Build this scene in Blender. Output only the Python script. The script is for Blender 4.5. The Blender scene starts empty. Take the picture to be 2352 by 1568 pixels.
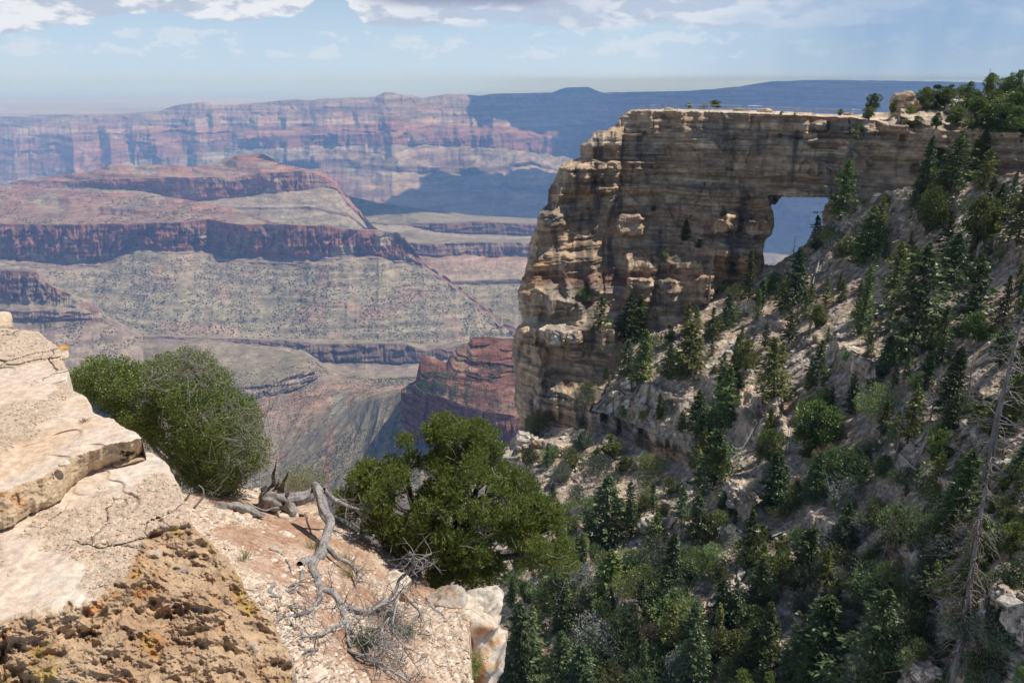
import bpy, math, random
import numpy as np
from mathutils import Vector, Matrix

# ------------------------------------------------------------------ camera, sky, sun, exposure
scene = bpy.context.scene
W_U, FU, CU, CV, HOR = 2352.0, 1830.6, 1176.0, 784.0, 190.0
PITCH = math.atan((CV - HOR) / FU)
cam_data = bpy.data.cameras.new("camera")
cam_data.sensor_width = 36.0
cam_data.lens = 36.0 * FU / W_U
cam_data.clip_start = 0.2
cam_data.clip_end = 400000.0
cam = bpy.data.objects.new("camera", cam_data)
scene.collection.objects.link(cam)
cam.location = (0, 0, 0)
cam.rotation_euler = (math.pi / 2 - PITCH, 0, 0)
scene.camera = cam

HAZE_D = 6.6e-5
CL_SEED = 8.7
SUN_EL = math.radians(59.0)
SUN_AZ = math.radians(78.0)            # clockwise from +Y (straight ahead): sun stands to the right
SUN = np.array([math.cos(SUN_EL) * math.sin(SUN_AZ), math.cos(SUN_EL) * math.cos(SUN_AZ), math.sin(SUN_EL)])
sun_data = bpy.data.lights.new("sun", 'SUN')
sun_data.energy = 4.6
sun_data.angle = math.radians(0.53)
sun_data.color = (1.0, 0.955, 0.88)
sun = bpy.data.objects.new("sun", sun_data)
scene.collection.objects.link(sun)
sun.rotation_euler = Vector(SUN).to_track_quat('Z', 'Y').to_euler()

scene.view_settings.view_transform = 'Standard'
scene.view_settings.look = 'None'
scene.view_settings.exposure = 0.12
scene.view_settings.gamma = 1.0
scene.cycles.max_bounces = 5
scene.cycles.diffuse_bounces = 2
scene.cycles.volume_bounces = 1
scene.cycles.transparent_max_bounces = 8
scene.cycles.use_denoising = True


class NT:
    """tiny helper to write node trees"""
    def __init__(self, tree):
        self.t = tree
        self.t.nodes.clear()

    def n(self, kind, **kw):
        nd = self.t.nodes.new(kind)
        for k, v in kw.items():
            setattr(nd, k, v)
        return nd

    def set(self, sock, v):
        if isinstance(v, bpy.types.NodeSocket):
            self.t.links.new(v, sock)
        elif v is not None:
            sock.default_value = v

    def math(self, op, a, b=None, c=None, clamp=False):
        nd = self.n('ShaderNodeMath', operation=op, use_clamp=clamp)
        self.set(nd.inputs[0], a)
        self.set(nd.inputs[1], b)
        self.set(nd.inputs[2], c)
        return nd.outputs[0]

    def noise(self, vec, scale, detail=4.0, rough=0.55, dist=0.0, color=False):
        nd = self.n('ShaderNodeTexNoise')
        self.set(nd.inputs['Vector'], vec)
        nd.inputs['Scale'].default_value = scale
        nd.inputs['Detail'].default_value = detail
        nd.inputs['Roughness'].default_value = rough
        nd.inputs['Distortion'].default_value = dist
        return nd.outputs['Color' if color else 'Fac']

    def smooth(self, x, a, b, lo=0.0, hi=1.0):
        nd = self.n('ShaderNodeMapRange', interpolation_type='SMOOTHSTEP')
        self.set(nd.inputs[0], x)
        self.set(nd.inputs[1], a)
        self.set(nd.inputs[2], b)
        self.set(nd.inputs[3], lo)
        self.set(nd.inputs[4], hi)
        return nd.outputs[0]

    def mix(self, fac, a, b, mode='MIX'):
        nd = self.n('ShaderNodeMix', data_type='RGBA', blend_type=mode)
        self.set(nd.inputs[0], fac)
        self.set(nd.inputs[6], a if isinstance(a, bpy.types.NodeSocket) else (*a, 1.0))
        self.set(nd.inputs[7], b if isinstance(b, bpy.types.NodeSocket) else (*b, 1.0))
        return nd.outputs[2]

    def comb(self, x, y, z):
        nd = self.n('ShaderNodeCombineXYZ')
        self.set(nd.inputs[0], x); self.set(nd.inputs[1], y); self.set(nd.inputs[2], z)
        return nd.outputs[0]

    def sep(self, v):
        nd = self.n('ShaderNodeSeparateXYZ')
        self.set(nd.inputs[0], v)
        return nd.outputs

    def mapping(self, vec, scale, rot=(0, 0, 0)):
        nd = self.n('ShaderNodeMapping')
        self.set(nd.inputs['Vector'], vec)
        nd.inputs['Scale'].default_value = scale
        nd.inputs['Rotation'].default_value = rot
        return nd.outputs[0]


world = bpy.data.worlds.new("World")
scene.world = world
world.use_nodes = True
w = NT(world.node_tree)
sky = w.n('ShaderNodeTexSky', sky_type='NISHITA')
sky.sun_disc = False
sky.sun_elevation = SUN_EL
sky.sun_rotation = SUN_AZ
sky.altitude = 2300.0
sky.air_density = 1.0
sky.dust_density = 1.0
sky.ozone_density = 1.0
bg_sky = w.n('ShaderNodeBackground')
w.set(bg_sky.inputs[0], sky.outputs[0])
bg_sky.inputs[1].default_value = 0.10
tc = w.n('ShaderNodeTexCoord')
gx, gy, gz = w.sep(tc.outputs['Generated'])
az = w.math('ARCTAN2', gx, gy)
el = w.math('ARCSINE', gz)
# cumulus high up with flat grey bases, small puffs lower down, a rain curtain to the right
def cum(da, de):
    a_ = w.math('ADD', az, da); e_ = w.math('ADD', el, de)
    vv = w.comb(w.math('MULTIPLY', a_, 8.0), w.math('MULTIPLY', e_, 20.0), CL_SEED)
    big = w.noise(vv, 1.0, 2.0, 0.5, 0.0)
    fine = w.noise(vv, 3.2, 9.0, 0.60, 0.15)
    return w.math('ADD', w.math('MULTIPLY', big, 0.62), w.math('MULTIPLY', fine, 0.38))


n_big = cum(0.0, 0.0)
# the base of the clouds: a level that dips and rises along the horizon
lvl = w.smooth(az, -0.47, -0.40, 0.044, 0.062)
lvl = w.math('ADD', lvl, w.math('MULTIPLY', w.smooth(az, -0.25, -0.21), w.smooth(az, -0.16, -0.20, 0, 0.02)))
lvl = w.math('SUBTRACT', lvl, w.math('MULTIPLY', w.math('MULTIPLY', w.smooth(az, -0.20, -0.14), 1.0), 0.014))
rel = w.math('SUBTRACT', el, lvl)
th_big = w.smooth(rel, -0.012, 0.016, 0.78, 0.455)
th_big = w.math('SUBTRACT', th_big, w.math('MULTIPLY', w.smooth(rel, 0.006, 0.025), w.smooth(az, -0.2, -0.1, 0.09, 0.16)))
soft = w.smooth(az, -0.22, -0.10, 0.05, 0.15)
c_big = w.smooth(w.math('SUBTRACT', n_big, th_big), -0.01, soft)
v_sm = w.comb(w.math('MULTIPLY', az, 26.0), w.math('MULTIPLY', el, 48.0), 7.7)
n_sm = w.noise(v_sm, 1.0, 9.0, 0.62, 0.1)
m_sm = w.math('MULTIPLY', w.smooth(el, 0.018, 0.030), w.smooth(el, 0.070, 0.050))
th_sm = w.smooth(m_sm, 0.0, 1.0, 0.85, 0.50)
c_sm = w.math('MULTIPLY', w.smooth(w.math('SUBTRACT', n_sm, th_sm), 0.0, 0.08), w.smooth(az, 0.15, 0.4, 0.55, 0.1))
n_off = cum(0.006, 0.010)
lit = w.smooth(w.math('SUBTRACT', n_big, n_off), -0.035, 0.05)
thick = w.smooth(w.math('SUBTRACT', n_big, th_big), 0.03, 0.14)
dark_mid = w.math('MULTIPLY', w.smooth(az, -0.20, -0.12), w.smooth(az, 0.10, 0.0))
base_grey = w.mix(lit, (0.50, 0.57, 0.70), (0.84, 0.86, 0.90))
base_grey = w.mix(w.math('MULTIPLY', w.smooth(az, -0.2, 0.0), w.smooth(n_big, 0.62, 0.50, 0.75, 0.35)), base_grey, (0.50, 0.60, 0.77))
base_grey = w.mix(w.math('MULTIPLY', w.smooth(az, 0.2, 0.45), 0.6), base_grey, (0.36, 0.48, 0.70))
base_grey = w.mix(w.math('MULTIPLY', w.math('MULTIPLY', thick, dark_mid), w.smooth(el, 0.078, 0.092)), base_grey, (0.33, 0.37, 0.52))
bg_cl = w.n('ShaderNodeBackground')
w.set(bg_cl.inputs[0], base_grey)
bg_cl.inputs[1].default_value = 0.92
bg_sm = w.n('ShaderNodeBackground')
bg_sm.inputs[0].default_value = (0.74, 0.79, 0.87, 1)
bg_sm.inputs[1].default_value = 0.92
n_veil = w.noise(w.comb(w.math('MULTIPLY', az, 9.0), w.math('MULTIPLY', el, 3.0), 1.0), 1.0, 4.0, 0.6)
rain = w.math('MULTIPLY', w.smooth(az, 0.12, 0.42), w.smooth(n_veil, 0.2, 0.8, 0.75, 1.0))
veil = w.math('MULTIPLY', w.smooth(el, 0.12, 0.01, 0.25, 0.8), w.smooth(n_veil, 0.25, 0.75, 0.8, 1.0))
mid = w.math('MULTIPLY', w.math('MULTIPLY', w.smooth(az, -0.2, -0.05), w.smooth(el, 0.03, 0.07)), 0.35)
veil = w.math('MAXIMUM', veil, mid)
bg_veil = w.n('ShaderNodeBackground')
w.set(bg_veil.inputs[0], w.mix(rain, (0.50, 0.65, 0.86), (0.20, 0.33, 0.57)))
bg_veil.inputs[1].default_value = 0.95


def mixsh(f, a, b):
    m = w.n('ShaderNodeMixShader')
    w.set(m.inputs[0], f); w.set(m.inputs[1], a); w.set(m.inputs[2], b)
    return m.outputs[0]


s1 = mixsh(w.math('MAXIMUM', veil, w.math('MULTIPLY', rain, 0.82)), bg_sky.outputs[0], bg_veil.outputs[0])
s2 = mixsh(c_sm, s1, bg_sm.outputs[0])
s3 = mixsh(w.math('MULTIPLY', c_big, w.smooth(rain, 0.0, 1.0, 0.97, 0.55)), s2, bg_cl.outputs[0])
up_only = w.smooth(el, 0.45, 0.20)          # higher up and all around: plain sky with scattered light
s4 = mixsh(up_only, bg_sky.outputs[0], s3)
wo = w.n('ShaderNodeOutputWorld')
w.set(wo.inputs[0], s4)

# ------------------------------------------------------------------ maths
rng = np.random.default_rng(7)
CT, ST = math.cos(PITCH), math.sin(PITCH)


def ray(u, v):
    """direction through a point of the picture plane, scaled to 1 m forward"""
    a = (np.asarray(u, float) - CU) / FU
    b = (CV - np.asarray(v, float)) / FU
    dy = CT + b * ST
    dz = -ST + b * CT
    return a / dy, dz / dy


def P(u, v, D):
    a, c = ray(u, v)
    return np.stack([a * D, np.asarray(D, float) + 0 * a, c * D], -1)


def toscreen(p):
    p = np.asarray(p, float)
    x, y, z = p[..., 0], p[..., 1], p[..., 2]
    f = y * CT - z * ST
    up = y * ST + z * CT
    return CU + FU * x / f, CV - FU * up / f


def _h(ix, iy, iz, seed):
    h = (ix.astype(np.uint32) * np.uint32(374761393) + iy.astype(np.uint32) * np.uint32(668265263)
         + iz.astype(np.uint32) * np.uint32(2147483647) + np.uint32((seed * 974634777 + 12345) & 0xffffffff))
    h = (h ^ (h >> np.uint32(13))) * np.uint32(1274126177)
    h = (h ^ (h >> np.uint32(16))) * np.uint32(2246822519)
    h = h ^ (h >> np.uint32(15))
    return (h & np.uint32(0xffffff)).astype(np.float32) / np.float32(0x7fffff) - 1.0


def vn(x, y, z=None, seed=0):
    """value noise in [-1,1]"""
    x = np.asarray(x, np.float32); y = np.asarray(y, np.float32)
    x, y = np.broadcast_arrays(x, y)
    fx, fy = np.floor(x), np.floor(y)
    ix, iy = fx.astype(np.int64), fy.astype(np.int64)
    tx, ty = x - fx, y - fy
    tx = tx * tx * (3 - 2 * tx); ty = ty * ty * (3 - 2 * ty)
    if z is None:
        k = np.zeros_like(ix)
        a = _h(ix, iy, k, seed) * (1 - tx) + _h(ix + 1, iy, k, seed) * tx
        b = _h(ix, iy + 1, k, seed) * (1 - tx) + _h(ix + 1, iy + 1, k, seed) * tx
        return a * (1 - ty) + b * ty
    z = np.broadcast_to(np.asarray(z, np.float32), x.shape)
    fz = np.floor(z); iz = fz.astype(np.int64); tz = z - fz
    tz = tz * tz * (3 - 2 * tz)
    r = []
    for k in (iz, iz + 1):
        a = _h(ix, iy, k, seed) * (1 - tx) + _h(ix + 1, iy, k, seed) * tx
        b = _h(ix, iy + 1, k, seed) * (1 - tx) + _h(ix + 1, iy + 1, k, seed) * tx
        r.append(a * (1 - ty) + b * ty)
    return r[0] * (1 - tz) + r[1] * tz


def fbm(x, y, z=None, o=4, seed=0, g=0.5, ridged=False):
    s = 0; a = 1.0; t = 0; f = 1.0
    for i in range(o):
        n = vn(x * f + i * 17.3, y * f - i * 9.1, None if z is None else z * f + i * 5.7, seed + i)
        s = s + a * ((1 - 2 * np.abs(n)) if ridged else n)
        t += a; a *= g; f *= 2.03
    return s / t


def sstep(x, a, b):
    t = np.clip((x - a) / (b - a), 0, 1)
    return t * t * (3 - 2 * t)


def cells(x, y, seed=0):
    """voronoi: random value of the nearest cell, distance to the border"""
    x = np.asarray(x, np.float32); y = np.asarray(y, np.float32)
    ix, iy = np.floor(x).astype(np.int64), np.floor(y).astype(np.int64)
    d1 = np.full(x.shape, 9.0, np.float32); d2 = d1.copy(); val = np.zeros_like(d1)
    k = np.zeros_like(ix)
    for i in (-1, 0, 1):
        for j in (-1, 0, 1):
            px = ix + i + 0.5 + 0.45 * _h(ix + i, iy + j, k, seed)
            py = iy + j + 0.5 + 0.45 * _h(ix + i, iy + j, k, seed + 1)
            d = np.hypot(px - x, py - y).astype(np.float32)
            v = _h(ix + i, iy + j, k, seed + 2)
            near = d < d1
            d2 = np.where(near, d1, np.minimum(d2, d))
            val = np.where(near, v, val)
            d1 = np.where(near, d, d1)
    return val, d2 - d1


def inside(u, v, poly):
    c = np.zeros(np.broadcast(u, v).shape, bool)
    n = len(poly)
    for i in range(n):
        x1, y1 = poly[i]; x2, y2 = poly[(i + 1) % n]
        if y1 == y2:
            continue
        c ^= ((y1 > v) != (y2 > v)) & (u < (x2 - x1) * (v - y1) / (y2 - y1) + x1)
    return c


def seg_dist(u, v, pts):
    best = np.full(np.broadcast(u, v).shape, 1e9)
    for (x1, y1), (x2, y2) in zip(pts[:-1], pts[1:]):
        dx, dy = x2 - x1, y2 - y1
        t = np.clip(((u - x1) * dx + (v - y1) * dy) / (dx * dx + dy * dy + 1e-9), 0, 1)
        best = np.minimum(best, np.hypot(u - x1 - t * dx, v - y1 - t * dy))
    return best


def sdist(u, v, poly):
    d = seg_dist(u, v, list(poly) + [poly[0]])
    return np.where(inside(u, v, poly), -d, d)


class TPS:
    def __init__(self, pts, vals, s=1000.0):
        p = np.asarray(pts, float) / s
        n = len(p); self.s = s; self.p = p
        r = np.linalg.norm(p[:, None] - p[None], axis=-1)
        K = np.where(r > 0, r * r * np.log(r + 1e-12), 0) + np.eye(n) * 1e-4
        Q = np.c_[np.ones(n), p]
        A = np.block([[K, Q], [Q.T, np.zeros((3, 3))]])
        self.w = np.linalg.solve(A, np.r_[np.asarray(vals, float), 0, 0, 0])

    def __call__(self, u, v):
        u = np.asarray(u, float) / self.s; v = np.asarray(v, float) / self.s
        o = self.w[-3] + self.w[-2] * u + self.w[-1] * v
        for (a, b), wt in zip(self.p, self.w[:-3]):
            r2 = (u - a) ** 2 + (v - b) ** 2
            o = o + wt * 0.5 * r2 * np.log(r2 + 1e-12)
        return o


# ------------------------------------------------------------------ mesh builders
def tag(o, label=None, cat=None, group=None, kind=None):
    if label: o['label'] = label
    if cat: o['category'] = cat
    if group: o['group'] = group
    if kind: o['kind'] = kind
    return o


def link(o, parent=None):
    scene.collection.objects.link(o)
    if parent: o.parent = parent
    return o


def raw_mesh(name, verts, faces, mat=None, col=None, smooth=True, parent=None, matidx=None):
    """verts (n,3); faces (m,3|4) or a list of such arrays"""
    me = bpy.data.meshes.new(name)
    verts = np.ascontiguousarray(verts, np.float32).reshape(-1, 3)
    fl = faces if isinstance(faces, list) else [faces]
    fl = [np.ascontiguousarray(f, np.int32) for f in fl if len(f)]
    loops = np.concatenate([f.ravel() for f in fl])
    sizes = np.concatenate([np.full(len(f), f.shape[1], np.int32) for f in fl])
    starts = np.r_[0, np.cumsum(sizes)[:-1]].astype(np.int32)
    me.vertices.add(len(verts)); me.vertices.foreach_set('co', verts.ravel())
    me.loops.add(len(loops)); me.loops.foreach_set('vertex_index', loops)
    me.polygons.add(len(sizes)); me.polygons.foreach_set('loop_start', starts)
    me.update(calc_edges=True)
    if smooth:
        me.polygons.foreach_set('use_smooth', np.ones(len(sizes), bool))
    else:
        me.polygons.foreach_set('use_smooth', np.zeros(len(sizes), bool))
    if col is not None:
        a = me.color_attributes.new('Col', 'FLOAT_COLOR', 'POINT')
        c = np.ones((len(verts), 4), np.float32); c[:, :3] = np.asarray(col).reshape(-1, 3)
        a.data.foreach_set('color', c.ravel())
    for m in (mat if isinstance(mat, (list, tuple)) else [mat]):
        if m is not None:
            me.materials.append(m)
    if matidx is not None:
        me.polygons.foreach_set('material_index', np.asarray(matidx, np.int32))
    me.validate(clean_customdata=False)
    o = bpy.data.objects.new(name, me)
    return link(o, parent)


def grid_faces(r, c, mask=None):
    i = np.arange(r * c).reshape(r, c)
    q = np.stack([i[:-1, :-1], i[1:, :-1], i[1:, 1:], i[:-1, 1:]], -1)
    if mask is not None:
        return q[mask]
    return q.reshape(-1, 4)


def compact(verts, faces, col=None):
    fl = faces if isinstance(faces, list) else [faces]
    used = np.unique(np.concatenate([f.ravel() for f in fl]))
    mp = np.full(len(verts), -1, np.int64); mp[used] = np.arange(len(used))
    return verts[used], [mp[f] for f in fl], (None if col is None else col[used])


# ------------------------------------------------------------------ materials
def new_mat(name):
    m = bpy.data.materials.new(name)
    m.use_nodes = True
    return m, NT(m.node_tree)


def finish(t, color, rough=0.95, normal=None, spec=0.15, extra=None):
    b = t.n('ShaderNodeBsdfPrincipled')
    t.set(b.inputs['Base Color'], color if isinstance(color, bpy.types.NodeSocket) else (*color, 1))
    t.set(b.inputs['Roughness'], rough)
    t.set(b.inputs['Specular IOR Level'], spec)
    if normal is not None:
        t.set(b.inputs['Normal'], normal)
    if extra: extra(b)
    o = t.n('ShaderNodeOutputMaterial')
    t.set(o.inputs[0], b.outputs[0])
    return b


def bump(t, h, dist, strength=1.0, normal=None):
    nd = t.n('ShaderNodeBump')
    nd.inputs['Strength'].default_value = strength
    nd.inputs['Distance'].default_value = dist
    t.set(nd.inputs['Height'], h)
    if normal is not None: t.set(nd.inputs['Normal'], normal)
    return nd.outputs[0]


def rock_mat(name, size, bump_m, var=0.35, strata=0.5, vert=0.0, tone=1.0):
    """vertex-coloured rock, mottled, with level beds; size = metres of the main mottling"""
    m, t = new_mat(name)
    at = t.n('ShaderNodeVertexColor', layer_name='Col').outputs[0]
    g = t.n('ShaderNodeNewGeometry').outputs['Position']
    n1 = t.noise(g, 1.0 / size, 7.0, 0.65)
    n2 = t.noise(t.mapping(g, (0.12 / size, 0.12 / size, 2.6 / size)), 1.0, 5.0, 0.65)
    n3 = t.noise(t.mapping(g, (1.6 / size, 1.6 / size, 0.14 / size)), 1.0, 5.0, 0.6)
    k = t.smooth(n1, 0.28, 0.72, 1 - var, 1 + var)
    k2 = t.smooth(n2, 0.3, 0.7, 1 - strata * 0.6, 1 + strata * 0.6)
    k3 = t.smooth(n3, 0.3, 0.7, 1 - vert, 1 + vert)
    kk = t.math('MULTIPLY', t.math('MULTIPLY', t.math('MULTIPLY', k, k2), k3), tone)
    vm = t.n('ShaderNodeVectorMath', operation='SCALE')
    t.set(vm.inputs[0], at); t.set(vm.inputs['Scale'], kk)
    h = t.math('ADD', t.math('MULTIPLY', n1, 1.0), t.math('MULTIPLY', n2, strata * 1.2))
    h = t.math('ADD', h, t.math('MULTIPLY', n3, vert * 1.5))
    fine = t.noise(g, 7.0 / size, 6.0, 0.7)
    h = t.math('ADD', h, t.math('MULTIPLY', fine, 0.35))
    finish(t, vm.outputs[0], 0.95, bump(t, h, bump_m), 0.1)
    return m

# ------------------------------------------------------------------ far canyon country
def lerp_line(line, U, wob, seed):
    a = np.array(line, float)
    v = np.interp(U, a[:, 0], a[:, 1])
    D = np.interp(U, a[:, 0], a[:, 2]) * 1000.0
    if wob:
        v = v + wob * fbm(U / 26.0, np.zeros_like(U) + seed, o=4, seed=seed)
    return v, D


def formation(name, lines, segs, U, mat, prom=(0, 900), seed=1, wob=1.0, Dref=None, back=600.0, spurs=()):
    """lines: rims and feet of the cliffs from the top down, each a row of (u, v, km);
    segs: what lies between two of them: n rows, cliff 0..1, colours, roughness (m) and its size (m)"""
    Dref = Dref or np.mean([q[2] for q in lines[0]['p']]) * 1000
    s = (U - CU) / FU * Dref
    pts = []; amps = []
    for i, L in enumerate(lines):
        v, D = lerp_line(L['p'], U, L.get('wob', wob), seed * 10 + (0 if L.get('same') else i))
        pr = fbm(s / prom[1], np.zeros_like(s), o=2, seed=seed, g=0.5) * 0.7 + 0.3 * fbm(s / prom[1] * 1.7, np.zeros_like(s), o=2, seed=seed + 40, ridged=True)
        pf = fbm(s / prom[1] * 3.1, np.zeros_like(s) + 0.45 * (i // 2), o=3, seed=seed + 41)
        D = D - L.get('a', 1.0) * prom[0] * (pr + 0.20 * pf)
        for (uc, hw_, am) in spurs:
            q_ = (U - uc - hw_ * 0.9 * float(vn(np.array(uc * .37), np.array(i * 0.8), seed=seed + 8))) / (hw_ * (0.7 + 0.12 * i)) + 0.6 * fbm(U / hw_ * 1.6, U * 0 + uc + i * 0.55, o=4, seed=seed + 9)
            D = D - [0.05, 0.25, 0.75, 0.95, 0.9, 0.55, 0.5, 0.1, 0][i] * am * np.clip(1 - np.where(q_ < 0, -q_ * 1.6, q_), 0, 1)
        pts.append(P(U, v, D))
    rows = []; cols = []
    # rear side, falling away behind the rim
    p0 = pts[0].copy(); k = 1 + back / np.maximum(p0[:, 1:2], 1)
    pb = p0 * np.c_[k, k, np.ones_like(k)]; pb[:, 2] -= back * 0.55
    c_first = segs[0]['c'][0]
    for t in (0.0, 0.35, 0.7):
        rows.append(pb * (1 - t) + p0 * t); cols.append(np.tile(c_first, (len(U), 1)))
    for i, sg in enumerate(segs):
        A, B = pts[i], pts[i + 1]
        n = sg['n']
        for j in range(n + (1 if i == len(segs) - 1 else 0)):
            t = j / n
            tt = t ** sg.get('pow', 1.0)
            q = A * (1 - t) + B * t
            q[:, 2] = A[:, 2] * (1 - tt) + B[:, 2] * tt
            win = min(1.0, 4.5 * t + 0.12, 4.5 * (1 - t) + 0.12)
            rad = -q[:, :2] / np.linalg.norm(q[:, :2], axis=1)[:, None]
            lam = sg.get('lam', 120.0); cl = sg.get('cliff', 0.5)
            zz = q[:, 2]
            if cl > 0.3:
                wq = 0.35 * vn(s / lam * 1.3, zz / lam * 1.3, seed=seed + 80)
                cvq, cbq = cells(s / (lam * 0.42) + wq, zz / (lam * 0.75) + wq, seed=seed + 81)
                f = 0.9 * fbm(s / lam + wq, zz / (lam * 1.7), o=5, seed=seed + 3 + i, g=0.6) + 0.45 * cvq + 0.5 * fbm(s / lam * 2.3, zz / (lam * 1.1), o=4, seed=seed + 9, ridged=True) - 0.15 * np.exp(-(cbq / 0.08) ** 2) + 0.35 * fbm(s / (lam * 0.22), zz / (lam * 1.3), o=3, seed=seed + 83, ridged=True)
                led = vn(zz / sg.get('bed', 18.0) + 0.5 * vn(s / 200.0, 0 * s), s / (lam * 1.5), seed=seed + 5) + 0.5 * vn(zz / sg.get('bed', 18.0) * 2.3, s / lam, seed=seed + 6)
                led = np.tanh(led * 3.0)
                d = sg.get('r', 20.0) * f * win + sg.get('led', 8.0) * led * win
                q[:, :2] += rad * d[:, None]
            else:
                wp = 0.5 * fbm(s / lam, q[:, 1] / lam, o=3, seed=seed + 60)
                f = 0.8 * fbm(s / lam + 0.5 * wp, q[:, 1] / (lam * 3.0) + wp, o=5, seed=seed + 3 + i, ridged=True, g=0.55)
                f = f + 0.9 * fbm(s / (lam * 1.6), q[:, 1] / (lam * 1.6), zz / lam, o=5, seed=seed + 70, g=0.6)
                led = np.tanh(4 * (vn(zz / sg.get('bed', 30.0) + 0.5 * vn(s / 500.0, 0 * s, seed=3), s / 300.0, seed=seed + 6) - 0.25))
                q[:, 2] += (sg.get('r', 10.0) * f + sg.get('led', 0.0) * led) * win
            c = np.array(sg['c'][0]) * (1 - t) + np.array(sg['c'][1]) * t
            cc = np.tile(c, (len(U), 1))
            if 'c2' in sg:
                mk = sstep(fbm(s / (lam * 1.1) + 0.3 * zz / lam, zz / (lam * 0.6) + q[:, 1] / (lam * 3), o=5, seed=seed + 21), sg.get('c2t', 0.1), sg.get('c2t', 0.1) + 0.3)
                cc = cc * (1 - mk[:, None]) + np.array(sg['c2']) * mk[:, None]
            rows.append(q); cols.append(cc)
    V = np.array(rows); C = np.array(cols)
    o = raw_mesh(name, V.reshape(-1, 3), grid_faces(V.shape[0], V.shape[1]), mat, C.reshape(-1, 3))
    tag(o, kind='structure')
    return o, V


CREAM = (0.47, 0.38, 0.28); REDW = (0.27, 0.13, 0.10); REDS = (0.31, 0.165, 0.12); TAN = (0.33, 0.26, 0.185)
GREY = (0.32, 0.265, 0.20); OLIVE = (0.25, 0.205, 0.14); PINK = (0.38, 0.25, 0.19)

M_far = rock_mat('far_rock', 120.0, 22.0, 0.25, 0.9, 0.05, 0.74)
M_mid = rock_mat('mesa_rock', 38.0, 7.0, 0.32, 0.5, 0.0, 0.86)
M_near = rock_mat('butte_rock', 12.0, 3.0, 0.35, 1.0, 0.0, 0.8)

# the plain beyond the canyon, to the horizon
m_plain, t = new_mat('desert_plain')
g = t.n('ShaderNodeNewGeometry').outputs['Position']
n1 = t.noise(t.mapping(g, (1 / 26000, 1 / 7000, 1)), 1.0, 6.0, 0.6)
finish(t, t.mix(t.smooth(n1, 0.35, 0.65), (0.16, 0.17, 0.12), (0.46, 0.33, 0.26)), 0.95)
xs = np.r_[-250000, -120000, np.linspace(-60000, 60000, 60), 120000, 250000]
ys = np.r_[12500, np.linspace(14000, 60000, 60), 90000, 150000, 260000]
X, Y = np.meshgrid(xs, ys)
Z = -640 + 60 * fbm(X / 9000, Y / 5000, o=4, seed=70) - (Y > 200000) * 0
Z = np.where(Y < 13500, -1600, Z)
tag(raw_mesh('plain', np.stack([X, Y, Z], -1).reshape(-1, 3), grid_faces(*X.shape), m_plain), kind='structure')
# canyon floor as one sheet under everything
m_floor, t = new_mat('canyon_floor')
g = t.n('ShaderNodeNewGeometry').outputs['Position']
n1 = t.noise(g, 1 / 700, 7.0, 0.6)
finish(t, t.mix(t.smooth(n1, 0.35, 0.65), (0.25, 0.2, 0.14), (0.40, 0.25, 0.19)), 0.95, bump(t, n1, 60.0))
xs = np.linspace(-16000, 26000, 220); ys = np.linspace(-400, 15000, 160)
X, Y = np.meshgrid(xs, ys)
Z = -1800 + 50 * fbm(X / 1500, Y / 1500, o=5, seed=71, ridged=True)
tag(raw_mesh('canyon_floor', np.stack([X, Y, Z], -1).reshape(-1, 3), grid_faces(*X.shape), m_floor), kind='structure')

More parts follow.
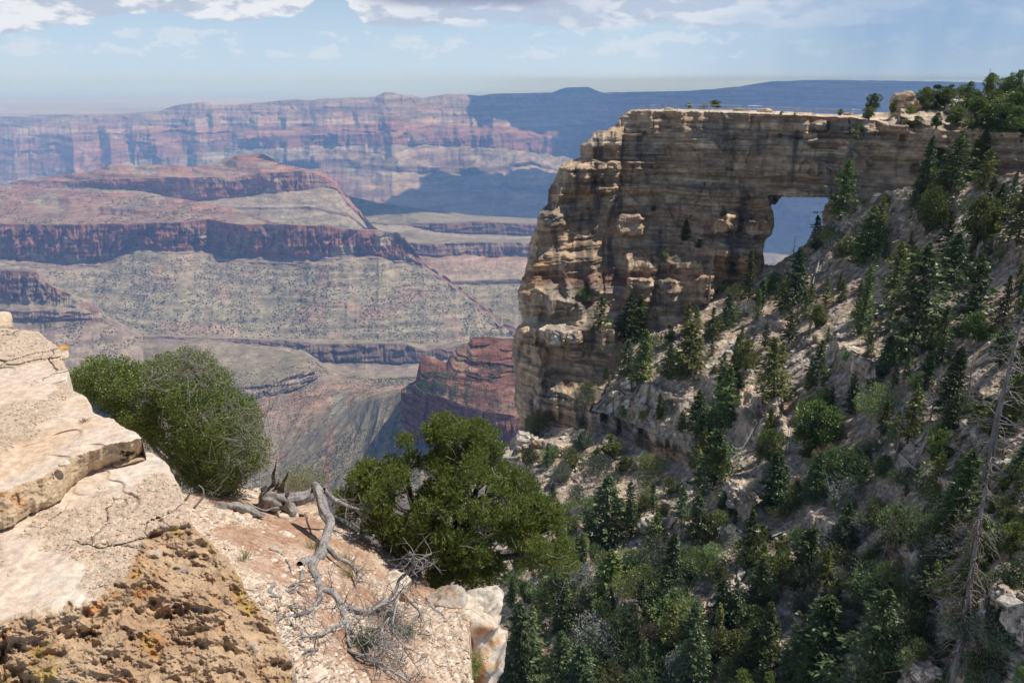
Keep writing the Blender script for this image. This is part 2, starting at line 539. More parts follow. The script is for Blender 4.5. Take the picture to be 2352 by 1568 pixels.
U_all = np.arange(-220, 2560, 2.2)
farwall = [
    dict(p=[(-220, 274, 14.2), (0, 268, 14.0), (150, 263, 13.8), (250, 262, 13.6), (330, 258, 13.5), (365, 256, 13.3), (400, 243, 13.2), (440, 237, 13.1), (470, 234, 13.1), (500, 239, 13.2), (530, 240, 13.2), (600, 236, 13.2), (680, 228, 13.2), (715, 231, 13.2), (730, 228, 13.2), (862, 222, 13.2), (876, 216, 13.0), (884, 212, 12.95), (902, 212, 12.95), (916, 216, 12.95), (945, 219, 13.0), (970, 226, 13.3), (1000, 221, 13.4), (1030, 216, 13.6), (1060, 216, 13.6), (1100, 220, 13.7), (1130, 216, 13.8), (1200, 215, 14.0), (1260, 213, 14.2), (1385, 213, 14.6), (1470, 211, 15.0), (1560, 210, 15.5), (1620, 206, 16.0), (1700, 199, 16.2), (1740, 192, 16.4), (1770, 187, 16.6), (1900, 184, 17.0), (2130, 187, 17.0), (2352, 192, 17.0), (2560, 196, 17.0)], a=0.2, wob=1.2),
    dict(p=[(-220, 300, 13.9), (0, 293, 13.7), (250, 283, 13.3), (400, 268, 12.9), (470, 262, 12.8), (700, 258, 12.9), (850, 254, 12.7), (890, 240, 12.6), (930, 243, 12.6), (1000, 250, 13.0), (1200, 250, 13.5), (1400, 250, 14.2), (1700, 243, 15.6), (1900, 232, 16.4), (2560, 240, 16.4)], a=0.5, wob=3),
    dict(p=[(-220, 332, 13.5), (0, 322, 13.3), (250, 300, 13.0), (470, 290, 12.5), (700, 290, 12.6), (860, 285, 12.2), (900, 272, 12.0), (950, 282, 12.2), (1100, 288, 12.8), (1180, 296, 12.4), (1300, 290, 13.4), (1700, 285, 15.0), (2560, 280, 15.8)], a=1.0, wob=4),
    dict(p=[(-220, 395, 12.9), (0, 382, 12.8), (250, 345, 12.5), (470, 325, 12.1), (600, 316, 12.0), (700, 312, 12.1), (900, 308, 11.7), (1100, 313, 12.3), (1180, 304, 11.9), (1300, 325, 12.9), (1700, 325, 14.0), (2560, 325, 15.0)], a=1.2, wob=3),
    dict(p=[(-220, 430, 12.5), (0, 420, 12.4), (150, 403, 12.2), (271, 378, 12.1), (348, 364, 12.0), (470, 355, 11.9), (600, 345, 11.8), (700, 336, 11.9), (900, 334, 11.5), (1100, 338, 12.1), (1180, 345, 11.7), (1300, 365, 12.5), (1700, 380, 13.4), (2560, 380, 14.0)], a=1.2, wob=2),
    dict(p=[(-220, 450, 11.8), (0, 442, 11.7), (300, 404, 11.5), (600, 376, 11.1), (780, 368, 10.9), (900, 382, 10.5), (1100, 388, 10.6), (1220, 372, 10.9), (1300, 395, 11.2), (1700, 430, 11.6), (2560, 430, 12.0)], a=0.7, wob=4),
    dict(p=[(-220, 452, 11.7), (0, 440, 11.6), (300, 412, 11.4), (600, 385, 11.0), (780, 386, 10.8), (900, 397, 10.4), (1100, 402, 10.5), (1220, 378, 10.8), (1300, 400, 11.1), (1700, 440, 11.5), (2560, 440, 11.9)], a=0.7, wob=3),
    dict(p=[(-220, 500, 9.8), (0, 500, 9.8), (600, 490, 9.3), (800, 470, 9.6), (1000, 488, 9.1), (1230, 505, 8.8), (1700, 540, 8.2), (2560, 540, 8.2)], a=0.4, wob=3),
    dict(p=[(-220, 660, 6.4), (2560, 660, 6.4)], a=0.0, wob=3),
]
segs = [
    dict(n=16, cliff=1, c=((0.36, 0.27, 0.2), (0.30, 0.2, 0.16)), r=70, lam=260, led=16, bed=60),
    dict(n=16, cliff=1, c=((0.36, 0.25, 0.19), (0.42, 0.31, 0.23)), c2=(0.34, 0.2, 0.15), c2t=-0.05, r=110, lam=300, led=20, bed=50),
    dict(n=20, cliff=1, c=(REDS, (0.36, 0.19, 0.14)), c2=CREAM, c2t=0.3, r=90, lam=280, led=40, bed=45),
    dict(n=18, cliff=1, c=(REDW, REDW), c2=PINK, r=85, lam=220, led=14, bed=70),
    dict(n=22, cliff=0.1, c=((0.40, 0.32, 0.24), (0.34, 0.27, 0.2)), c2=(0.3, 0.2, 0.16), c2t=0.15, r=120, lam=520, led=26, bed=60),
    dict(n=8, cliff=1, c=((0.2, 0.13, 0.1), (0.2, 0.13, 0.1)), r=40, lam=200, led=10),
    dict(n=26, cliff=0.1, c=((0.36, 0.29, 0.21), (0.42, 0.26, 0.20)), c2=(0.30, 0.17, 0.14), r=110, lam=700, led=14, bed=60),
    dict(n=30, cliff=0.1, c=((0.42, 0.26, 0.20), (0.44, 0.26, 0.2)), c2=(0.25, 0.2, 0.13), r=40, lam=900),
]
formation('canyon_wall', farwall, segs, U_all, M_far, (500, 1700), 11, Dref=12500, spurs=[(40, 55, 450), (135, 60, 500), (232, 45, 350), (345, 70, 650), (440, 50, 450), (478, 40, 350), (560, 60, 500), (632, 40, 400), (700, 60, 650), (790, 40, 350), (893, 95, 750), (1010, 45, 400), (1085, 40, 350), (1165, 60, 700), (1290, 70, 500), (1420, 80, 600), (1560, 80, 500), (1700, 80, 700), (1850, 80, 600), (2000, 90, 600), (2200, 90, 600)])
# flat-topped mesa behind the wall and the faint hill on the plain
Um = np.arange(1230, 1420, 1.5)
formation('mesa', [dict(p=[(1230, 226, 17.5), (1262, 215, 17.5), (1285, 206, 17.2), (1300, 201, 17.2), (1352, 200, 17.2), (1365, 206, 17.2), (1386, 214, 17.5), (1420, 226, 17.5)]),
                   dict(p=[(1230, 236, 16.8), (1420, 236, 16.8)])], [dict(n=16, cliff=0.1, c=((0.2, 0.17, 0.13), (0.2, 0.17, 0.13)), r=12, lam=300)], Um, M_far, (0, 900), 13, wob=0.4, back=900)
Um = np.arange(1040, 1180, 2)
formation('hill', [dict(p=[(1040, 219, 40), (1080, 214, 40), (1100, 210, 40), (1125, 213, 40), (1180, 220, 40)]), dict(p=[(1040, 232, 36), (1180, 232, 36)])],
          [dict(n=8, cliff=0.1, c=(GREY, GREY), r=10, lam=900)], Um, M_far, (0, 900), 14, wob=0.3, back=1500)

# red-capped butte range in the middle distance
U2 = np.arange(-220, 900, 1.5)
b2 = [
    dict(p=[(-220, 452, 6.5), (0, 426, 6.3), (60, 412, 6.2), (150, 402, 6.2), (200, 396, 6.1), (250, 380, 6.0), (270, 379, 6.0), (310, 383, 6.0), (360, 378, 6.0), (400, 379, 6.0), (440, 384, 6.0), (490, 375, 5.9), (520, 366, 5.85), (545, 357, 5.8), (565, 354, 5.8), (606, 354, 5.8), (622, 362, 5.8), (642, 377, 5.75), (668, 381, 5.7), (690, 385, 5.6), (712, 391, 5.6), (732, 390, 5.6), (752, 400, 5.6), (772, 418, 5.6), (800, 445, 5.6), (850, 462, 5.7), (900, 475, 5.7)], a=0.0, wob=1.2),
    dict(p=[(-220, 456, 6.3), (0, 431, 6.15), (139, 418, 6.0), (240, 412, 5.8), (330, 410, 5.75), (403, 408, 5.6), (470, 406, 5.55), (531, 409, 5.5), (560, 402, 5.5), (620, 398, 5.45), (696, 390, 5.45), (712, 394, 5.5), (740, 404, 5.5), (772, 421, 5.5), (800, 452, 5.5), (900, 478, 5.6)], a=0.5, wob=1.5),
    dict(p=[(-220, 470, 6.28), (0, 436, 6.1), (139, 432, 5.95), (240, 434, 5.78), (348, 442, 5.7), (400, 455, 5.55), (450, 464, 5.48), (546, 455, 5.45), (600, 447, 5.42), (707, 437, 5.4), (740, 428, 5.45), (772, 434, 5.45), (800, 462, 5.45), (900, 486, 5.5)], a=0.5, wob=1.5),
    dict(p=[(-220, 500, 5.9), (0, 470, 5.8), (348, 470, 5.4), (450, 480, 5.2), (600, 476, 5.1), (714, 476, 5.1), (800, 486, 5.2), (900, 496, 5.3)], a=0.3, wob=2),
    dict(p=[(-220, 506, 5.88), (0, 476, 5.78), (348, 476, 5.38), (450, 484, 5.18), (600, 480, 5.08), (714, 482, 5.08), (800, 492, 5.18), (900, 500, 5.28)], a=0.3, wob=2),
    dict(p=[(-220, 620, 4.7), (0, 620, 4.7), (600, 560, 4.7), (800, 540, 4.8), (900, 545, 4.9)], a=0.1, wob=2),
]
s2 = [
    dict(n=22, cliff=0.1, c=((0.33, 0.17, 0.12), (0.35, 0.22, 0.16)), c2=TAN, c2t=0.1, r=10, lam=160, led=11, bed=16),
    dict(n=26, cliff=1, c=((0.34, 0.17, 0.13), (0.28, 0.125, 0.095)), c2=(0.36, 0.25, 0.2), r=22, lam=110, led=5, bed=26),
    dict(n=20, cliff=0.1, c=(TAN, GREY), r=14, lam=130, led=5, bed=20),
    dict(n=4, cliff=1, c=((0.2, 0.14, 0.11), (0.2, 0.14, 0.11)), r=8, lam=80, led=2),
    dict(n=30, cliff=0.1, c=(GREY, OLIVE), r=20, lam=170, led=4, bed=20),
]
for L_ in b2:
    L_['p'] = [(a, max(b, np.interp(a, [790, 900], [b, 548])), c) for a, b, c in L_['p'] if a <= 800] + [(850, 512 + 6 * b2.index(L_), 5.3), (900, 560 + 6 * b2.index(L_), 5.0)]
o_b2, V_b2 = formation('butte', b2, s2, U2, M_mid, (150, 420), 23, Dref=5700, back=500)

# plateau tongues to the right of it
U4 = np.arange(700, 1330, 1.5)
b4 = [
    dict(p=[(700, 440, 6.3), (790, 448, 6.3), (872, 466, 6.3), (945, 477, 6.3), (1020, 486, 6.3), (1092, 495, 6.3), (1231, 502, 6.4), (1330, 506, 6.4)], a=0, wob=0.6),
    dict(p=[(700, 512, 5.7), (850, 513, 5.6), (934, 515, 5.6), (1000, 514, 5.5), (1084, 509, 5.6), (1160, 512, 5.6), (1231, 514, 5.6), (1330, 516, 5.6)], a=0.3, wob=1),
    dict(p=[(700, 513, 5.68), (850, 514, 5.6), (934, 517, 5.58), (1000, 533, 5.48), (1077, 538, 5.55), (1160, 541, 5.55), (1231, 542, 5.55), (1330, 544, 5.55)], a=0.3, wob=1.2),
    dict(p=[(700, 520, 5.5), (850, 530, 5.3), (934, 535, 5.25), (1077, 548, 5.2), (1231, 552, 5.1), (1330, 552, 5.1)], a=0.0, wob=1),
    dict(p=[(700, 556, 4.85), (850, 558, 4.85), (942, 559, 4.8), (1000, 560, 4.75), (1055, 555, 4.8), (1120, 557, 4.8), (1194, 557, 4.8), (1240, 562, 4.8), (1330, 566, 4.8)], a=0.3, wob=1),
    dict(p=[(700, 586, 4.8), (850, 588, 4.8), (942, 586, 4.75), (1000, 590, 4.7), (1070, 586, 4.75), (1120, 592, 4.75), (1201, 590, 4.75), (1240, 596, 4.75), (1330, 600, 4.75)], a=0.3, wob=1.6),
    dict(p=[(700, 640, 4.35), (1037, 648, 4.3), (1110, 644, 4.3), (1180, 641, 4.3), (1330, 650, 4.3)], a=0.15, wob=1),
    dict(p=[(700, 648, 4.34), (1037, 652, 4.29), (1110, 653, 4.29), (1180, 650, 4.29), (1200, 651, 4.3), (1330, 652, 4.3)], a=0.15, wob=1),
    dict(p=[(700, 800, 3.7), (1330, 800, 3.7)], a=0, wob=1),
]
s4 = [
    dict(n=14, cliff=0.1, c=(OLIVE, (0.25, 0.215, 0.14)), r=7, lam=400, led=0),
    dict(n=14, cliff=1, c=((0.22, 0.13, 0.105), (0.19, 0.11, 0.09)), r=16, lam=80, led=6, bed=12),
    dict(n=6, cliff=0.1, c=(GREY, TAN), r=8, lam=110),
    dict(n=10, cliff=0.1, c=(OLIVE, (0.28, 0.23, 0.15)), r=5, lam=300),
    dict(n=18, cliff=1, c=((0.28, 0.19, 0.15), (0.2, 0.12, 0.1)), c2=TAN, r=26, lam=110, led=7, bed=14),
    dict(n=26, cliff=0.1, c=(PINK, TAN), r=13, lam=90, led=3),
    dict(n=5, cliff=1, c=((0.2, 0.14, 0.11), (0.2, 0.14, 0.11)), r=5, lam=60, led=2),
    dict(n=36, cliff=0.1, c=((0.30, 0.25, 0.16), (0.31, 0.25, 0.17)), r=14, lam=120, led=3, bed=14),
]
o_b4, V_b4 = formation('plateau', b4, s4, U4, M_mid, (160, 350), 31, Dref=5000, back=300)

# the near mesa with its long dark red cliff and grey talus apron
U3 = np.arange(-220, 1260, 1.3)
b3 = [
    dict(p=[(-220, 434, 5.3), (0, 433, 5.2), (60, 432, 5.2), (139, 436, 5.1), (240, 440, 5.05), (330, 445, 5.0), (399, 455, 4.9), (450, 462, 4.85), (520, 473, 4.75), (570, 488, 4.6), (615, 505, 4.4), (640, 513, 4.3), (720, 516, 4.25), (810, 527, 4.2), (860, 526, 4.2), (894, 532, 4.15), (920, 544, 4.1), (938, 558, 4.1), (955, 580, 4.1), (975, 608, 4.1), (1010, 633, 4.05), (1055, 663, 4.0), (1128, 714, 3.9), (1147, 744, 3.8), (1200, 770, 3.75), (1260, 790, 3.7)], a=0.0, wob=1.2),
    dict(p=[(-220, 516, 4.35), (0, 514, 4.3), (88, 516, 4.3), (128, 516, 4.3), (275, 515, 4.3), (403, 511, 4.3), (476, 504, 4.38), (520, 510, 4.3), (549, 516, 4.2), (615, 514, 4.2), (659, 516, 4.15), (740, 520, 4.15), (810, 528, 4.1), (860, 528, 4.1), (894, 534, 4.1), (920, 546, 4.08), (938, 560, 4.08), (955, 582, 4.08), (975, 609, 4.08), (1055, 664, 3.98), (1128, 715, 3.88), (1147, 745, 3.78), (1260, 791, 3.7)], a=0.6, wob=1.8),
    dict(p=[(-220, 592, 4.3), (0, 592, 4.25), (88, 604, 4.25), (179, 606, 4.25), (256, 598, 4.25), (290, 572, 4.3), (311, 566, 4.3), (385, 578, 4.25), (476, 575, 4.33), (520, 588, 4.27), (586, 592, 4.15), (696, 596, 4.1), (802, 584, 4.07), (872, 588, 4.05), (930, 597, 4.03), (965, 604, 4.03), (975, 611, 4.05), (1055, 666, 3.96), (1128, 717, 3.86), (1147, 747, 3.76), (1260, 793, 3.7)], a=0.6, wob=3.5),
    dict(p=[(-220, 606, 4.22), (0, 604, 4.19), (88, 616, 4.18), (179, 618, 4.18), (256, 606, 4.2), (311, 572, 4.27), (385, 584, 4.2), (476, 582, 4.28), (586, 606, 4.09), (696, 608, 4.05), (802, 592, 4.03), (872, 594, 4.02), (965, 610, 4.02), (1055, 668, 3.94), (1147, 749, 3.75), (1260, 795, 3.68)], a=0.6, wob=2.5),
    dict(p=[(-220, 740, 3.7), (0, 740, 3.7), (240, 752, 3.62), (350, 775, 3.55), (480, 790, 3.5), (650, 806, 3.5), (850, 812, 3.5), (1000, 820, 3.5), (1147, 800, 3.6), (1260, 815, 3.6)], a=0.1, wob=1),
]
s3 = [
    dict(n=46, cliff=0.1, c=((0.31, 0.18, 0.135), (0.32, 0.21, 0.155)), c2=(0.29, 0.24, 0.17), c2t=0.2, r=7, lam=150, led=14, bed=11),
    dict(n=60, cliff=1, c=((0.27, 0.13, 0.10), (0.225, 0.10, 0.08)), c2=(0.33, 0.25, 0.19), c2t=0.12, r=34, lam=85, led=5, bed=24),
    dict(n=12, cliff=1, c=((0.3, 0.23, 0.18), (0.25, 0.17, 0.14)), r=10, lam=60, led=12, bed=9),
    dict(n=110, cliff=0.1, c=((0.33, 0.27, 0.19), (0.30, 0.26, 0.18)), c2=(0.37, 0.265, 0.195), c2t=0.1, r=11, lam=130, led=3.5, bed=16, pow=0.9),
]
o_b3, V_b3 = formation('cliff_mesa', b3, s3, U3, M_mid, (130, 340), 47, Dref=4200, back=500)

# lower terraces with their layered scarps
U5 = np.arange(-220, 1420, 1.4)
b5 = [
    dict(p=[(-220, 745, 3.6), (0, 745, 3.6), (200, 758, 3.55), (330, 768, 3.5), (480, 770, 3.5), (600, 778, 3.45), (700, 778, 3.4), (800, 780, 3.4), (980, 790, 3.4), (1140, 772, 3.4), (1420, 780, 3.4)], a=0, wob=1),
    dict(p=[(-220, 752, 3.5), (0, 752, 3.5), (200, 766, 3.45), (330, 774, 3.4), (480, 776, 3.4), (560, 779, 3.38), (650, 782, 3.35), (700, 786, 3.3), (730, 791, 3.3), (850, 788, 3.3), (930, 790, 3.3), (980, 806, 3.25), (1020, 800, 3.2), (1140, 776, 3.25), (1420, 784, 3.2)], a=0.3, wob=2.0),
    dict(p=[(-220, 753, 3.49), (0, 753, 3.49), (200, 768, 3.44), (330, 778, 3.39), (480, 780, 3.39), (560, 789, 3.36), (650, 797, 3.33), (700, 806, 3.28), (740, 834, 3.25), (840, 834, 3.25), (930, 838, 3.25), (980, 832, 3.2), (1020, 822, 3.17), (1140, 800, 3.2), (1420, 810, 3.15)], a=0.3, wob=3.0),
    dict(p=[(-220, 800, 3.2), (0, 800, 3.2), (200, 810, 3.1), (400, 800, 3.1), (560, 796, 3.2), (640, 803, 3.2), (690, 812, 3.15), (722, 824, 3.1), (734, 842, 3.08), (760, 852, 3.08), (860, 865, 3.08), (1000, 860, 3.05), (1140, 840, 3.0), (1420, 840, 3.0)], a=0.0, wob=0.8),
    dict(p=[(-220, 905, 2.9), (400, 895, 2.85), (500, 893, 2.82), (560, 888, 2.8), (600, 886, 2.8), (640, 876, 2.82), (670, 862, 2.85), (700, 848, 2.9), (722, 838, 2.95), (738, 848, 3.0), (780, 862, 3.0), (860, 874, 3.0), (1000, 870, 3.0), (1420, 860, 2.9)], a=0.15, wob=1.8),
    dict(p=[(-220, 960, 2.86), (400, 945, 2.8), (500, 935, 2.78), (560, 922, 2.77), (600, 912, 2.77), (640, 905, 2.79), (670, 900, 2.82), (700, 886, 2.87), (728, 868, 2.92), (742, 856, 2.98), (780, 864, 2.99), (860, 876, 2.99), (1000, 872, 2.99), (1420, 862, 2.89)], a=0.15, wob=2.2),
    dict(p=[(-220, 1000, 2.6), (500, 985, 2.5), (620, 960, 2.5), (700, 920, 2.6), (800, 895, 2.7), (900, 890, 2.7), (1000, 905, 2.5), (1200, 900, 2.4), (1420, 900, 2.4)], a=0, wob=1.5),
    dict(p=[(-220, 1060, 2.2), (500, 1050, 2.15), (640, 1045, 2.15), (700, 1010, 2.2), (800, 940, 2.3), (870, 915, 2.05), (930, 900, 1.95), (1000, 905, 1.9), (1420, 910, 1.9)], a=0, wob=2),
    dict(p=[(-220, 1300, 1.35), (600, 1250, 1.4), (800, 1180, 1.35), (1000, 1150, 1.3), (1420, 1150, 1.3)], a=0, wob=1),
    dict(p=[(-220, 2000, 0.75), (1420, 2000, 0.75)], a=0, wob=1),
]
s5 = [
    dict(n=6, cliff=0.1, c=(TAN, OLIVE), r=4, lam=90),
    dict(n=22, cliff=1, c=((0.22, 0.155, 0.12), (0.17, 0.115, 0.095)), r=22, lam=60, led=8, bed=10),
    dict(n=16, cliff=0.1, c=((0.3, 0.24, 0.18), TAN), r=9, lam=75),
    dict(n=30, cliff=0.1, c=((0.285, 0.235, 0.15), (0.30, 0.235, 0.155)), c2=(0.25, 0.21, 0.13), r=7, lam=120, led=2, bed=10),
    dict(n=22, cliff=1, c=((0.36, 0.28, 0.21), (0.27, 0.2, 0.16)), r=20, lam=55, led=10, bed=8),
    dict(n=30, cliff=0.1, c=((0.29, 0.22, 0.155), (0.33, 0.21, 0.14)), c2=(0.4, 0.22, 0.15), c2t=0.35, r=11, lam=90, led=1),
    dict(n=26, cliff=0.1, c=((0.36, 0.22, 0.15), (0.25, 0.205, 0.13)), c2=(0.27, 0.23, 0.16), r=10, lam=100, led=3, bed=9),
    dict(n=50, cliff=0.1, c=((0.245, 0.205, 0.14), (0.24, 0.19, 0.13)), c2=(0.34, 0.19, 0.13), c2t=0.3, r=11, lam=70, led=3, bed=9),
    dict(n=40, cliff=0.1, c=((0.24, 0.19, 0.13), (0.26, 0.2, 0.14)), c2=(0.34, 0.19, 0.13), c2t=0.3, r=11, lam=70, led=3, bed=9),
]
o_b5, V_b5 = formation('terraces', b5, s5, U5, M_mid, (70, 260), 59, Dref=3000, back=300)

# dark fluted cliff at the left edge
U6 = np.arange(-260, 330, 1.2)
b6 = [
    dict(p=[(-260, 590, 3.5), (-100, 600, 3.4), (0, 612, 3.35), (37, 617, 3.3), (84, 619, 3.3), (100, 636, 3.28), (121, 656, 3.26), (155, 668, 3.25), (190, 685, 3.24), (218, 694, 3.23), (234, 713, 3.22), (262, 735, 3.2), (330, 765, 3.2)], a=0, wob=1.4),
    dict(p=[(-260, 596, 3.45), (0, 620, 3.28), (40, 624, 3.25), (84, 626, 3.24), (100, 645, 3.22), (121, 660, 3.2), (190, 690, 3.19), (234, 717, 3.18), (262, 740, 3.18), (330, 768, 3.18)], a=0.6, wob=1.5),
    dict(p=[(-260, 690, 3.35), (0, 694, 3.2), (60, 700, 3.17), (110, 702, 3.15), (150, 704, 3.14), (190, 708, 3.14), (234, 728, 3.15), (262, 745, 3.15), (330, 772, 3.16)], a=0.6, wob=2),
    dict(p=[(-260, 706, 3.3), (0, 712, 3.15), (60, 716, 3.12), (110, 712, 3.1), (190, 712, 3.11), (234, 730, 3.13), (262, 747, 3.13), (330, 774, 3.14)], a=0.5, wob=1.5),
    dict(p=[(-260, 730, 3.28), (0, 738, 3.13), (60, 742, 3.1), (110, 738, 3.08), (190, 735, 3.09), (234, 740, 3.11), (262, 750, 3.12), (330, 776, 3.13)], a=0.5, wob=2),
    dict(p=[(-260, 900, 2.7), (330, 890, 2.7)], a=0, wob=1),
]
s6 = [
    dict(n=8, cliff=0.1, c=(GREY, (0.3, 0.2, 0.15)), r=5, lam=60),
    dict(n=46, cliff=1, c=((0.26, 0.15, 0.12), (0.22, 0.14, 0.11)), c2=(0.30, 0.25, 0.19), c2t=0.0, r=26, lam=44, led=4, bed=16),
    dict(n=8, cliff=0.1, c=(TAN, TAN), r=3, lam=50),
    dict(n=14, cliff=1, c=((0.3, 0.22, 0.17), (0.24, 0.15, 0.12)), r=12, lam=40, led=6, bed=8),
    dict(n=50, cliff=0.1, c=((0.29, 0.22, 0.17), TAN), r=10, lam=80, led=2, bed=10),
]
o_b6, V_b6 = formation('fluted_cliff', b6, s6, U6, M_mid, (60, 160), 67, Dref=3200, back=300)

# red butte standing close behind the arch
U7 = np.arange(921, 1330, 0.9)
b7 = [
    dict(p=[(880, 920, 1.75), (918, 898, 1.75), (935, 886, 1.74), (955, 872, 1.74), (960, 850, 1.73), (966, 822, 1.72), (978, 815, 1.72), (1000, 820, 1.72), (1012, 828, 1.72), (1025, 832, 1.72), (1040, 806, 1.72), (1052, 796, 1.72), (1072, 790, 1.72), (1085, 774, 1.72), (1110, 773, 1.72), (1180, 778, 1.72), (1330, 780, 1.72)], a=0, wob=1),
    dict(p=[(880, 930, 1.7), (925, 893, 1.68), (962, 880, 1.64), (1005, 862, 1.62), (1040, 872, 1.6), (1100, 880, 1.58), (1200, 884, 1.57), (1330, 886, 1.57)], a=0.2, wob=2),
    dict(p=[(880, 935, 1.69), (922, 900, 1.66), (965, 903, 1.6), (1005, 910, 1.55), (1040, 922, 1.52), (1100, 940, 1.5), (1150, 950, 1.48), (1200, 956, 1.47), (1330, 960, 1.47)], a=0.6, wob=3),
    dict(p=[(880, 980, 1.68), (922, 968, 1.65), (965, 1030, 1.58), (1005, 1080, 1.53), (1040, 1090, 1.5), (1100, 1100, 1.48), (1200, 1110, 1.45), (1330, 1110, 1.45)], a=0.6, wob=3),
    dict(p=[(921, 985, 1.64), (965, 1045, 1.57), (1005, 1100, 1.5), (1100, 1130, 1.42), (1330, 1150, 1.4)], a=0.6, wob=1),
]
s7 = [
    dict(n=90, cliff=1, c=((0.19, 0.085, 0.055), (0.21, 0.10, 0.065)), c2=(0.29, 0.18, 0.12), c2t=0.2, r=6, lam=36, led=8, bed=6),
    dict(n=50, cliff=0.1, c=((0.23, 0.115, 0.075), (0.25, 0.135, 0.09)), c2=(0.26, 0.18, 0.125), c2t=0.05, r=5, lam=34, led=3.5, bed=7),
    dict(n=60, cliff=1, c=((0.23, 0.105, 0.07), (0.19, 0.085, 0.06)), r=15, lam=32, led=4, bed=14),
    dict(n=40, cliff=0.1, c=((0.28, 0.13, 0.09), TAN), r=8, lam=50),
]
o_b7, V_b7 = formation('red_butte', b7, s7, U7, M_near, (40, 120), 83, Dref=1600, back=200)


def blobs(name, pts, rad, mat, seed, flat=0.8):
    """many low bushes of eight faces each as one object"""
    r = np.random.default_rng(seed)
    n = len(pts)
    base = np.array([(1, 0, 0), (0, 1, 0), (-1, 0, 0), (0, -1, 0), (0, 0, 1), (0, 0, -.3)], float)
    f = np.array([(0, 1, 4), (1, 2, 4), (2, 3, 4), (3, 0, 4), (1, 0, 5), (2, 1, 5), (3, 2, 5), (0, 3, 5)])
    a = r.uniform(0, 6.28, n)
    R = np.zeros((n, 3, 3)); R[:, 0, 0] = np.cos(a); R[:, 0, 1] = -np.sin(a); R[:, 1, 0] = np.sin(a); R[:, 1, 1] = np.cos(a); R[:, 2, 2] = flat
    V = np.einsum('nij,kj->nki', R, base) * (rad * r.uniform(0.5, 1.25, n) ** 1.0)[:, None, None]
    V = V * r.uniform(0.7, 1.25, (n, 6, 1)) + pts[:, None]
    F = f[None] + (np.arange(n) * 6)[:, None, None]
    return raw_mesh(name, V.reshape(-1, 3), F.reshape(-1, 3), mat, smooth=True)


m_scrub, t = new_mat('scrub')
g = t.n('ShaderNodeNewGeometry').outputs['Position']
finish(t, t.mix(t.noise(g, 0.05, 3.0), (0.035, 0.05, 0.02), (0.085, 0.10, 0.045)), 0.9)


def scatter_on(V, n, r0, r1, seed, dens_lam=120.0, thr=-0.1, c0=0.0, c1=1.0):
    r = np.random.default_rng(seed)
    R, C = V.shape[:2]; r1 = min(r1, R - 2)
    out = []
    k = 0
    while k < n:
        i = r.uniform(r0, r1, n); j = r.uniform(c0 * (C - 2), c1 * (C - 2), n)
        ii, jj = i.astype(int), j.astype(int)
        ti, tj = (i - ii)[:, None], (j - jj)[:, None]
        p = (V[ii, jj] * (1 - ti) * (1 - tj) + V[ii + 1, jj] * ti * (1 - tj) + V[ii, jj + 1] * (1 - ti) * tj + V[ii + 1, jj + 1] * ti * tj)
        d = 0.6 * fbm(p[:, 0] / dens_lam, p[:, 1] / dens_lam, p[:, 2] / dens_lam, o=3, seed=seed) + 0.7 * fbm(p[:, 0] / (dens_lam * 0.45), p[:, 1] / (dens_lam * 3), o=3, seed=seed + 1)
        p = p[d > thr + r.uniform(0, 0.35, n)]
        out.append(p); k += len(p)
    return np.concatenate(out)[:n]


pts = np.concatenate([
    scatter_on(V_b3, 9000, 125, 230, 1, 120, -0.35),
    scatter_on(V_b3, 2500, 5, 48, 2, 140, -0.1, 0, 0.5),
    scatter_on(V_b5, 9000, 60, 200, 3, 120, -0.2),
    scatter_on(V_b5, 8000, 170, 205, 5, 90, -0.4, 0.45, 0.85),
    scatter_on(V_b6, 2500, 80, 128, 6, 90, -0.2),
    scatter_on(V_b4, 1800, 90, 138, 7, 120, 0.1),
])
dd = pts[:, 1]
tag(blobs('scrub', pts, 4.2 * np.clip(dd / 3300, 0.5, 1.1), m_scrub, 3), 'dark desert scrub dotted over the grey canyon slopes', 'scrub', kind='stuff')
pts = scatter_on(V_b7, 4200, 60, 142, 8, 30, -0.1)
tag(blobs('scrub', pts, np.full(len(pts), 1.9), m_scrub, 4), 'dark scrub dotted over the ledges of the red butte', 'scrub', kind='stuff')

# ------------------------------------------------------------------ the rock wall with the window, and the wooded slope
DU = 1.5
gu = np.arange(985, 2500, DU); gv = np.arange(200, 1700, DU)
UU, VV = np.meshgrid(gu, gv)
_, DZ = ray(UU, VV)
AX, _ = ray(UU, VV)

wall_poly = [(1472, 249), (1700, 252), (1800, 256), (1900, 261), (1978, 262), (2011, 257), (2040, 258), (2064, 247), (2069, 228), (2087, 230), (2103, 232), (2113, 225), (2159, 230), (2175, 227), (2208, 220), (2251, 220), (2278, 217), (2352, 214), (2490, 205),
             (2490, 900), (1900, 760), (1780, 700), (1720, 1000), (1640, 1120), (1520, 1100), (1440, 1040), (1300, 1020), (1200, 1015), (1197, 982), (1188, 950), (1179, 915), (1184, 867), (1175, 823), (1177, 779), (1186, 752), (1198, 738), (1197, 722), (1189, 700), (1189, 668), (1202, 630), (1210, 600), (1213, 586), (1220, 538), (1233, 520), (1231, 502), (1240, 485), (1258, 467), (1259, 436), (1275, 407), (1283, 384), (1290, 375), (1318, 365), (1334, 360), (1330, 350), (1333, 331), (1355, 316), (1358, 306), (1371, 299), (1395, 300), (1402, 292), (1412, 289), (1418, 276), (1429, 264), (1445, 254)]
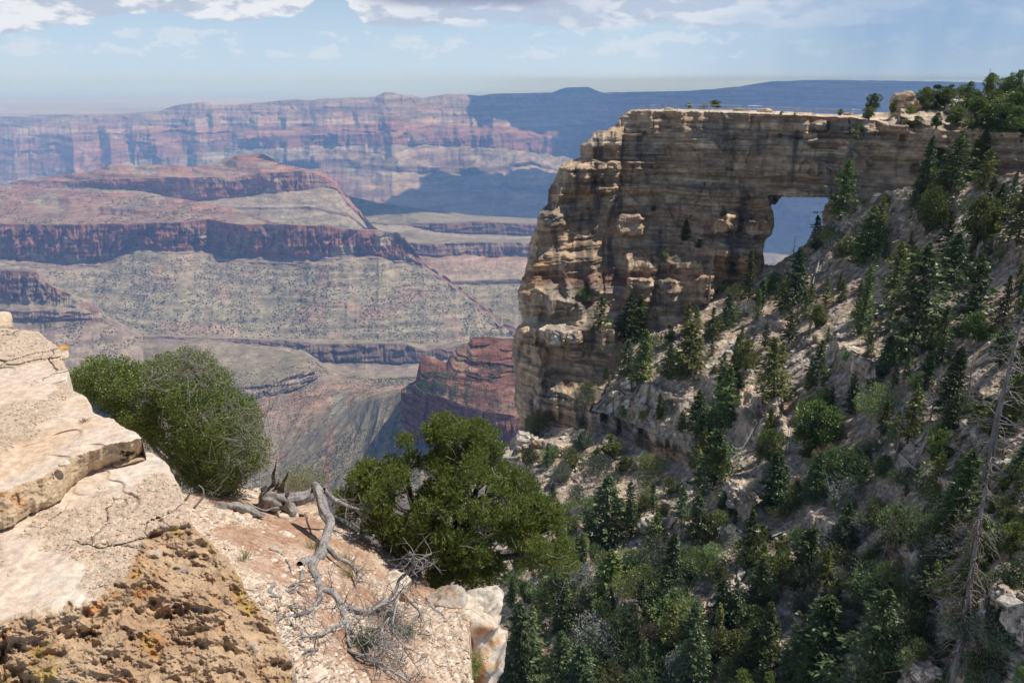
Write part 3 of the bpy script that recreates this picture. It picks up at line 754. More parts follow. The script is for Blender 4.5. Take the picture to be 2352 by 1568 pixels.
hole = [(1795, 452), (1839, 455), (1904, 455), (1901, 462), (1893, 475), (1887, 489), (1887, 505), (1891, 515), (1872, 528), (1853, 555), (1833, 578), (1806, 588), (1790, 600), (1777, 613), (1757, 606), (1754, 590), (1756, 568), (1760, 551), (1774, 538), (1780, 512), (1777, 489), (1773, 472), (1783, 470), (1790, 462)]
slope_poly = [(1740, 640), (1757, 604), (1777, 611), (1790, 600), (1806, 588), (1833, 578), (1853, 555), (1872, 528), (1891, 515), (1925, 490), (1960, 466), (2010, 442), (2090, 428), (2200, 420), (2300, 410), (2500, 400), (2500, 1700), (985, 1700), (1015, 1400), (1085, 1190), (1158, 1045), (1166, 1020), (1185, 990), (1219, 974), (1347, 985), (1439, 1008), (1505, 1056), (1578, 1058), (1600, 1046), (1545, 1011), (1457, 978), (1413, 956), (1358, 944), (1384, 905), (1410, 862), (1421, 840), (1440, 800), (1487, 770), (1560, 745), (1625, 700), (1665, 650), (1700, 645)]

wj = 3.0 * fbm(UU / 9, VV / 9, o=3, seed=5)
wj2 = 3.0 * fbm(UU / 9 + 50, VV / 5, o=3, seed=6)
sd_wall = sdist(UU + wj, VV + wj2 * 0.5, wall_poly)
sd_hole = sdist(UU + wj * 0.7, VV + wj2 * 0.7, hole)
sd_slope = sdist(UU + wj * 2.2, VV + wj2 * 2.2, slope_poly)

Tw = TPS([(1440, 255), (1440, 400), (1440, 540), (1700, 255), (1700, 480), (1950, 265), (1950, 430), (2150, 285), (2150, 400), (2350, 285), (2350, 420), (1600, 620), (1740, 600), (1500, 640), (1400, 700), (1500, 760), (1300, 700), (1200, 700), (1190, 900), (1300, 900), (1190, 560), (1280, 470), (1285, 385), (1340, 310), (1400, 900), (1540, 1030), (1450, 1000), (1300, 980), (2350, 200), (1440, 200)],
         np.log([168, 167, 165, 162, 161, 155, 154, 148, 146, 140, 130, 158, 157, 158, 155, 150, 153, 152, 150, 147, 156, 160, 162, 166, 143, 128, 135, 143, 140, 168]))
slope_c = [(1780, 615, 153), (1900, 510, 150), (2000, 440, 146), (2100, 420, 140), (2300, 410, 124), (1487, 775, 148), (1421, 850, 143), (1360, 945, 139), (1219, 975, 147), (1170, 1030, 143), (1439, 1010, 131), (1545, 1060, 119), (1545, 1005, 123), (1620, 1020, 116),
           (1650, 700, 150), (2000, 600, 135), (2000, 500, 143), (2300, 500, 116), (2300, 700, 94), (2300, 900, 75), (2300, 1200, 56), (2300, 1500, 45), (2000, 800, 106), (2000, 1100, 81), (2000, 1500, 60), (1700, 850, 126), (1600, 800, 137), (1500, 900, 132), (1700, 1300, 80), (1700, 1560, 66), (1300, 1100, 125), (1300, 1300, 97), (1250, 1560, 76), (1500, 1200, 100), (1100, 1100, 140), (1100, 1650, 76), (2480, 1650, 38), (1700, 1080, 100)]
Ts = TPS([p[:2] for p in slope_c], np.log([p[2] for p in slope_c]))
Dw = np.exp(Tw(UU, VV)); Ds = np.exp(Ts(UU, VV))


def band(D, top, h, A, up=12.0, side=14.0, seed=1, wob=5.0, over=0.0):
    """a ledge: rock standing out by A metres with a face h units high under the line top"""
    a = np.array(top, float)
    vt = np.interp(UU, a[:, 0], a[:, 1]) + wob * fbm(UU / 22, UU * 0, o=4, seed=seed)
    lat = sstep(UU, a[0, 0] - side, a[0, 0] + side * 0.3) * sstep(-UU, -a[-1, 0] - side, -a[-1, 0] + side * 0.3)
    t = (VV - vt) / (h * (1 + 0.35 * fbm(UU / 30, UU * 0 + 5, o=3, seed=seed + 1)))
    g = np.where(t > 0, np.clip(1 - t, 0, 1) ** (0.6 + over), np.exp(np.minimum(t, 0) * h / up))
    am = A * lat * (0.8 + 0.5 * fbm(UU / 16, VV / 60, o=3, seed=seed + 2))
    return D - am * g


def block(D, u, v, ru, rv, A, seed=1, p=4):
    q = (np.abs((UU - u) / ru) ** p + np.abs((VV - v) / rv) ** p) ** (1 / p)
    q = q + 0.18 * fbm(UU / 12 + seed * 7, VV / 9, o=3, seed=seed)
    return D - A * sstep(-q, -1.15, -0.7)


# ---- wall
for top, h, A, up in [
    ([(1285, 374), (1345, 369), (1420, 374)], 120, 4.0, 5), ([(1336, 332), (1360, 330)], 40, 2, 6), ([(1355, 301), (1418, 300)], 60, 4.0, 4),
    ([(1228, 492), (1262, 484), (1300, 500)], 70, 3.0, 8), ([(1205, 590), (1290, 582), (1380, 590)], 30, 1.6, 6), ([(1190, 672), (1230, 664), (1265, 680)], 60, 3, 8),
    ([(1263, 690), (1300, 693), (1340, 700)], 42, 5.5, 10), ([(1180, 755), (1245, 757), (1330, 762), (1413, 757)], 42, 5.0, 14), ([(1178, 785), (1250, 800)], 90, 3.0, 6),
    ([(1235, 889), (1256, 888), (1329, 918), (1413, 953), (1457, 975), (1545, 1008), (1600, 1030)], 88, 5.0, 24),
    ([(1439, 596), (1500, 600), (1571, 606), (1650, 590), (1752, 598)], 34, 3.6, 22), ([(1443, 640), (1498, 646), (1571, 646), (1640, 636)], 60, 4.5, 12), ([(1440, 690), (1500, 694), (1560, 700)], 40, 3, 12),
    ([(1610, 500), (1690, 492), (1772, 494)], 60, 3.0, 5), ([(1600, 548), (1690, 545), (1770, 548)], 45, 2.2, 6), ([(1600, 440), (1690, 448), (1768, 452)], 24, 1.5, 8),
    ([(1640, 574), (1700, 570), (1752, 572)], 18, 1.5, 5),
    ([(1440, 372), (1500, 374)], 60, 1.5, 5), ([(2100, 380), (2200, 384), (2400, 380)], 22, -2.5, 10), ([(1960, 300), (2100, 306), (2250, 300), (2450, 310)], 35, 2, 8)]:
    Dw = band(Dw, top, h, A, up, seed=int(top[0][0] + top[0][1]))
for k, b in enumerate([(1447, 516, 36, 27, 5.0), (1256, 505, 26, 20, 3.5), (1656, 520, 20, 16, 3.5), (1682, 506, 16, 24, 3.0), (1742, 524, 36, 23, 3.5), (1470, 652, 30, 14, 3.5), (1536, 660, 20, 18, 3), (1275, 772, 22, 26, 3.5), (1313, 775, 26, 18, 3.0), (1322, 812, 18, 9, 2.5),
                       (1365, 655, 14, 18, 2.5), (1640, 390, 28, 7, 1.5), (1700, 330, 40, 9, 1.2), (1740, 312, 24, 8, 1.6), (1862, 316, 20, 12, 2.0), (1870, 388, 12, 18, 1.5), (1735, 395, 18, 8, 1.2), (1795, 398, 20, 7, 1.3), (1885, 290, 15, 12, 1.5), (2060, 295, 26, 10, 2.5), (1380, 420, 40, 40, 1.6),
                       (1500, 345, 30, 10, 1.0), (1550, 262, 20, 9, .8), (1600, 430, 40, 30, 1.2), (1330, 640, 40, 60, 1.5), (1960, 350, 40, 60, 1.2)]):
    Dw = block(Dw, *b, seed=k)
for cr, wd, dp in [([(1434, 296), (1427, 375), (1424, 440), (1398, 520), (1385, 560), (1388, 680)], 3.5, 2.6), ([(1622, 418), (1590, 490), (1566, 560)], 2.5, 1.6), ([(1885, 378), (1908, 392), (1911, 452)], 2.0, 1.4), ([(1950, 270), (1955, 330), (1958, 400)], 2.2, 1.5),
                   ([(1283, 400), (1272, 480), (1280, 580)], 1.8, 1.2), ([(1500, 270), (1498, 310)], 2, 1.5), ([(1768, 460), (1735, 495), (1720, 510)], 1.8, 1.5), ([(1745, 262), (1742, 330)], 2, 1.2), ([(1570, 262), (1566, 306)], 1.8, 1.0), ([(1690, 300), (1650, 480)], 1.6, 0.9), ([(2139, 290), (2130, 420)], 3, 1.5), ([(1310, 400), (1290, 470)], 1.6, 1.0)]:
    d = seg_dist(UU + 3 * fbm(UU / 15, VV / 12, o=3, seed=31), VV, cr)
    Dw += 0.55 * dp * np.exp(-(d / (0.7 * wd)) ** 2) * (0.5 + 0.6 * vn(UU / 9, VV / 9, seed=33))
# right of the window, a bulge of rock; the dark inner block behind its upper left corner
Dw = block(Dw, 1906, 490, 20, 36, 2.5, 77, 2)
Dw += 4.5 * (sdist(UU, VV, [(1764, 448), (1797, 450), (1790, 464), (1783, 472), (1768, 472)]) < 0)
Xw = AX * Dw; Zw = DZ * Dw
msk = 0.55 + 0.45 * fbm(Xw / 14, Zw / 9, o=3, seed=41)
warp = 0.35 * vn(Xw / 9, Zw / 6, seed=42)
st = 0.9 * np.tanh(7 * vn(Xw / 26 + 3, Zw / 2.3 + warp, seed=43)) + 0.55 * np.tanh(7 * vn(Xw / 9, Zw / 0.9 + warp, seed=44)) + 0.30 * np.tanh(5 * vn(Xw / 4, Zw / 0.42, seed=45)) + 0.9 * np.tanh(9 * vn(Xw / 6.5 + 0.25 * warp, Zw / 12, seed=144)) + 0.45 * np.tanh(8 * vn(Xw / 2.2, Zw / 2.6, seed=145))
jt, jb = cells(Xw / 5.2 + 0.3 * warp, Zw / 4.1 + 0.2 * vn(Xw / 3, Zw / 3, seed=3), seed=46)
jt2, jb2 = cells(Xw / 2.3, Zw / 1.5, seed=49)
Dw -= msk * (st + 0.75 * jt + 0.35 * jt2) - 0.25 * np.exp(-(jb / 0.04) ** 2) * (msk > 0.6)
Dw -= 0.5 * fbm(Xw / 1.6, Dw / 3, Zw / 1.1, o=4, seed=47) + 0.7 * fbm(Xw / 7, Zw / 10, o=3, seed=48)
# blocky cap beds under the rim
rim_v = np.interp(gu, [p[0] for p in wall_poly[:19]], [p[1] for p in wall_poly[:19]])
rim_v = np.where(gu < 1472, 249, rim_v)
face_v = rim_v + np.interp(gu, [1472, 1960, 2020, 2130, 2490], [6, 8, 22, 60, 75])
capw = sstep(-(VV - face_v[None, :]), -42, -34) * (UU > 1425)
cv1, cb1 = cells(Xw / 2.8, Zw / 9.0, seed=51)
Dw -= capw * (0.8 * np.tanh(8 * vn(Xw / 1.7 + .2 * warp, Zw / 14, seed=146)) + 0.5 * np.tanh(6 * vn(Xw / 5, Zw / 1.6, seed=147)) + 0.5)
# rounded nose
nose = wall_poly[25:][1:]
dn = seg_dist(UU, VV, [(1197, 982)] + wall_poly[wall_poly.index((1188, 950)):])
R_ = 34.0
q = np.clip(1 - dn / R_, 0, 1)
Dw += 6.5 * (1 - np.sqrt(np.clip(1 - q * q, 0, 1)))
# the top of the wall: level ground running back from the rim
fv = face_v[None, :] + 2.0 * fbm(UU / 10, UU * 0, o=3, seed=52)
_, dzf = ray(UU, fv)
Dfix = np.take_along_axis(Dw, np.clip(((face_v - gv[0]) / DU).astype(int) + 2, 0, len(gv) - 1)[None, :], 0)
Dfix = Dfix[0]
ker = np.exp(-np.linspace(-2, 2, 41) ** 2); ker /= ker.sum()
Dfix = np.convolve(np.pad(Dfix, 20, mode='edge'), ker, 'valid')[None, :]
flat = Dfix * dzf / np.minimum(DZ, -1e-3)
hillD = Dfix + (fv - VV) * 0.33 + 2.2 * fbm(UU / 22, VV / 9, o=4, seed=53) 
hw = sstep(UU, 1985, 2060)
topD = flat * (1 - hw) + hillD * hw
Dw = np.where((VV < fv) & (UU > 1415), np.minimum(topD, Dfix + 60), Dw)
is_top = (VV < fv) & (UU > 1415)

# ---- slope: outcrop ledges, boulders, runnels
for top, h, A, up in [([(1922, 786), (1950, 804), (1987, 826), (2012, 838)], 52, 5, 14), ([(1672, 892), (1742, 908), (1790, 918)], 60, 6, 26), ([(1700, 952), (1760, 958), (1800, 968)], 50, 4, 16), ([(1840, 770), (1880, 775)], 20, 2, 10),
                      ([(1320, 1212), (1350, 1222)], 150, 6, 10), ([(1420, 1370), (1470, 1392)], 70, 5, 12), ([(1640, 1088), (1690, 1110), (1730, 1150)], 70, 5, 22), ([(1560, 950), (1640, 985)], 26, 2.5, 12),
                      ([(2070, 860), (2140, 880)], 26, 3, 12), ([(2190, 560), (2280, 540), (2380, 560)], 50, 4, 18), ([(2250, 900), (2352, 930)], 40, 3, 14), ([(1860, 1180), (1950, 1215)], 36, 3.0, 14), ([(2020, 1240), (2110, 1270)], 30, 2.5, 12), ([(2150, 1090), (2230, 1130)], 30, 2.2, 12),
                      ([(2230, 1390), (2300, 1350), (2420, 1380)], 110, 4, 16), ([(1225, 1010), (1300, 1030)], 16, 2, 8), ([(1160, 1050), (1230, 1068)], 26, 2.5, 10), ([(1540, 1180), (1600, 1210)], 30, 3, 10), ([(1900, 600), (1950, 590)], 14, 1.5, 6), ([(1860, 1330), (1960, 1370)], 30, 2, 12),
                      ([(1480, 880), (1540, 900)], 22, 2.5, 10), ([(1600, 850), (1660, 870)], 18, 2.0, 10), ([(1740, 720), (1800, 742)], 16, 1.8, 8)]:
    Ds = band(Ds, top, h, A, up, seed=int(top[0][0]), wob=7)
for k, b in enumerate([(1494, 1205, 26, 22, 3.0), (1205, 1010, 26, 26, 3.5), (1180, 1040, 22, 16, 2.5), (1445, 880, 22, 14, 2.2), (1415, 905, 20, 9, 2.0), (1475, 935, 16, 10, 2), (2010, 545, 30, 12, 1.5), (1950, 556, 22, 14, 1.5), (2070, 560, 20, 10, 1.5), (1860, 1010, 20, 12, 1.5), (2250, 610, 30, 14, 2),
                       (1390, 870, 12, 16, 2), (2110, 1540, 46, 34, 2.5), (2310, 1340, 40, 50, 2.0), (2120, 690, 18, 8, 1.2), (1700, 940, 20, 10, 1.5), (1640, 760, 12, 6, 1)]):
    Ds = block(Ds, *b, seed=k + 60, p=2.5)
Xs = AX * Ds; Zs = DZ * Ds
big = fbm(Xs / 16, Ds / 16, Zs / 16, o=3, seed=61)
rough = 0.5 + 0.5 * vn(Xs / 9, Ds / 9, seed=62)
stp = np.tanh(5 * (vn(Zs / 1.7 + 0.6 * vn(Xs / 8, Ds / 8, seed=9), Xs / 14, seed=63) - 0.1))
cvs, cbs = cells(Xs / 1.6 + 0.2 * big, Ds / 1.6, seed=64)
cvt, cbt = cells(Xs / 0.75, Ds / 0.75, seed=67)
stones = np.clip(cvs - 0.25, 0, 1) * sstep(cbs, 0.0, 0.15) * sstep(rough, 0.35, 0.8)
stones2 = np.clip(cvt, 0, 1) * sstep(cbt, 0.0, 0.15)
sc = Ds / 120.0
Ds = Ds - 1.6 * big - 0.3 * stp * rough - 0.7 * stones * (0.5 + rough) - 0.22 * stones2 - 0.3 * fbm(Xs / 1.5, Ds / 1.5, Zs / 1.5, o=3, seed=65)

Dw = np.where(sd_slope < 3, np.maximum(Dw, Ds + 0.8 + np.clip(-sd_slope, 0, 40) * 0.08), Dw)


def col_mix(a, b, f):
    return a * (1 - f[..., None]) + np.asarray(b) * f[..., None]


n_a = fbm(Xw / 9, Zw / 3.2, o=5, seed=71); n_b = fbm(Xw / 16 + 30, Zw / 7, o=5, seed=72); n_c = fbm(Xw / 2.2, Zw / 12, o=4, seed=73); n_d = fbm(Xw / 30, Zw / 1.3, o=3, seed=74)
cw = np.zeros(UU.shape + (3,)) + np.array([0.40, 0.29, 0.195])
cw = col_mix(cw, (0.38, 0.235, 0.13), sstep(n_b - 0.1 - 0.35 * sstep(-VV, -470, -380), 0.0, 0.35) * 0.8)
cw = col_mix(cw, (0.50, 0.42, 0.31), sstep(n_d + 0.5 * n_a, 0.1, 0.5) * 0.8)
cw = col_mix(cw, (0.25, 0.215, 0.18), sstep(n_a + 0.4 * n_c, 0.08, 0.42) * 0.8)
cw = col_mix(cw, (0.13, 0.11, 0.095), sstep(n_c + 0.3 * n_b, 0.25, 0.55) * 0.75)
cw = col_mix(cw, (0.27, 0.11, 0.06), sstep(-np.abs(Zw + 7.5 - 0.02 * Xw) / 1.6 + 0.9 * n_b, -0.6, 0.5) * 0.7 * (UU > 1430))
cw = col_mix(cw, (0.26, 0.115, 0.075), sstep(-np.abs(VV - 640 + 10 * n_b) / 24 + 0.6 * n_a, -0.8, 0.2) * 0.6 * (UU < 1440))
cw = col_mix(cw, (0.50, 0.41, 0.30), is_top * 0.85)
Cs = np.zeros(UU.shape + (3,)) + np.array([0.46, 0.355, 0.26])
ns = fbm(Xs / 11, Ds / 11, Zs / 11, o=5, seed=75); ns2 = fbm(Xs / 2.4, Ds / 2.4, Zs / 2.4, o=4, seed=76)
Cs = col_mix(Cs, (0.27, 0.17, 0.12), sstep(ns + 0.4 * ns2, 0.05, 0.45) * 0.6)
Cs = col_mix(Cs, (0.17, 0.145, 0.10), sstep(-ns + 0.6 * ns2, 0.1, 0.45) * 0.75)
Cs = col_mix(Cs, (0.62, 0.55, 0.46), sstep(stones + 0.5 * stones2, 0.15, 0.5) * 0.8)


def relief(name, D, mask, C, mat, thick):
    V = np.stack([AX * D, D, DZ * D], -1).reshape(-1, 3)
    fm = mask[:-1, :-1] & mask[1:, :-1] & mask[1:, 1:] & mask[:-1, 1:]
    F = grid_faces(*D.shape, mask=fm)
    C = C.reshape(-1, 3)
    parts = [F]
    if thick is not None:
        n = len(V)
        th = thick.reshape(-1, 1)
        Vb = V * (1 + th / V[:, 1:2])
        R, Cc = D.shape
        idx = np.arange(R * Cc).reshape(R, Cc)
        pad = np.pad(fm, 1)
        up = fm & ~pad[:-2, 1:-1]; dn = fm & ~pad[2:, 1:-1]; lf = fm & ~pad[1:-1, :-2]; rt = fm & ~pad[1:-1, 2:]
        a, b, c, d = idx[:-1, :-1], idx[1:, :-1], idx[1:, 1:], idx[:-1, 1:]
        side = []
        for m, p, q in ((up, d, a), (dn, b, c), (lf, a, b), (rt, c, d)):
            side.append(np.stack([p[m], q[m], q[m] + n, p[m] + n], -1)[:, ::-1])
        parts += [np.concatenate(side), F[:, ::-1] + n]
        V = np.concatenate([V, Vb]); C = np.concatenate([C, C])
    V, parts, C = compact(V, parts, C)
    return raw_mesh(name, V, np.concatenate(parts), mat, C)


M_wall = rock_mat('wall_rock', 2.0, 0.35, 0.35, 0.6, 0.12)
M_slope = rock_mat('scree', 0.9, 0.30, 0.5, 0.0, 0.0)
wm = (sd_wall < 0) & (sd_hole > 0) & ~((sd_slope < -45))
thick = 5 + 12 * sstep(np.minimum(sd_hole, 200), 0, 120) * sstep(-sd_wall, 0, 60)
o_wall = relief('rock_arch', Dw, wm, cw, M_wall, thick)
tag(o_wall, kind='structure')
sm = (sd_slope < 0)
o_slope = relief('scree_slope', Ds, sm, Cs, M_slope, None)
tag(o_slope, kind='structure')
del cw, Cs


def slope_at(u, v):
    j = np.clip((np.asarray(u) - gu[0]) / DU, 0, len(gu) - 1).astype(int); i = np.clip((np.asarray(v) - gv[0]) / DU, 0, len(gv) - 1).astype(int)
    on = sd_slope[i, j] < 0
    return np.where(on, Ds[i, j], Dw[i, j])

# ------------------------------------------------------------------ the near ledge and the gravel slope under it
FDU = 1.25
fu = np.arange(-180, 1260, FDU); fvv = np.arange(690, 1690, FDU)
FU_, FV_ = np.meshgrid(fu, fvv)
FAX, FDZ = ray(FU_, FV_)
Z1, Z2 = -3.0, -3.25


def pl(pts, u):
    a = np.array(pts, float)
    return np.interp(u, a[:, 0], a[:, 1])


jit = 4.0 * fbm(FU_ / 14, FV_ / 14, o=4, seed=101)
vt = pl([(-200, 1150), (0, 1130), (20, 1127), (59, 1107), (103, 1095), (117, 1084), (129, 1072), (141, 1063), (173, 1048), (205, 1036), (249, 1022), (290, 1015), (331, 1006), (345, 1006)], fu)[None] + 3 * fbm(FU_ / 12, FU_ * 0, o=3, seed=102)
vb = pl([(-200, 1240), (0, 1216), (29, 1206), (50, 1190), (85, 1172), (111, 1165), (141, 1148), (152, 1130), (176, 1107), (205, 1086), (255, 1069), (300, 1064), (318, 1052), (328, 1043), (340, 1042)], fu)[None] + 3 * fbm(FU_ / 12, FU_ * 0 + 4, o=3, seed=103)
vf = pl([(-200, 1470), (0, 1426), (67, 1399), (145, 1396), (152, 1384), (185, 1386), (199, 1369), (229, 1360), (249, 1338), (285, 1322), (293, 1291), (311, 1266), (322, 1240), (352, 1208), (436, 1197), (500, 1190)], fu)[None] + 6 * fbm(FU_ / 16, FU_ * 0 + 9, o=4, seed=104)
up_poly = [(-200, 752), (0, 753), (60, 757), (92, 762), (106, 775), (126, 790), (139, 801), (143, 818), (146, 835), (157, 850), (158, 880), (165, 896), (190, 905), (209, 925), (214, 946), (232, 955), (262, 962), (276, 976), (310, 992), (326, 1004), (331, 1034), (352, 1040), (378, 1057), (390, 1072), (399, 1095), (410, 1113), (421, 1136), (434, 1168), (437, 1200), (470, 1232),
           (527, 1289), (551, 1324), (574, 1371), (624, 1420), (645, 1470), (674, 1514), (682, 1568), (700, 1800), (-200, 1800)]
sd_led = sdist(FU_ + jit, FV_ + 3 * fbm(FU_ / 10 + 8, FV_ / 10, o=4, seed=105), up_poly)
Tf = TPS([(0, 1430), (0, 1568), (150, 1395), (199, 1370), (352, 1210), (350, 1400), (400, 1300), (150, 1568), (290, 1310), (290, 1568), (435, 1200), (500, 1270), (551, 1324), (574, 1371), (624, 1420), (674, 1514), (680, 1568), (500, 1568), (450, 1400), (-200, 1480), (-200, 1700), (700, 1720), (350, 1720)],
         np.log([4.24, 4.0, 4.39, 4.5, 5.38, 4.75, 5.08, 4.08, 4.80, 4.2, 5.46, 5.3, 5.25, 5.15, 5.0, 4.75, 4.6, 4.42, 4.78, 4.3, 3.8, 4.15, 3.95]))
d1 = Z1 / FDZ; d2 = Z2 / FDZ; d3 = np.exp(Tf(FU_, FV_))
_, dzt = ray(FU_, vt); _, dzb = ray(FU_, vb)
tr = np.clip((FV_ - vt) / np.maximum(vb - vt, 1), 0, 1)
rise = (FV_ > vt) & (FV_ < vb) & (FU_ < 331)
Dl = np.where(FV_ <= vt, d1, d2)
Dl = np.where((FU_ >= 331), d2, Dl)
Dl = np.where(rise, (Z1 / dzt) * (1 - tr) + (Z2 / dzb) * tr - 0.03 * np.sin(np.pi * tr), Dl)
wf = sstep(FV_ - vf, 0, 16)
Dl = Dl * (1 - wf) + d3 * wf
face = wf
Xl = FAX * Dl; Zl = FDZ * Dl
tops = (1 - face) * (~rise)
# flaking beds and fine relief of the bare rock
e1 = vn(Xl / 0.55, Dl / 0.8, seed=106) + 0.5 * vn(Xl / 0.2, Dl / 0.25, seed=107)
flake = 0.010 * np.tanh(14 * (e1 - 0.15)) + 0.008 * np.tanh(14 * (e1 + 0.4)) + 0.010 * fbm(Xl / 0.5, Dl / 0.5, o=5, seed=108)
crv, crb = cells(Xl / 0.62 + 0.25 * fbm(Xl / .3, Dl / .3, o=3, seed=110), Dl / 1.1 + 0.2 * fbm(Xl / .3, Dl / .3, o=3, seed=111), seed=109)
crack = np.exp(-(crb / 0.022) ** 2) * sstep(vn(Xl / 0.7, Dl / 0.7, seed=112), 0.0, 0.4)
hz_ = flake - 0.022 * crack
# loose grit patches
grit = sstep(fbm(Xl / 0.75 + 3, Dl / 1.1, o=4, seed=113) + 0.15 * (FV_ > vb), 0.02, 0.14)
gvv, gbb = cells(Xl / 0.028, Dl / 0.033, seed=114)
hz_ = hz_ + grit * (0.008 * np.clip(gvv, 0, 1) * sstep(gbb, 0, 0.2) + 0.003 * fbm(Xl / .02, Dl / .02, o=2, seed=115))
Dl = Dl + tops * (Dl * (hz_ / np.minimum(Zl, -1)))
# riser and rough face
rr = fbm(Xl / 0.26, Dl / 0.26, Zl / 0.2, o=6, seed=116, g=0.62)
rf = fbm(Xl / 0.09, Dl / 0.09, Zl / 0.07, o=4, seed=117, ridged=True)
rb = np.tanh(3 * vn(Xl / 0.34 + 9, Zl / 0.16, seed=118))
amp = face + rise * 0.35
cav = np.clip(-fbm(Xl / 0.16 + 5, Dl / 0.16, Zl / 0.13, o=3, seed=119) - 0.18, 0, 1)
Dl = Dl - amp * (0.10 * rr + 0.045 * rf + 0.035 * rb - 0.18 * cav * face)
for (cu, cv_, ru, rv, dep) in [(412, 1402, 26, 26, .16), (385, 1418, 8, 22, .10), (268, 1408, 15, 8, .10), (205, 1455, 34, 12, .12), (215, 1478, 20, 14, .12), (420, 1480, 50, 14, .10), (160, 1392, 8, 14, .08), (360, 1195, 16, 7, .09), (8, 1500, 10, 60, .12), (640, 1530, 50, 20, .08), (560, 1590, 60, 20, .08),
                               (60, 1575, 60, 14, .15), (300, 1462, 14, 14, .09), (45, 1480, 14, 10, .07), (250, 1520, 24, 8, .07), (130, 1452, 12, 8, .06), (470, 1570, 30, 8, .06), (35, 1150, 10, 30, .05), (120, 1100, 6, 14, .05), (296, 1040, 22, 10, .22), (285, 1052, 14, 7, .12), (137, 808, 6, 6, .15)]:
    q = np.hypot((FU_ + 2.5 * jit - cu) / ru, (FV_ + 8 * fbm(FU_ / 12, FV_ / 9, o=3, seed=120) - cv_) / rv)
    Dl = Dl + 0.5 * dep * sstep(-q - 0.35 * fbm(FU_ / 7, FV_ / 7, o=3, seed=127), -1.1, -0.2)
# edge of the ledge weathered round
Dl = Dl + 0.07 * np.clip(1 + sd_led / 5.0, 0, 1) ** 2

ca = fbm(Xl / 0.7, Dl / 0.9, o=5, seed=121); cb = fbm(Xl / 0.28, Dl / 0.3, Zl / 0.3, o=5, seed=122); cc_ = fbm(Xl / 0.11, Dl / 0.11, Zl / 0.1, o=4, seed=123)
Cl = np.zeros(FU_.shape + (3,)) + np.array([0.64, 0.505, 0.39])
Cl = col_mix(Cl, (0.60, 0.415, 0.27), sstep(ca, 0.0, 0.4) * 0.75)
Cl = col_mix(Cl, (0.70, 0.62, 0.51), sstep(-ca + 0.4 * cb, 0.15, 0.5) * 0.7)
Cl = col_mix(Cl, (0.38, 0.36, 0.34), sstep(cb + 0.5 * cc_, 0.45, 0.7) * 0.45)
Cl = col_mix(Cl, (0.49, 0.375, 0.27), grit * 0.7)
Cl = col_mix(Cl, (0.30, 0.21, 0.14), crack * 0.6)
Cf = np.zeros(FU_.shape + (3,)) + np.array([0.47, 0.33, 0.205])
Cf = col_mix(Cf, (0.37, 0.235, 0.14), sstep(cb, -0.1, 0.4) * 0.7)
Cf = col_mix(Cf, (0.41, 0.285, 0.06), sstep(ca * 0.6 + cb * 0.7 + 0.3 * cc_, 0.14, 0.42) * 0.75)
Cf = col_mix(Cf, (0.46, 0.19, 0.05), sstep(-ca * 0.4 + cc_ * 0.9 + 0.12 * (FV_ < vf + 50), 0.34, 0.6) * 0.7)
Cf = col_mix(Cf, (0.44, 0.41, 0.37), sstep(cc_ - cb, 0.35, 0.7) * 0.6)
Cf = col_mix(Cf, (0.16, 0.115, 0.075), sstep(cc_ + 0.6 * vn(Xl / .05, Zl / .05, Dl / .05, seed=3), 0.35, 0.7) * 0.5)
Cr = col_mix(np.zeros(FU_.shape + (3,)) + np.array([0.50, 0.37, 0.24]), (0.42, 0.19, 0.06), sstep(cb + 0.8 * cc_ + 0.05, 0.1, 0.45) * 0.75)
fm_ = sstep(FV_ - vf + 26 * fbm(FU_ / 18, FV_ / 14, o=4, seed=128), -14, 26)[..., None]
Cl = Cl * (1 - fm_) + Cf * fm_
Cl = np.where(rise[..., None], Cr, Cl)
M_ledge = rock_mat('ledge_rock', 0.07, 0.014, 0.24, 0.0, 0.0)


def relief_at(AXg, DZg, D, mask, C, name, mat, push):
    V = np.stack([AXg * D, D, DZg * D], -1).reshape(-1, 3)
    fm = mask[:-1, :-1] & mask[1:, :-1] & mask[1:, 1:] & mask[:-1, 1:]
    F = grid_faces(*D.shape, mask=fm)
    R, Cc = D.shape
    idx = np.arange(R * Cc).reshape(R, Cc); n = len(V)
    pad = np.pad(fm, 1)
    a, b, c, d = idx[:-1, :-1], idx[1:, :-1], idx[1:, 1:], idx[:-1, 1:]
    side = []
    for m, p, q in ((fm & ~pad[:-2, 1:-1], d, a), (fm & ~pad[2:, 1:-1], b, c), (fm & ~pad[1:-1, :-2], a, b), (fm & ~pad[1:-1, 2:], c, d)):
        side.append(np.stack([p[m], q[m], q[m] + n, p[m] + n], -1)[:, ::-1])
    V2 = np.concatenate([V, V + np.asarray(push)])
    Vc, parts, Cc2 = compact(V2, [F, np.concatenate(side)], np.concatenate([C.reshape(-1, 3)] * 2))
    return raw_mesh(name, Vc, np.concatenate(parts), mat, Cc2)


o_ledge = relief_at(FAX, FDZ, Dl, sd_led < 0, Cl, 'rock_ledge', M_ledge, (-0.05, 0.35, -2.6))
tag(o_ledge, kind='structure')

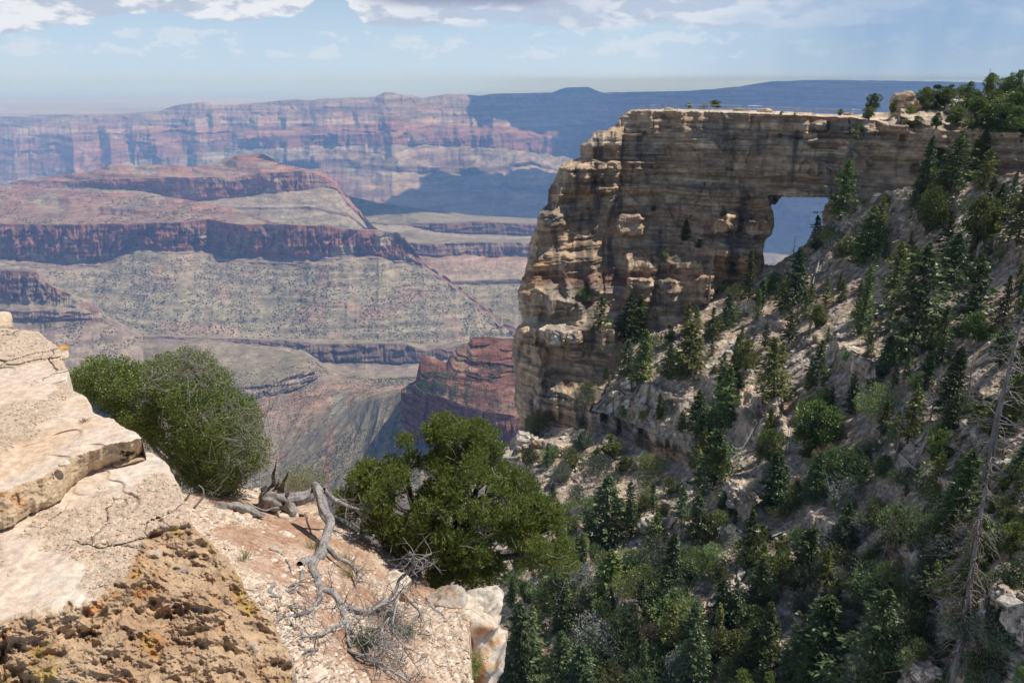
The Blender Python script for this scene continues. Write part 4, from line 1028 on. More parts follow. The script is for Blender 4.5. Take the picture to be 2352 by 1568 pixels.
# gravel slope
Tg = TPS([(440, 1200), (640, 1165), (520, 1175), (760, 1190), (880, 1290), (980, 1370), (1140, 1410), (1150, 1560), (700, 1560), (560, 1330), (800, 1350), (900, 1568), (620, 1420), (690, 1700), (1150, 1750), (300, 1100), (450, 1100)],
         np.log([7.3, 9.3, 8.2, 9.3, 8.6, 8.1, 7.6, 6.6, 5.3, 6.0, 7.0, 6.0, 5.6, 4.7, 5.5, 8.0, 9.6]))
Dg = np.exp(Tg(FU_, FV_))
grav_poly = [(200, 1120), (300, 1110), (425, 1130), (500, 1128), (600, 1118), (690, 1140), (745, 1168), (790, 1200), (860, 1245), (905, 1268), (960, 1300), (985, 1345), (1040, 1372), (1080, 1420), (1075, 1480), (1090, 1600), (1100, 1800), (200, 1800)]
sd_g = sdist(FU_ + 2 * jit, FV_ + 1.5 * jit, grav_poly)
Xg = FAX * Dg; Zg = FDZ * Dg
gb1 = fbm(Xg / 0.9, Dg / 0.9, o=4, seed=131)
pv1, pb1 = cells(Xg / 0.11, Dg / 0.15, seed=132); pv2, pb2 = cells(Xg / 0.045, Dg / 0.06, seed=133); pv3, pb3 = cells(Xg / 0.30 + .2 * gb1, Dg / 0.42, seed=137)
dens = sstep(fbm(Xg / 1.1 + 4, Dg / 1.1, o=3, seed=134) - 0.6 * (np.exp(-((FU_ - 680) / 120) ** 2 - ((FV_ - 1215) / 50) ** 2)), -0.35, 0.25)
hh = 0.05 * gb1 + dens * (0.035 * np.clip(pv1, 0, 1) * sstep(pb1, 0, 0.2) + 0.06 * np.clip(pv3 - 0.35, 0, 1) * sstep(pb3, 0, 0.12)) + (0.4 + 0.6 * dens) * 0.014 * np.clip(pv2 + .2, 0, 1) * sstep(pb2, 0, 0.2) + 0.006 * fbm(Xg / 0.03, Dg / 0.03, o=2, seed=135)
Dg = Dg + Dg * (hh / np.minimum(Zg, -1))
Cg = np.zeros(FU_.shape + (3,)) + np.array([0.46, 0.33, 0.235])
Cg = col_mix(Cg, (0.33, 0.18, 0.11), sstep(1 - dens + 0.4 * gb1, 0.35, 0.9) * 0.8)
st_m = np.maximum(sstep(np.clip(pv1, 0, 1) * sstep(pb1, 0, 0.2), 0.2, 0.5), np.maximum(0.7 * sstep(np.clip(pv2, 0, 1) * sstep(pb2, 0, .2), 0.3, 0.6), sstep(np.clip(pv3 - .35, 0, 1) * sstep(pb3, 0, .12), 0.02, 0.1))) * (0.25 + 0.75 * dens)
Cg = col_mix(Cg, (0.66, 0.55, 0.43), st_m * 0.85)
Dg = np.where(sd_led < 2, np.maximum(Dg, Dl + 0.25), Dg)
M_gravel = rock_mat('gravel_soil', 0.05, 0.006, 0.28, 0.0, 0.0)
o_grav = relief_at(FAX, FDZ, Dg, sd_g < 0, Cg, 'gravel_slope', M_gravel, (0.15, 0.5, -5.0))
tag(o_grav, kind='structure')


def fg_at(u, v, ledge=False):
    j = np.clip((np.asarray(u) - fu[0]) / FDU, 0, len(fu) - 1).astype(int); i = np.clip((np.asarray(v) - fvv[0]) / FDU, 0, len(fvv) - 1).astype(int)
    return (Dl if ledge else Dg)[i, j]


# ---- loose rocks
def ico(sub):
    import bmesh
    bm = bmesh.new(); bmesh.ops.create_icosphere(bm, subdivisions=sub, radius=1.0)
    V = np.array([v.co[:] for v in bm.verts]); F = np.array([[v.index for v in f.verts] for f in bm.faces])
    bm.free()
    return V, F


ICO1, ICO4, ICO5 = ico(1), ico(4), ico(5)


def rock_geo(seed, size, sub=4, rough=0.06, cuts=10, flat=None):
    r = np.random.default_rng(seed)
    V, F = (ICO5 if sub == 5 else ICO4 if sub == 4 else ICO1)
    V = V.copy()
    for k in range(cuts):
        n = r.normal(size=3); n /= np.linalg.norm(n)
        if k < 2 and flat: n = np.array([0.1 * r.normal(), 0.1 * r.normal(), 1.0 if k == 0 else -1.0]); n /= np.linalg.norm(n)
        h = r.uniform(0.55, 0.85)
        d = V @ n - h
        V -= np.clip(d, 0, None)[:, None] * n * 1.0
    s = np.array(size)
    W_ = V * s
    m = float(np.mean(s))
    dsp = rough * m * (fbm(V[:, 0] * 2.2 + seed, V[:, 1] * 2.2, V[:, 2] * 3.4, o=5, seed=seed, g=0.65) + 0.5 * np.tanh(4 * vn(V[:, 2] * 5, V[:, 0] * .8 + seed, seed=seed + 1)))
    nn = V / (np.linalg.norm(V, axis=1)[:, None] + 1e-6)
    return W_ + nn * dsp[:, None] * 2.0, F


def rot_z(V, a, tilt=0.0, ta=0.0):
    M = (Matrix.Rotation(a, 3, 'Z') @ Matrix.Rotation(tilt, 3, Vector((math.cos(ta), math.sin(ta), 0))))
    return V @ np.array(M).T


def place_rock(name, u, v, D, size, seed, mat, cola, colb, rot=0.0, tilt=0.0, sub=4, rough=0.06, cuts=10, label=None, cat='rock', group=None, flat=None):
    V, F = rock_geo(seed, size, sub, rough, cuts, flat)
    V = rot_z(V, rot, tilt, seed)
    n = fbm(V[:, 0] / (size[0] * .7) + seed, V[:, 1] / (size[0] * .7), V[:, 2] / (size[0] * .5), o=5, seed=seed + 5)
    C = np.array(cola) * (1 - sstep(n, 0.05, 0.35))[:, None] + np.array(colb) * sstep(n, 0.05, 0.35)[:, None]
    o = raw_mesh(name, V, F, mat, C)
    o.location = P(u, v, D)
    return tag(o, label, cat, group)


PALE = (0.62, 0.51, 0.39); ORL = (0.45, 0.20, 0.06)
M_stone = rock_mat('stone', 0.07, 0.012, 0.28, 0.15, 0.0)
big_rocks = [
    ('boulder', 1020, 1392, 8.0, (.28, .3, .20), 3, (0.44, 0.38, 0.32), (0.36, 0.27, 0.2), 'rounded grey brown boulder in the shade under the pinyon'),
    ('boulder', 1034, 1462, 7.5, (.16, .2, .14), 5, (0.46, 0.30, 0.18), ORL, 'small orange lichened boulder between the pinyon and the cliff edge'),
    ('rock_pillar', 1100, 1500, 7.9, (.33, .3, .80), 8, (0.56, 0.47, 0.37), (0.52, 0.28, 0.13), 'tall white and orange rock pillar at the cliff edge'),
    ('boulder', 1108, 1392, 8.2, (.26, .34, .18), 9, (0.58, 0.52, 0.44), (0.4, 0.33, 0.26), 'flat pale cap rock on top of the orange pillar'),
    ('boulder', 1040, 1560, 6.9, (.21, .25, .17), 12, PALE, (0.55, 0.36, 0.22), 'pale angular boulder at the bottom edge beside the orange pillar'),
    ('boulder', 890, 1352, 8.0, (.23, .45, .13), 15, (0.62, 0.53, 0.42), (0.52, 0.40, 0.29), 'flat pale slab set in the gravel behind the dead tree'),
    ('boulder', 926, 1382, 7.7, (.07, .12, .17), 17, (0.50, 0.24, 0.08), ORL, 'narrow orange lichened stone at the end of the pale slab'),
    ('boulder', 560, 1186, 8.3, (.10, .09, .05), 19, PALE, PALE, 'low pale stone in front of the grey log'),
    ('boulder', 654, 1186, 8.9, (.17, .12, .07), 22, PALE, (0.5, 0.4, 0.3), 'pale jagged stone in front of the splintered stump'),
    ('boulder', 655, 1232, 8.0, (.13, .10, .06), 25, (0.68, 0.58, 0.46), PALE, 'white angular stone on the red soil below the stump'),
    ('boulder', 590, 1362, 6.1, (.13, .09, .04), 31, (0.64, 0.52, 0.39), PALE, 'flat cream stone beside the lichened rock face'),
    ('boulder', 630, 1290, 7.0, (.15, .12, .06), 33, (0.64, 0.54, 0.42), PALE, 'broad pale stone left of the dead tree'),
    ('boulder', 735, 1500, 5.9, (.10, .09, .06), 36, (0.66, 0.57, 0.46), PALE, 'white cracked stone under the tips of the dead branches'),
    ('boulder', 705, 1415, 6.5, (.09, .08, .05), 39, PALE, PALE, 'small pale stone beneath the left dead branches'),
    ('boulder', 760, 1480, 6.1, (.12, .09, .07), 42, (0.58, 0.46, 0.34), PALE, 'tan wedge shaped stone right of the white cracked one'),
    ('boulder', 650, 1530, 5.55, (.09, .08, .05), 44, PALE, PALE, 'pale stone near the lower edge beside the rough rock face'),
    ('boulder', 720, 1555, 5.35, (.12, .10, .06), 47, (0.64, 0.5, 0.4), PALE, 'pinkish stone cut off by the bottom edge'),
    ('boulder', 870, 1530, 6.3, (.14, .12, .08), 49, (0.6, 0.46, 0.34), PALE, 'tan stone beyond the tangle of dead twigs'),
    ('boulder', 950, 1500, 6.8, (.16, .14, .09), 52, (0.58, 0.46, 0.34), PALE, 'weathered tan rock on the brink left of the pillar'),
    ('boulder', 965, 1430, 7.3, (.13, .14, .09), 54, (0.5, 0.4, 0.3), (0.4, 0.26, 0.15), 'brown rock in dappled shade below the pinyon'),
    ('boulder', 148, 1064, 5.9, (.05, .04, .02), 61, PALE, PALE, 'small stone on the step of the near ledge'),
]
for nm, u, v, D, sz, sd_, ca_, cb_, lb in big_rocks:
    place_rock(nm, u, v, D, sz, sd_, M_stone, ca_, cb_, rot=sd_, tilt=0.15, label=lb, sub=5 if sz[2] > .15 else 4, rough=0.09, flat=True, cat='rock')
place_rock('boulder', 128, 812, Z1 / ray(128, 806)[1] + 0.25, (.16, .3, .10), 71, M_stone, (0.5, 0.26, 0.09), PALE, label='rust coloured overhanging block at the far rim of the near ledge', flat=True)
place_rock('boulder', -2, 742, 12.2, (.25, .3, .20), 72, M_stone, (0.52, 0.40, 0.28), PALE, label='tan rock peeking over the far left end of the ledge', flat=True)
place_rock('boulder', 296, 1056, float(fg_at(296, 1058, True)) + 0.06, (.13, .14, .035), 73, M_stone, (0.5, 0.36, 0.24), (0.4, 0.2, 0.08), label='broken brown block wedged under the corner of the upper slab', flat=True)
place_rock('boulder', 292, 1352 - 16, 5.0, (.07, .05, .03), 74, M_stone, (0.4, 0.36, 0.33), (0.46, 0.3, 0.22), label='grey brown stone lying near the front edge of the ledge', flat=True)

r = np.random.default_rng(5)


def pebbles(name, n, usamp, ledge, s0, s1, cols, seed, label):
    r = np.random.default_rng(seed)
    u, v = usamp(n * 4, r)
    j = np.clip((u - fu[0]) / FDU, 0, len(fu) - 1).astype(int); i = np.clip((v - fvv[0]) / FDU, 0, len(fvv) - 1).astype(int)
    if ledge:
        ok = (sd_led[i, j] < -3) & (grit[i, j] > 0.5) & (face[i, j] < 0.1) & (~rise[i, j])
    else:
        ok = (sd_g[i, j] < -3) & (dens[i, j] > r.uniform(0, 0.8, len(u))) & (sd_led[i, j] > 0)
    u, v = u[ok][:n], v[ok][:n]
    D = fg_at(u, v, ledge)
    p = P(u, v, D)
    m = len(u)
    V0, F0 = ICO1
    s = np.exp(r.uniform(np.log(s0), np.log(s1), m))
    sc3 = s[:, None] * r.uniform(0.55, 1.25, (m, 3)) * np.array([1, 1, 0.6])
    jit3 = r.uniform(0.7, 1.15, (m, len(V0), 1))
    Vl = V0[None] * jit3 * sc3[:, None]
    a = r.uniform(0, 6.28, m); ca, sa = np.cos(a)[:, None], np.sin(a)[:, None]
    X = Vl[..., 0] * ca - Vl[..., 1] * sa; Y_ = Vl[..., 0] * sa + Vl[..., 1] * ca
    V = np.stack([X, Y_, Vl[..., 2]], -1) + p[:, None]
    F = F0[None] + (np.arange(m) * len(V0))[:, None, None]
    c = np.array(cols)[r.integers(0, len(cols), m)] * r.uniform(0.8, 1.12, (m, 1))
    C = np.repeat(c, len(V0), 0)
    o = raw_mesh(name, V.reshape(-1, 3), F.reshape(-1, 3), M_stone, C, smooth=False)
    return tag(o, label, 'gravel', kind='stuff')


pebbles('gravel', 3800, lambda n, r: (r.uniform(430, 1090, n), r.uniform(1170, 1600, n)), False, 0.008, 0.045, [PALE, (0.66, 0.56, 0.44), (0.56, 0.42, 0.31), (0.5, 0.34, 0.24), (0.6, 0.5, 0.4)], 3, 'pale loose stones strewn over the gravel slope')
pebbles('gravel', 5200, lambda n, r: (r.uniform(-60, 440, n), r.uniform(850, 1420, n)), True, 0.004, 0.016, [PALE, (0.55, 0.38, 0.25), (0.46, 0.29, 0.18), (0.64, 0.53, 0.4)], 4, 'fine rock chips lying in patches on the bare ledge')

# ------------------------------------------------------------------ clouds high above (they throw the wide shadows)
m_cloud, t = new_mat('cloud')
finish(t, (0.85, 0.86, 0.88), 1.0)


def cloud(pts, z, th, seed, lam=900.0, cell=160.0):
    a = np.array(pts, float)
    xs = np.arange(a[:, 0].min() - 600, a[:, 0].max() + 600, cell); ys = np.arange(a[:, 1].min() - 600, a[:, 1].max() + 600, cell)
    X, Y = np.meshgrid(xs, ys)
    sd = sdist(X, Y, [tuple(p) for p in pts]) + 650 * fbm(X / lam, Y / lam, o=5, seed=seed)
    h = np.sqrt(np.clip(-sd / 900, 0, 1)) * th * (0.6 + 0.5 * np.clip(fbm(X / 700, Y / 700, o=4, seed=seed + 1) + .5, 0, 2))
    top = np.stack([X, Y, z + h], -1).reshape(-1, 3); bot = np.stack([X, Y, z - 0.1 * h], -1).reshape(-1, 3)
    m = (sd < 0)[:-1, :-1] & (sd < 0)[1:, 1:]
    F = grid_faces(*X.shape, mask=m)
    V, F2, _ = compact(np.concatenate([top, bot]), np.concatenate([F, F[:, ::-1] + len(top)]))
    return tag(raw_mesh('cloud', V, F2[0], m_cloud), kind='structure')


def shade_poly(ground, z, zg):
    k = (z - zg) / SUN[2]
    return [(x + SUN[0] * k, y + SUN[1] * k) for x, y in ground]


cloud(shade_poly([(-1400, 8300), (-1000, 10100), (200, 10400), (900, 11000), (1500, 11600), (600, 12600), (-700, 12900), (-900, 14500), (400, 19000), (14000, 20000), (14000, 7400), (3000, 7500), (200, 7900)], 3000, -900), 3000, 700, 3)
cloud(shade_poly([(-2100, 5500), (-1500, 5650), (-700, 5900), (-300, 6300), (-1200, 6500), (-1900, 6200)], 2800, -950), 2800, 250, 5, 500, 60)

# ------------------------------------------------------------------ wood, needles, leaves
def leaf_mat(name, c1, c2, var=0.12, trans=0.25, tips=None):
    m, t = new_mat(name)
    oi = t.n('ShaderNodeObjectInfo').outputs['Random']
    g = t.n('ShaderNodeTexCoord').outputs['Object']
    n1 = t.noise(g, 3.0, 3.0)
    isl = t.n('ShaderNodeNewGeometry').outputs['Random Per Island']
    c = t.mix(t.math('ADD', t.math('MULTIPLY', isl, 0.7), t.math('MULTIPLY', n1, 0.3)), c1, c2)
    hs = t.n('ShaderNodeHueSaturation')
    t.set(hs.inputs['Hue'], t.smooth(oi, 0, 1, 0.5 - var * 0.12, 0.5 + var * 0.12))
    t.set(hs.inputs['Value'], t.smooth(t.math('FRACT', t.math('MULTIPLY', oi, 7.3)), 0, 1, 1 - var * 1.6, 1 + var * 1.6))
    t.set(hs.inputs['Color'], c)
    d = t.n('ShaderNodeBsdfDiffuse'); t.set(d.inputs[0], hs.outputs[0])
    tr = t.n('ShaderNodeBsdfTranslucent'); t.set(tr.inputs[0], hs.outputs[0])
    gl = t.n('ShaderNodeBsdfGlossy'); gl.inputs['Roughness'].default_value = 0.45; gl.inputs[0].default_value = (0.8, 0.85, 0.8, 1)
    m1 = t.n('ShaderNodeMixShader'); m1.inputs[0].default_value = trans; t.set(m1.inputs[1], d.outputs[0]); t.set(m1.inputs[2], tr.outputs[0])
    m2 = t.n('ShaderNodeMixShader'); m2.inputs[0].default_value = 0.035; t.set(m2.inputs[1], m1.outputs[0]); t.set(m2.inputs[2], gl.outputs[0])
    o = t.n('ShaderNodeOutputMaterial'); t.set(o.inputs[0], m2.outputs[0])
    return m


def wood_mat(name, c1, c2, scale=1.0):
    m, t = new_mat(name)
    g = t.n('ShaderNodeNewGeometry').outputs['Position']
    n1 = t.noise(t.mapping(g, (30 / scale, 30 / scale, 6 / scale)), 1.0, 6.0, 0.65)
    n2 = t.noise(g, 5.0 / scale, 4.0)
    c = t.mix(t.smooth(t.math('ADD', t.math('MULTIPLY', n1, .6), t.math('MULTIPLY', n2, .4)), 0.35, 0.65), c1, c2)
    finish(t, c, 0.85, bump(t, n1, 0.01 * scale), 0.15)
    return m


L_fir = leaf_mat('fir_needles', (0.068, 0.098, 0.022), (0.20, 0.23, 0.060), 0.3)
L_bfir = leaf_mat('spruce_needles', (0.055, 0.085, 0.030), (0.145, 0.185, 0.070), 0.18)
L_pin = leaf_mat('pinyon_needles', (0.075, 0.105, 0.022), (0.18, 0.215, 0.05), 0.2)
L_npin = leaf_mat('near_pinyon_needles', (0.090, 0.130, 0.020), (0.25, 0.30, 0.06), 0.05)
L_oak = leaf_mat('shrub_leaves', (0.090, 0.140, 0.022), (0.25, 0.31, 0.075), 0.05, 0.35)
L_shr = leaf_mat('bush_leaves', (0.11, 0.155, 0.050), (0.25, 0.29, 0.12), 0.3)
L_gsh = leaf_mat('grey_leaves', (0.11, 0.13, 0.085), (0.20, 0.22, 0.16), 0.2)
L_sil = leaf_mat('silver_leaves', (0.24, 0.25, 0.21), (0.40, 0.41, 0.36), 0.15)
L_red = leaf_mat('rusty_needles', (0.16, 0.085, 0.055), (0.24, 0.17, 0.13), 0.15)
L_cone = leaf_mat('cone_buds', (0.32, 0.14, 0.04), (0.42, 0.22, 0.07), 0.0, 0.0)
L_grass = leaf_mat('dry_grass', (0.28, 0.24, 0.10), (0.42, 0.34, 0.17), 0.1)
W_bark = wood_mat('bark', (0.06, 0.048, 0.038), (0.13, 0.11, 0.09))
W_dead = wood_mat('dead_wood', (0.15, 0.13, 0.115), (0.42, 0.39, 0.36))
W_snag = wood_mat('snag_wood', (0.15, 0.125, 0.11), (0.30, 0.275, 0.25), 8.0)
W_twig = wood_mat('twigs', (0.22, 0.19, 0.16), (0.36, 0.33, 0.29))


class Tubes:
    def __init__(self): self.V = []; self.F = []; self.n = 0

    def add(self, pts, rad, sides=6, rough=0.0, seed=0):
        pts = np.asarray(pts, float); rad = np.broadcast_to(np.asarray(rad, float), (len(pts),)).copy()
        tg = np.gradient(pts, axis=0); tg /= np.linalg.norm(tg, axis=1)[:, None] + 1e-9
        up = np.array([0.31, 0.22, 0.92]) if abs(tg[0, 2]) < 0.9 else np.array([1.0, 0.2, 0])
        a = np.cross(tg, up); a /= np.linalg.norm(a, axis=1)[:, None] + 1e-9
        b = np.cross(tg, a)
        th = np.linspace(0, 2 * np.pi, sides, endpoint=False)
        rr = rad[:, None] * np.ones(sides)
        if rough:
            k = np.arange(len(pts))[:, None] * 0.35
            rr = rr * (1 + rough * vn(k + seed, th[None] * 1.3 + k * 0.3, seed=seed) + 0.5 * rough * vn(k * 0.4, th[None] * 3.1 + 0.2 * k, seed=seed + 1))
        if sides >= 20:
            s_ = np.arange(len(pts))[:, None] * 0.10
            rr = rr * (1 + 0.13 * vn(th[None] * 2.6 + s_ * 1.2 + seed, s_, seed=seed + 5) + 0.09 * vn(th[None] * 5.5 + s_ * 2.2, s_ * 1.5 + 3, seed=seed + 6))
        ring = pts[:, None] + a[:, None] * (np.cos(th)[None, :, None] * rr[..., None]) + b[:, None] * (np.sin(th)[None, :, None] * rr[..., None])
        m = len(pts)
        i = np.arange(m - 1)[:, None] * sides; j = np.arange(sides)[None]; j2 = (j + 1) % sides
        F = np.stack([i + j, i + j2, i + sides + j2, i + sides + j], -1).reshape(-1, 4) + self.n
        self.V.append(ring.reshape(-1, 3)); self.F.append(F); self.n += m * sides

    def build(self, name, mat, parent=None):
        return raw_mesh(name, np.concatenate(self.V), np.concatenate(self.F), mat, parent=parent)


def smooth_path(pts, n, seed=0, wob=0.0):
    pts = np.asarray(pts, float)
    d = np.r_[0, np.cumsum(np.linalg.norm(np.diff(pts, axis=0), axis=1))]
    t = np.linspace(0, d[-1], n)
    # catmull-rom through the points
    out = []
    for tt in t:
        k = min(max(np.searchsorted(d, tt) - 1, 0), len(pts) - 2)
        f = (tt - d[k]) / (d[k + 1] - d[k] + 1e-9)
        p0, p1, p2, p3 = pts[max(k - 1, 0)], pts[k], pts[k + 1], pts[min(k + 2, len(pts) - 1)]
        out.append(0.5 * ((2 * p1) + (p2 - p0) * f + (2 * p0 - 5 * p1 + 4 * p2 - p3) * f * f + (3 * p1 - p0 - 3 * p2 + p3) * f ** 3))
    out = np.array(out)
    if wob:
        k = np.arange(n) * 0.5
        out += wob * np.stack([vn(k, k * 0 + 1, seed=seed), vn(k, k * 0 + 7, seed=seed + 1), vn(k, k * 0 + 13, seed=seed + 2)], -1)
    return out


def quads(centres, dirs, L, Wd, r):
    """thin leaf-like diamonds: centre, long axis, length, width"""
    n = len(centres)
    dirs = dirs / (np.linalg.norm(dirs, axis=1)[:, None] + 1e-9)
    rnd = r.normal(size=(n, 3))
    s = np.cross(dirs, rnd); s /= np.linalg.norm(s, axis=1)[:, None] + 1e-9
    L = np.broadcast_to(L, (n,))[:, None]; Wd = np.broadcast_to(Wd, (n,))[:, None]
    V = np.stack([centres - dirs * L * 0.5, centres + s * Wd * 0.5, centres + dirs * L * 0.5, centres - s * Wd * 0.5], 1)
    return V.reshape(-1, 3), np.arange(n * 4).reshape(n, 4)


# ------------------------------------------------------------------ kinds of trees (height 1, scaled on placing)
def empty(name, loc=(0, 0, 0)):
    o = bpy.data.objects.new(name, None)
    o.empty_display_size = 0.2
    o.location = loc
    return link(o)


def fir_geo(seed, w=0.2, nb=150, per=15, leaf=0.034, bare=0.04, irregular=0.3, topbare=0.0):
    r = np.random.default_rng(seed)
    C = []; Dd = []; tb = Tubes()
    lean = r.normal(size=2) * 0.015
    tz = np.linspace(-0.03, 1.0, 8)
    tb.add(np.stack([lean[0] * tz ** 2, lean[1] * tz ** 2, tz], -1), 0.016 * (1 - tz * 0.93) + 0.001, 6)
    lob = [(r.uniform(0.1, 0.95), r.uniform(0, 6.28), r.uniform(-0.5, 0.4)) for _ in range(7)]
    for k in range(nb):
        t = bare + (1 - bare) * (k + r.uniform(0, 1)) / nb
        t = 1 - (1 - t) ** 0.95
        a = k * 2.4 + r.normal() * 0.5
        prof = (1 - t) ** 0.75 * (0.35 + 0.65 * min(1, t / 0.16))
        m = 1 + irregular * r.normal() * 0.8
        for (lt, la, lm) in lob:
            m += lm * math.exp(-((t - lt) / 0.10) ** 2) * max(0, math.cos(a - la))
        L = w * prof * max(0.25, m) + 0.012
        if t > 1 - topbare and r.uniform() < 0.8: continue
        d = np.array([math.cos(a), math.sin(a), 0.0])
        n = max(3, int(per * (0.4 + 0.6 * L / w)))
        s = r.uniform(0.12, 1.0, n) ** 0.7
        rise = -0.28 + 0.7 * t
        p = d[None] * (s * L)[:, None]
        p[:, 2] = t + rise * s * L - 0.35 * L * s * s + 0.25 * L * s ** 3
        side = np.array([-d[1], d[0], 0])
        lat = r.normal(size=n) * 0.30 * L * (1.15 - s)
        p += side[None] * lat[:, None]
        p[:, 2] += r.normal(size=n) * 0.006
        p[:, :2] += lean * t * t
        dd = d[None] * 0.8 + side[None] * np.sign(lat)[:, None] * 0.6 + np.array([0, 0, -0.25])[None] + r.normal(size=(n, 3)) * 0.28
        C.append(p); Dd.append(dd)
        if k % 4 == 0:
            tb.add(np.array([[0, 0, t], [d[0] * L * .5, d[1] * L * .5, t + rise * .4 * L], [d[0] * L * .92, d[1] * L * .92, t + (rise - .12) * L]]) + np.r_[lean * t * t, 0], [0.004, 0.0025, 0.001], 3)
    C = np.concatenate(C); Dd = np.concatenate(Dd)
    V, F = quads(C, Dd, leaf * r.uniform(0.6, 1.3, len(C)), leaf * 0.5 * r.uniform(0.6, 1.2, len(C)), r)
    return V, F, tb


def round_geo(seed, w=0.42, n=2600, leaf=0.045, lobes=14, trunk=0.25, flatten=0.8, upright=0.3, hole=0.0, ground=False):
    r = np.random.default_rng(seed)
    tb = Tubes()
    cen = []
    for k in range(lobes):
        a = r.uniform(0, 6.28); q = math.sqrt(r.uniform(0, 1)) * 0.62
        z = trunk + (1 - trunk) * r.uniform(0.08, 0.80) * (1 - 0.35 * q)
        cen.append((w * q * math.cos(a), w * q * math.sin(a), z, r.uniform(0.34, 0.6) * w))
    cen.append((0, 0, 0.80, 0.32 * w))
    cen = np.array(cen)
    for c in cen:
        tb.add(smooth_path([[0, 0, -0.04 if ground else 0.0], [c[0] * .25, c[1] * .25, c[2] * .4], [c[0] * .8, c[1] * .8, c[2] * .85], c[:3]], 6, seed, 0.01), np.linspace(0.017 if not ground else 0.008, 0.003, 6), 4)
    if not ground:
        tb.add(np.array([[0, 0, -0.06], [0.01, 0, trunk * .6], [0.0, 0.01, trunk * 1.3]]), [0.035, 0.026, 0.016], 7)
    k = r.integers(0, len(cen), n)
    d = r.normal(size=(n, 3)); d /= np.linalg.norm(d, axis=1)[:, None]
    rad = cen[k, 3] * r.uniform(0.45, 1.08, n) ** 0.6
    p = cen[k, :3] + d * rad[:, None] * np.array([1, 1, flatten])
    clump = fbm(p[:, 0] * 9, p[:, 1] * 9, p[:, 2] * 9, o=2, seed=seed)
    ok = clump > -0.22 + 0 * rad
    p, d = p[ok], d[ok]
    p[:, 2] = np.where(p[:, 2] < 0.0, -p[:, 2] * 0.5, p[:, 2])
    dd = d + np.array([0, 0, upright]) + r.normal(size=p.shape) * 0.55
    V, F = quads(p, dd, leaf * r.uniform(0.6, 1.3, len(p)), leaf * 0.55 * r.uniform(0.6, 1.2, len(p)), r)
    return V, F, tb


def snag_geo(seed, nb=60, L0=0.12, lean=0.0, droop=-0.2, fine=2):
    r = np.random.default_rng(seed)
    tb = Tubes(); tw = Tubes()
    tz = np.linspace(-0.03, 1, 12)
    cx = 0.012 * vn(tz * 3, tz * 0, seed=seed) + lean * tz
    cy = 0.012 * vn(tz * 3, tz * 0 + 5, seed=seed)
    tb.add(np.stack([cx, cy, tz], -1), 0.0155 * (1 - tz) ** 0.8 + 0.0012, 6, 0.15, seed)
    for k in range(nb):
        t = r.uniform(0.12, 0.98); a = r.uniform(0, 6.28)
        L = L0 * (1 - t) ** 0.5 * r.uniform(0.3, 1.2) + 0.01
        x0 = np.interp(t, tz, cx); y0 = np.interp(t, tz, cy)
        d = np.array([math.cos(a), math.sin(a), r.uniform(-0.3, 0.4) + droop * 0.3])
        pt = [np.array([x0, y0, t]) + d * L * s + np.array([0, 0, droop * L * s * s]) + r.normal(size=3) * 0.05 * L for s in (0, 0.33, 0.66, 1)]
        tw.add(pt, [0.0032, 0.0024, 0.0016, 0.0008], 3)
        for q in range(fine):
            s = r.uniform(0.3, 0.9); b0 = np.array(pt[0]) * (1 - s) + np.array(pt[3]) * s
            dd = d + r.normal(size=3) * 0.7
            tw.add([b0, b0 + dd * L * 0.2, b0 + dd * L * 0.4 + np.array([0, 0, droop * 0.1 * L])], [0.0014, 0.001, 0.0005], 3)
    return tb, tw


PROTO = {}


def proto(kind, parts):
    """parts: list of (part name, mesh data)"""
    PROTO.setdefault(kind, []).append(parts)


def mesh_of(name, V, F, mat, smooth=False):
    o = raw_mesh(name, V, F, mat, smooth=smooth)
    me = o.data
    bpy.data.objects.remove(o)
    return me


def tmesh(name, tb, mat):
    return mesh_of(name, np.concatenate(tb.V), np.concatenate(tb.F), mat, True)


for k in range(9):
    V, F, tb = fir_geo(200 + k, w=[0.20, 0.25, 0.29, 0.14, 0.32, 0.17, 0.23, 0.13, 0.27][k], nb=[170, 180, 190, 140, 200, 130, 120, 150, 150][k], per=[26, 28, 30, 22, 32, 24, 28, 20, 26][k], leaf=[.046, .046, .044, .038, .044, .044, .05, .036, .048][k], irregular=[.3, .45, .4, .6, .4, .8, .9, .5, .7][k], bare=[.04, .04, .03, .1, .03, .14, .08, .05, .12][k], topbare=[0, 0, 0, 0, 0, .18, 0, .1, 0][k])
    for kind, mt in (('fir', L_fir), ('spruce', L_bfir)):
        proto(kind, [('crown', mesh_of('crown', V, F, mt)), ('trunk', tmesh('trunk', tb, W_bark))])
for k in range(4):
    V, F, tb = round_geo(230 + k, w=[0.36, 0.42, 0.30, 0.5][k], n=6500, leaf=0.048, trunk=0.14)
    for kind, mt in (('pinyon', L_pin), ('juniper', L_fir)):
        proto(kind, [('crown', mesh_of('crown', V, F, mt)), ('trunk', tmesh('trunk', tb, W_bark))])
for k in range(4):
    V, F, tb = round_geo(250 + k, w=[0.62, 0.75, 0.55, 0.9][k], n=4200, leaf=0.07, trunk=0.04, lobes=10, upright=0.9, ground=True)
    for kind, mt in (('shrub', L_shr), ('grey_shrub', L_gsh), ('silver_shrub', L_sil), ('dead_shrub', L_red)):
        proto(kind, [('foliage', mesh_of('foliage', V, F, mt)), ('stems', tmesh('stems', tb, W_twig))])
for k in range(3):
    tb, tw = snag_geo(270 + k, [70, 90, 50][k], [0.13, 0.17, 0.09][k], [0, .03, -.02][k])
    proto('snag', [('trunk', tmesh('trunk', tb, W_snag)), ('branches', tmesh('branches', tw, W_snag))])
tb, tw = snag_geo(281, 120, 0.15, 0.0, -0.6, 3)
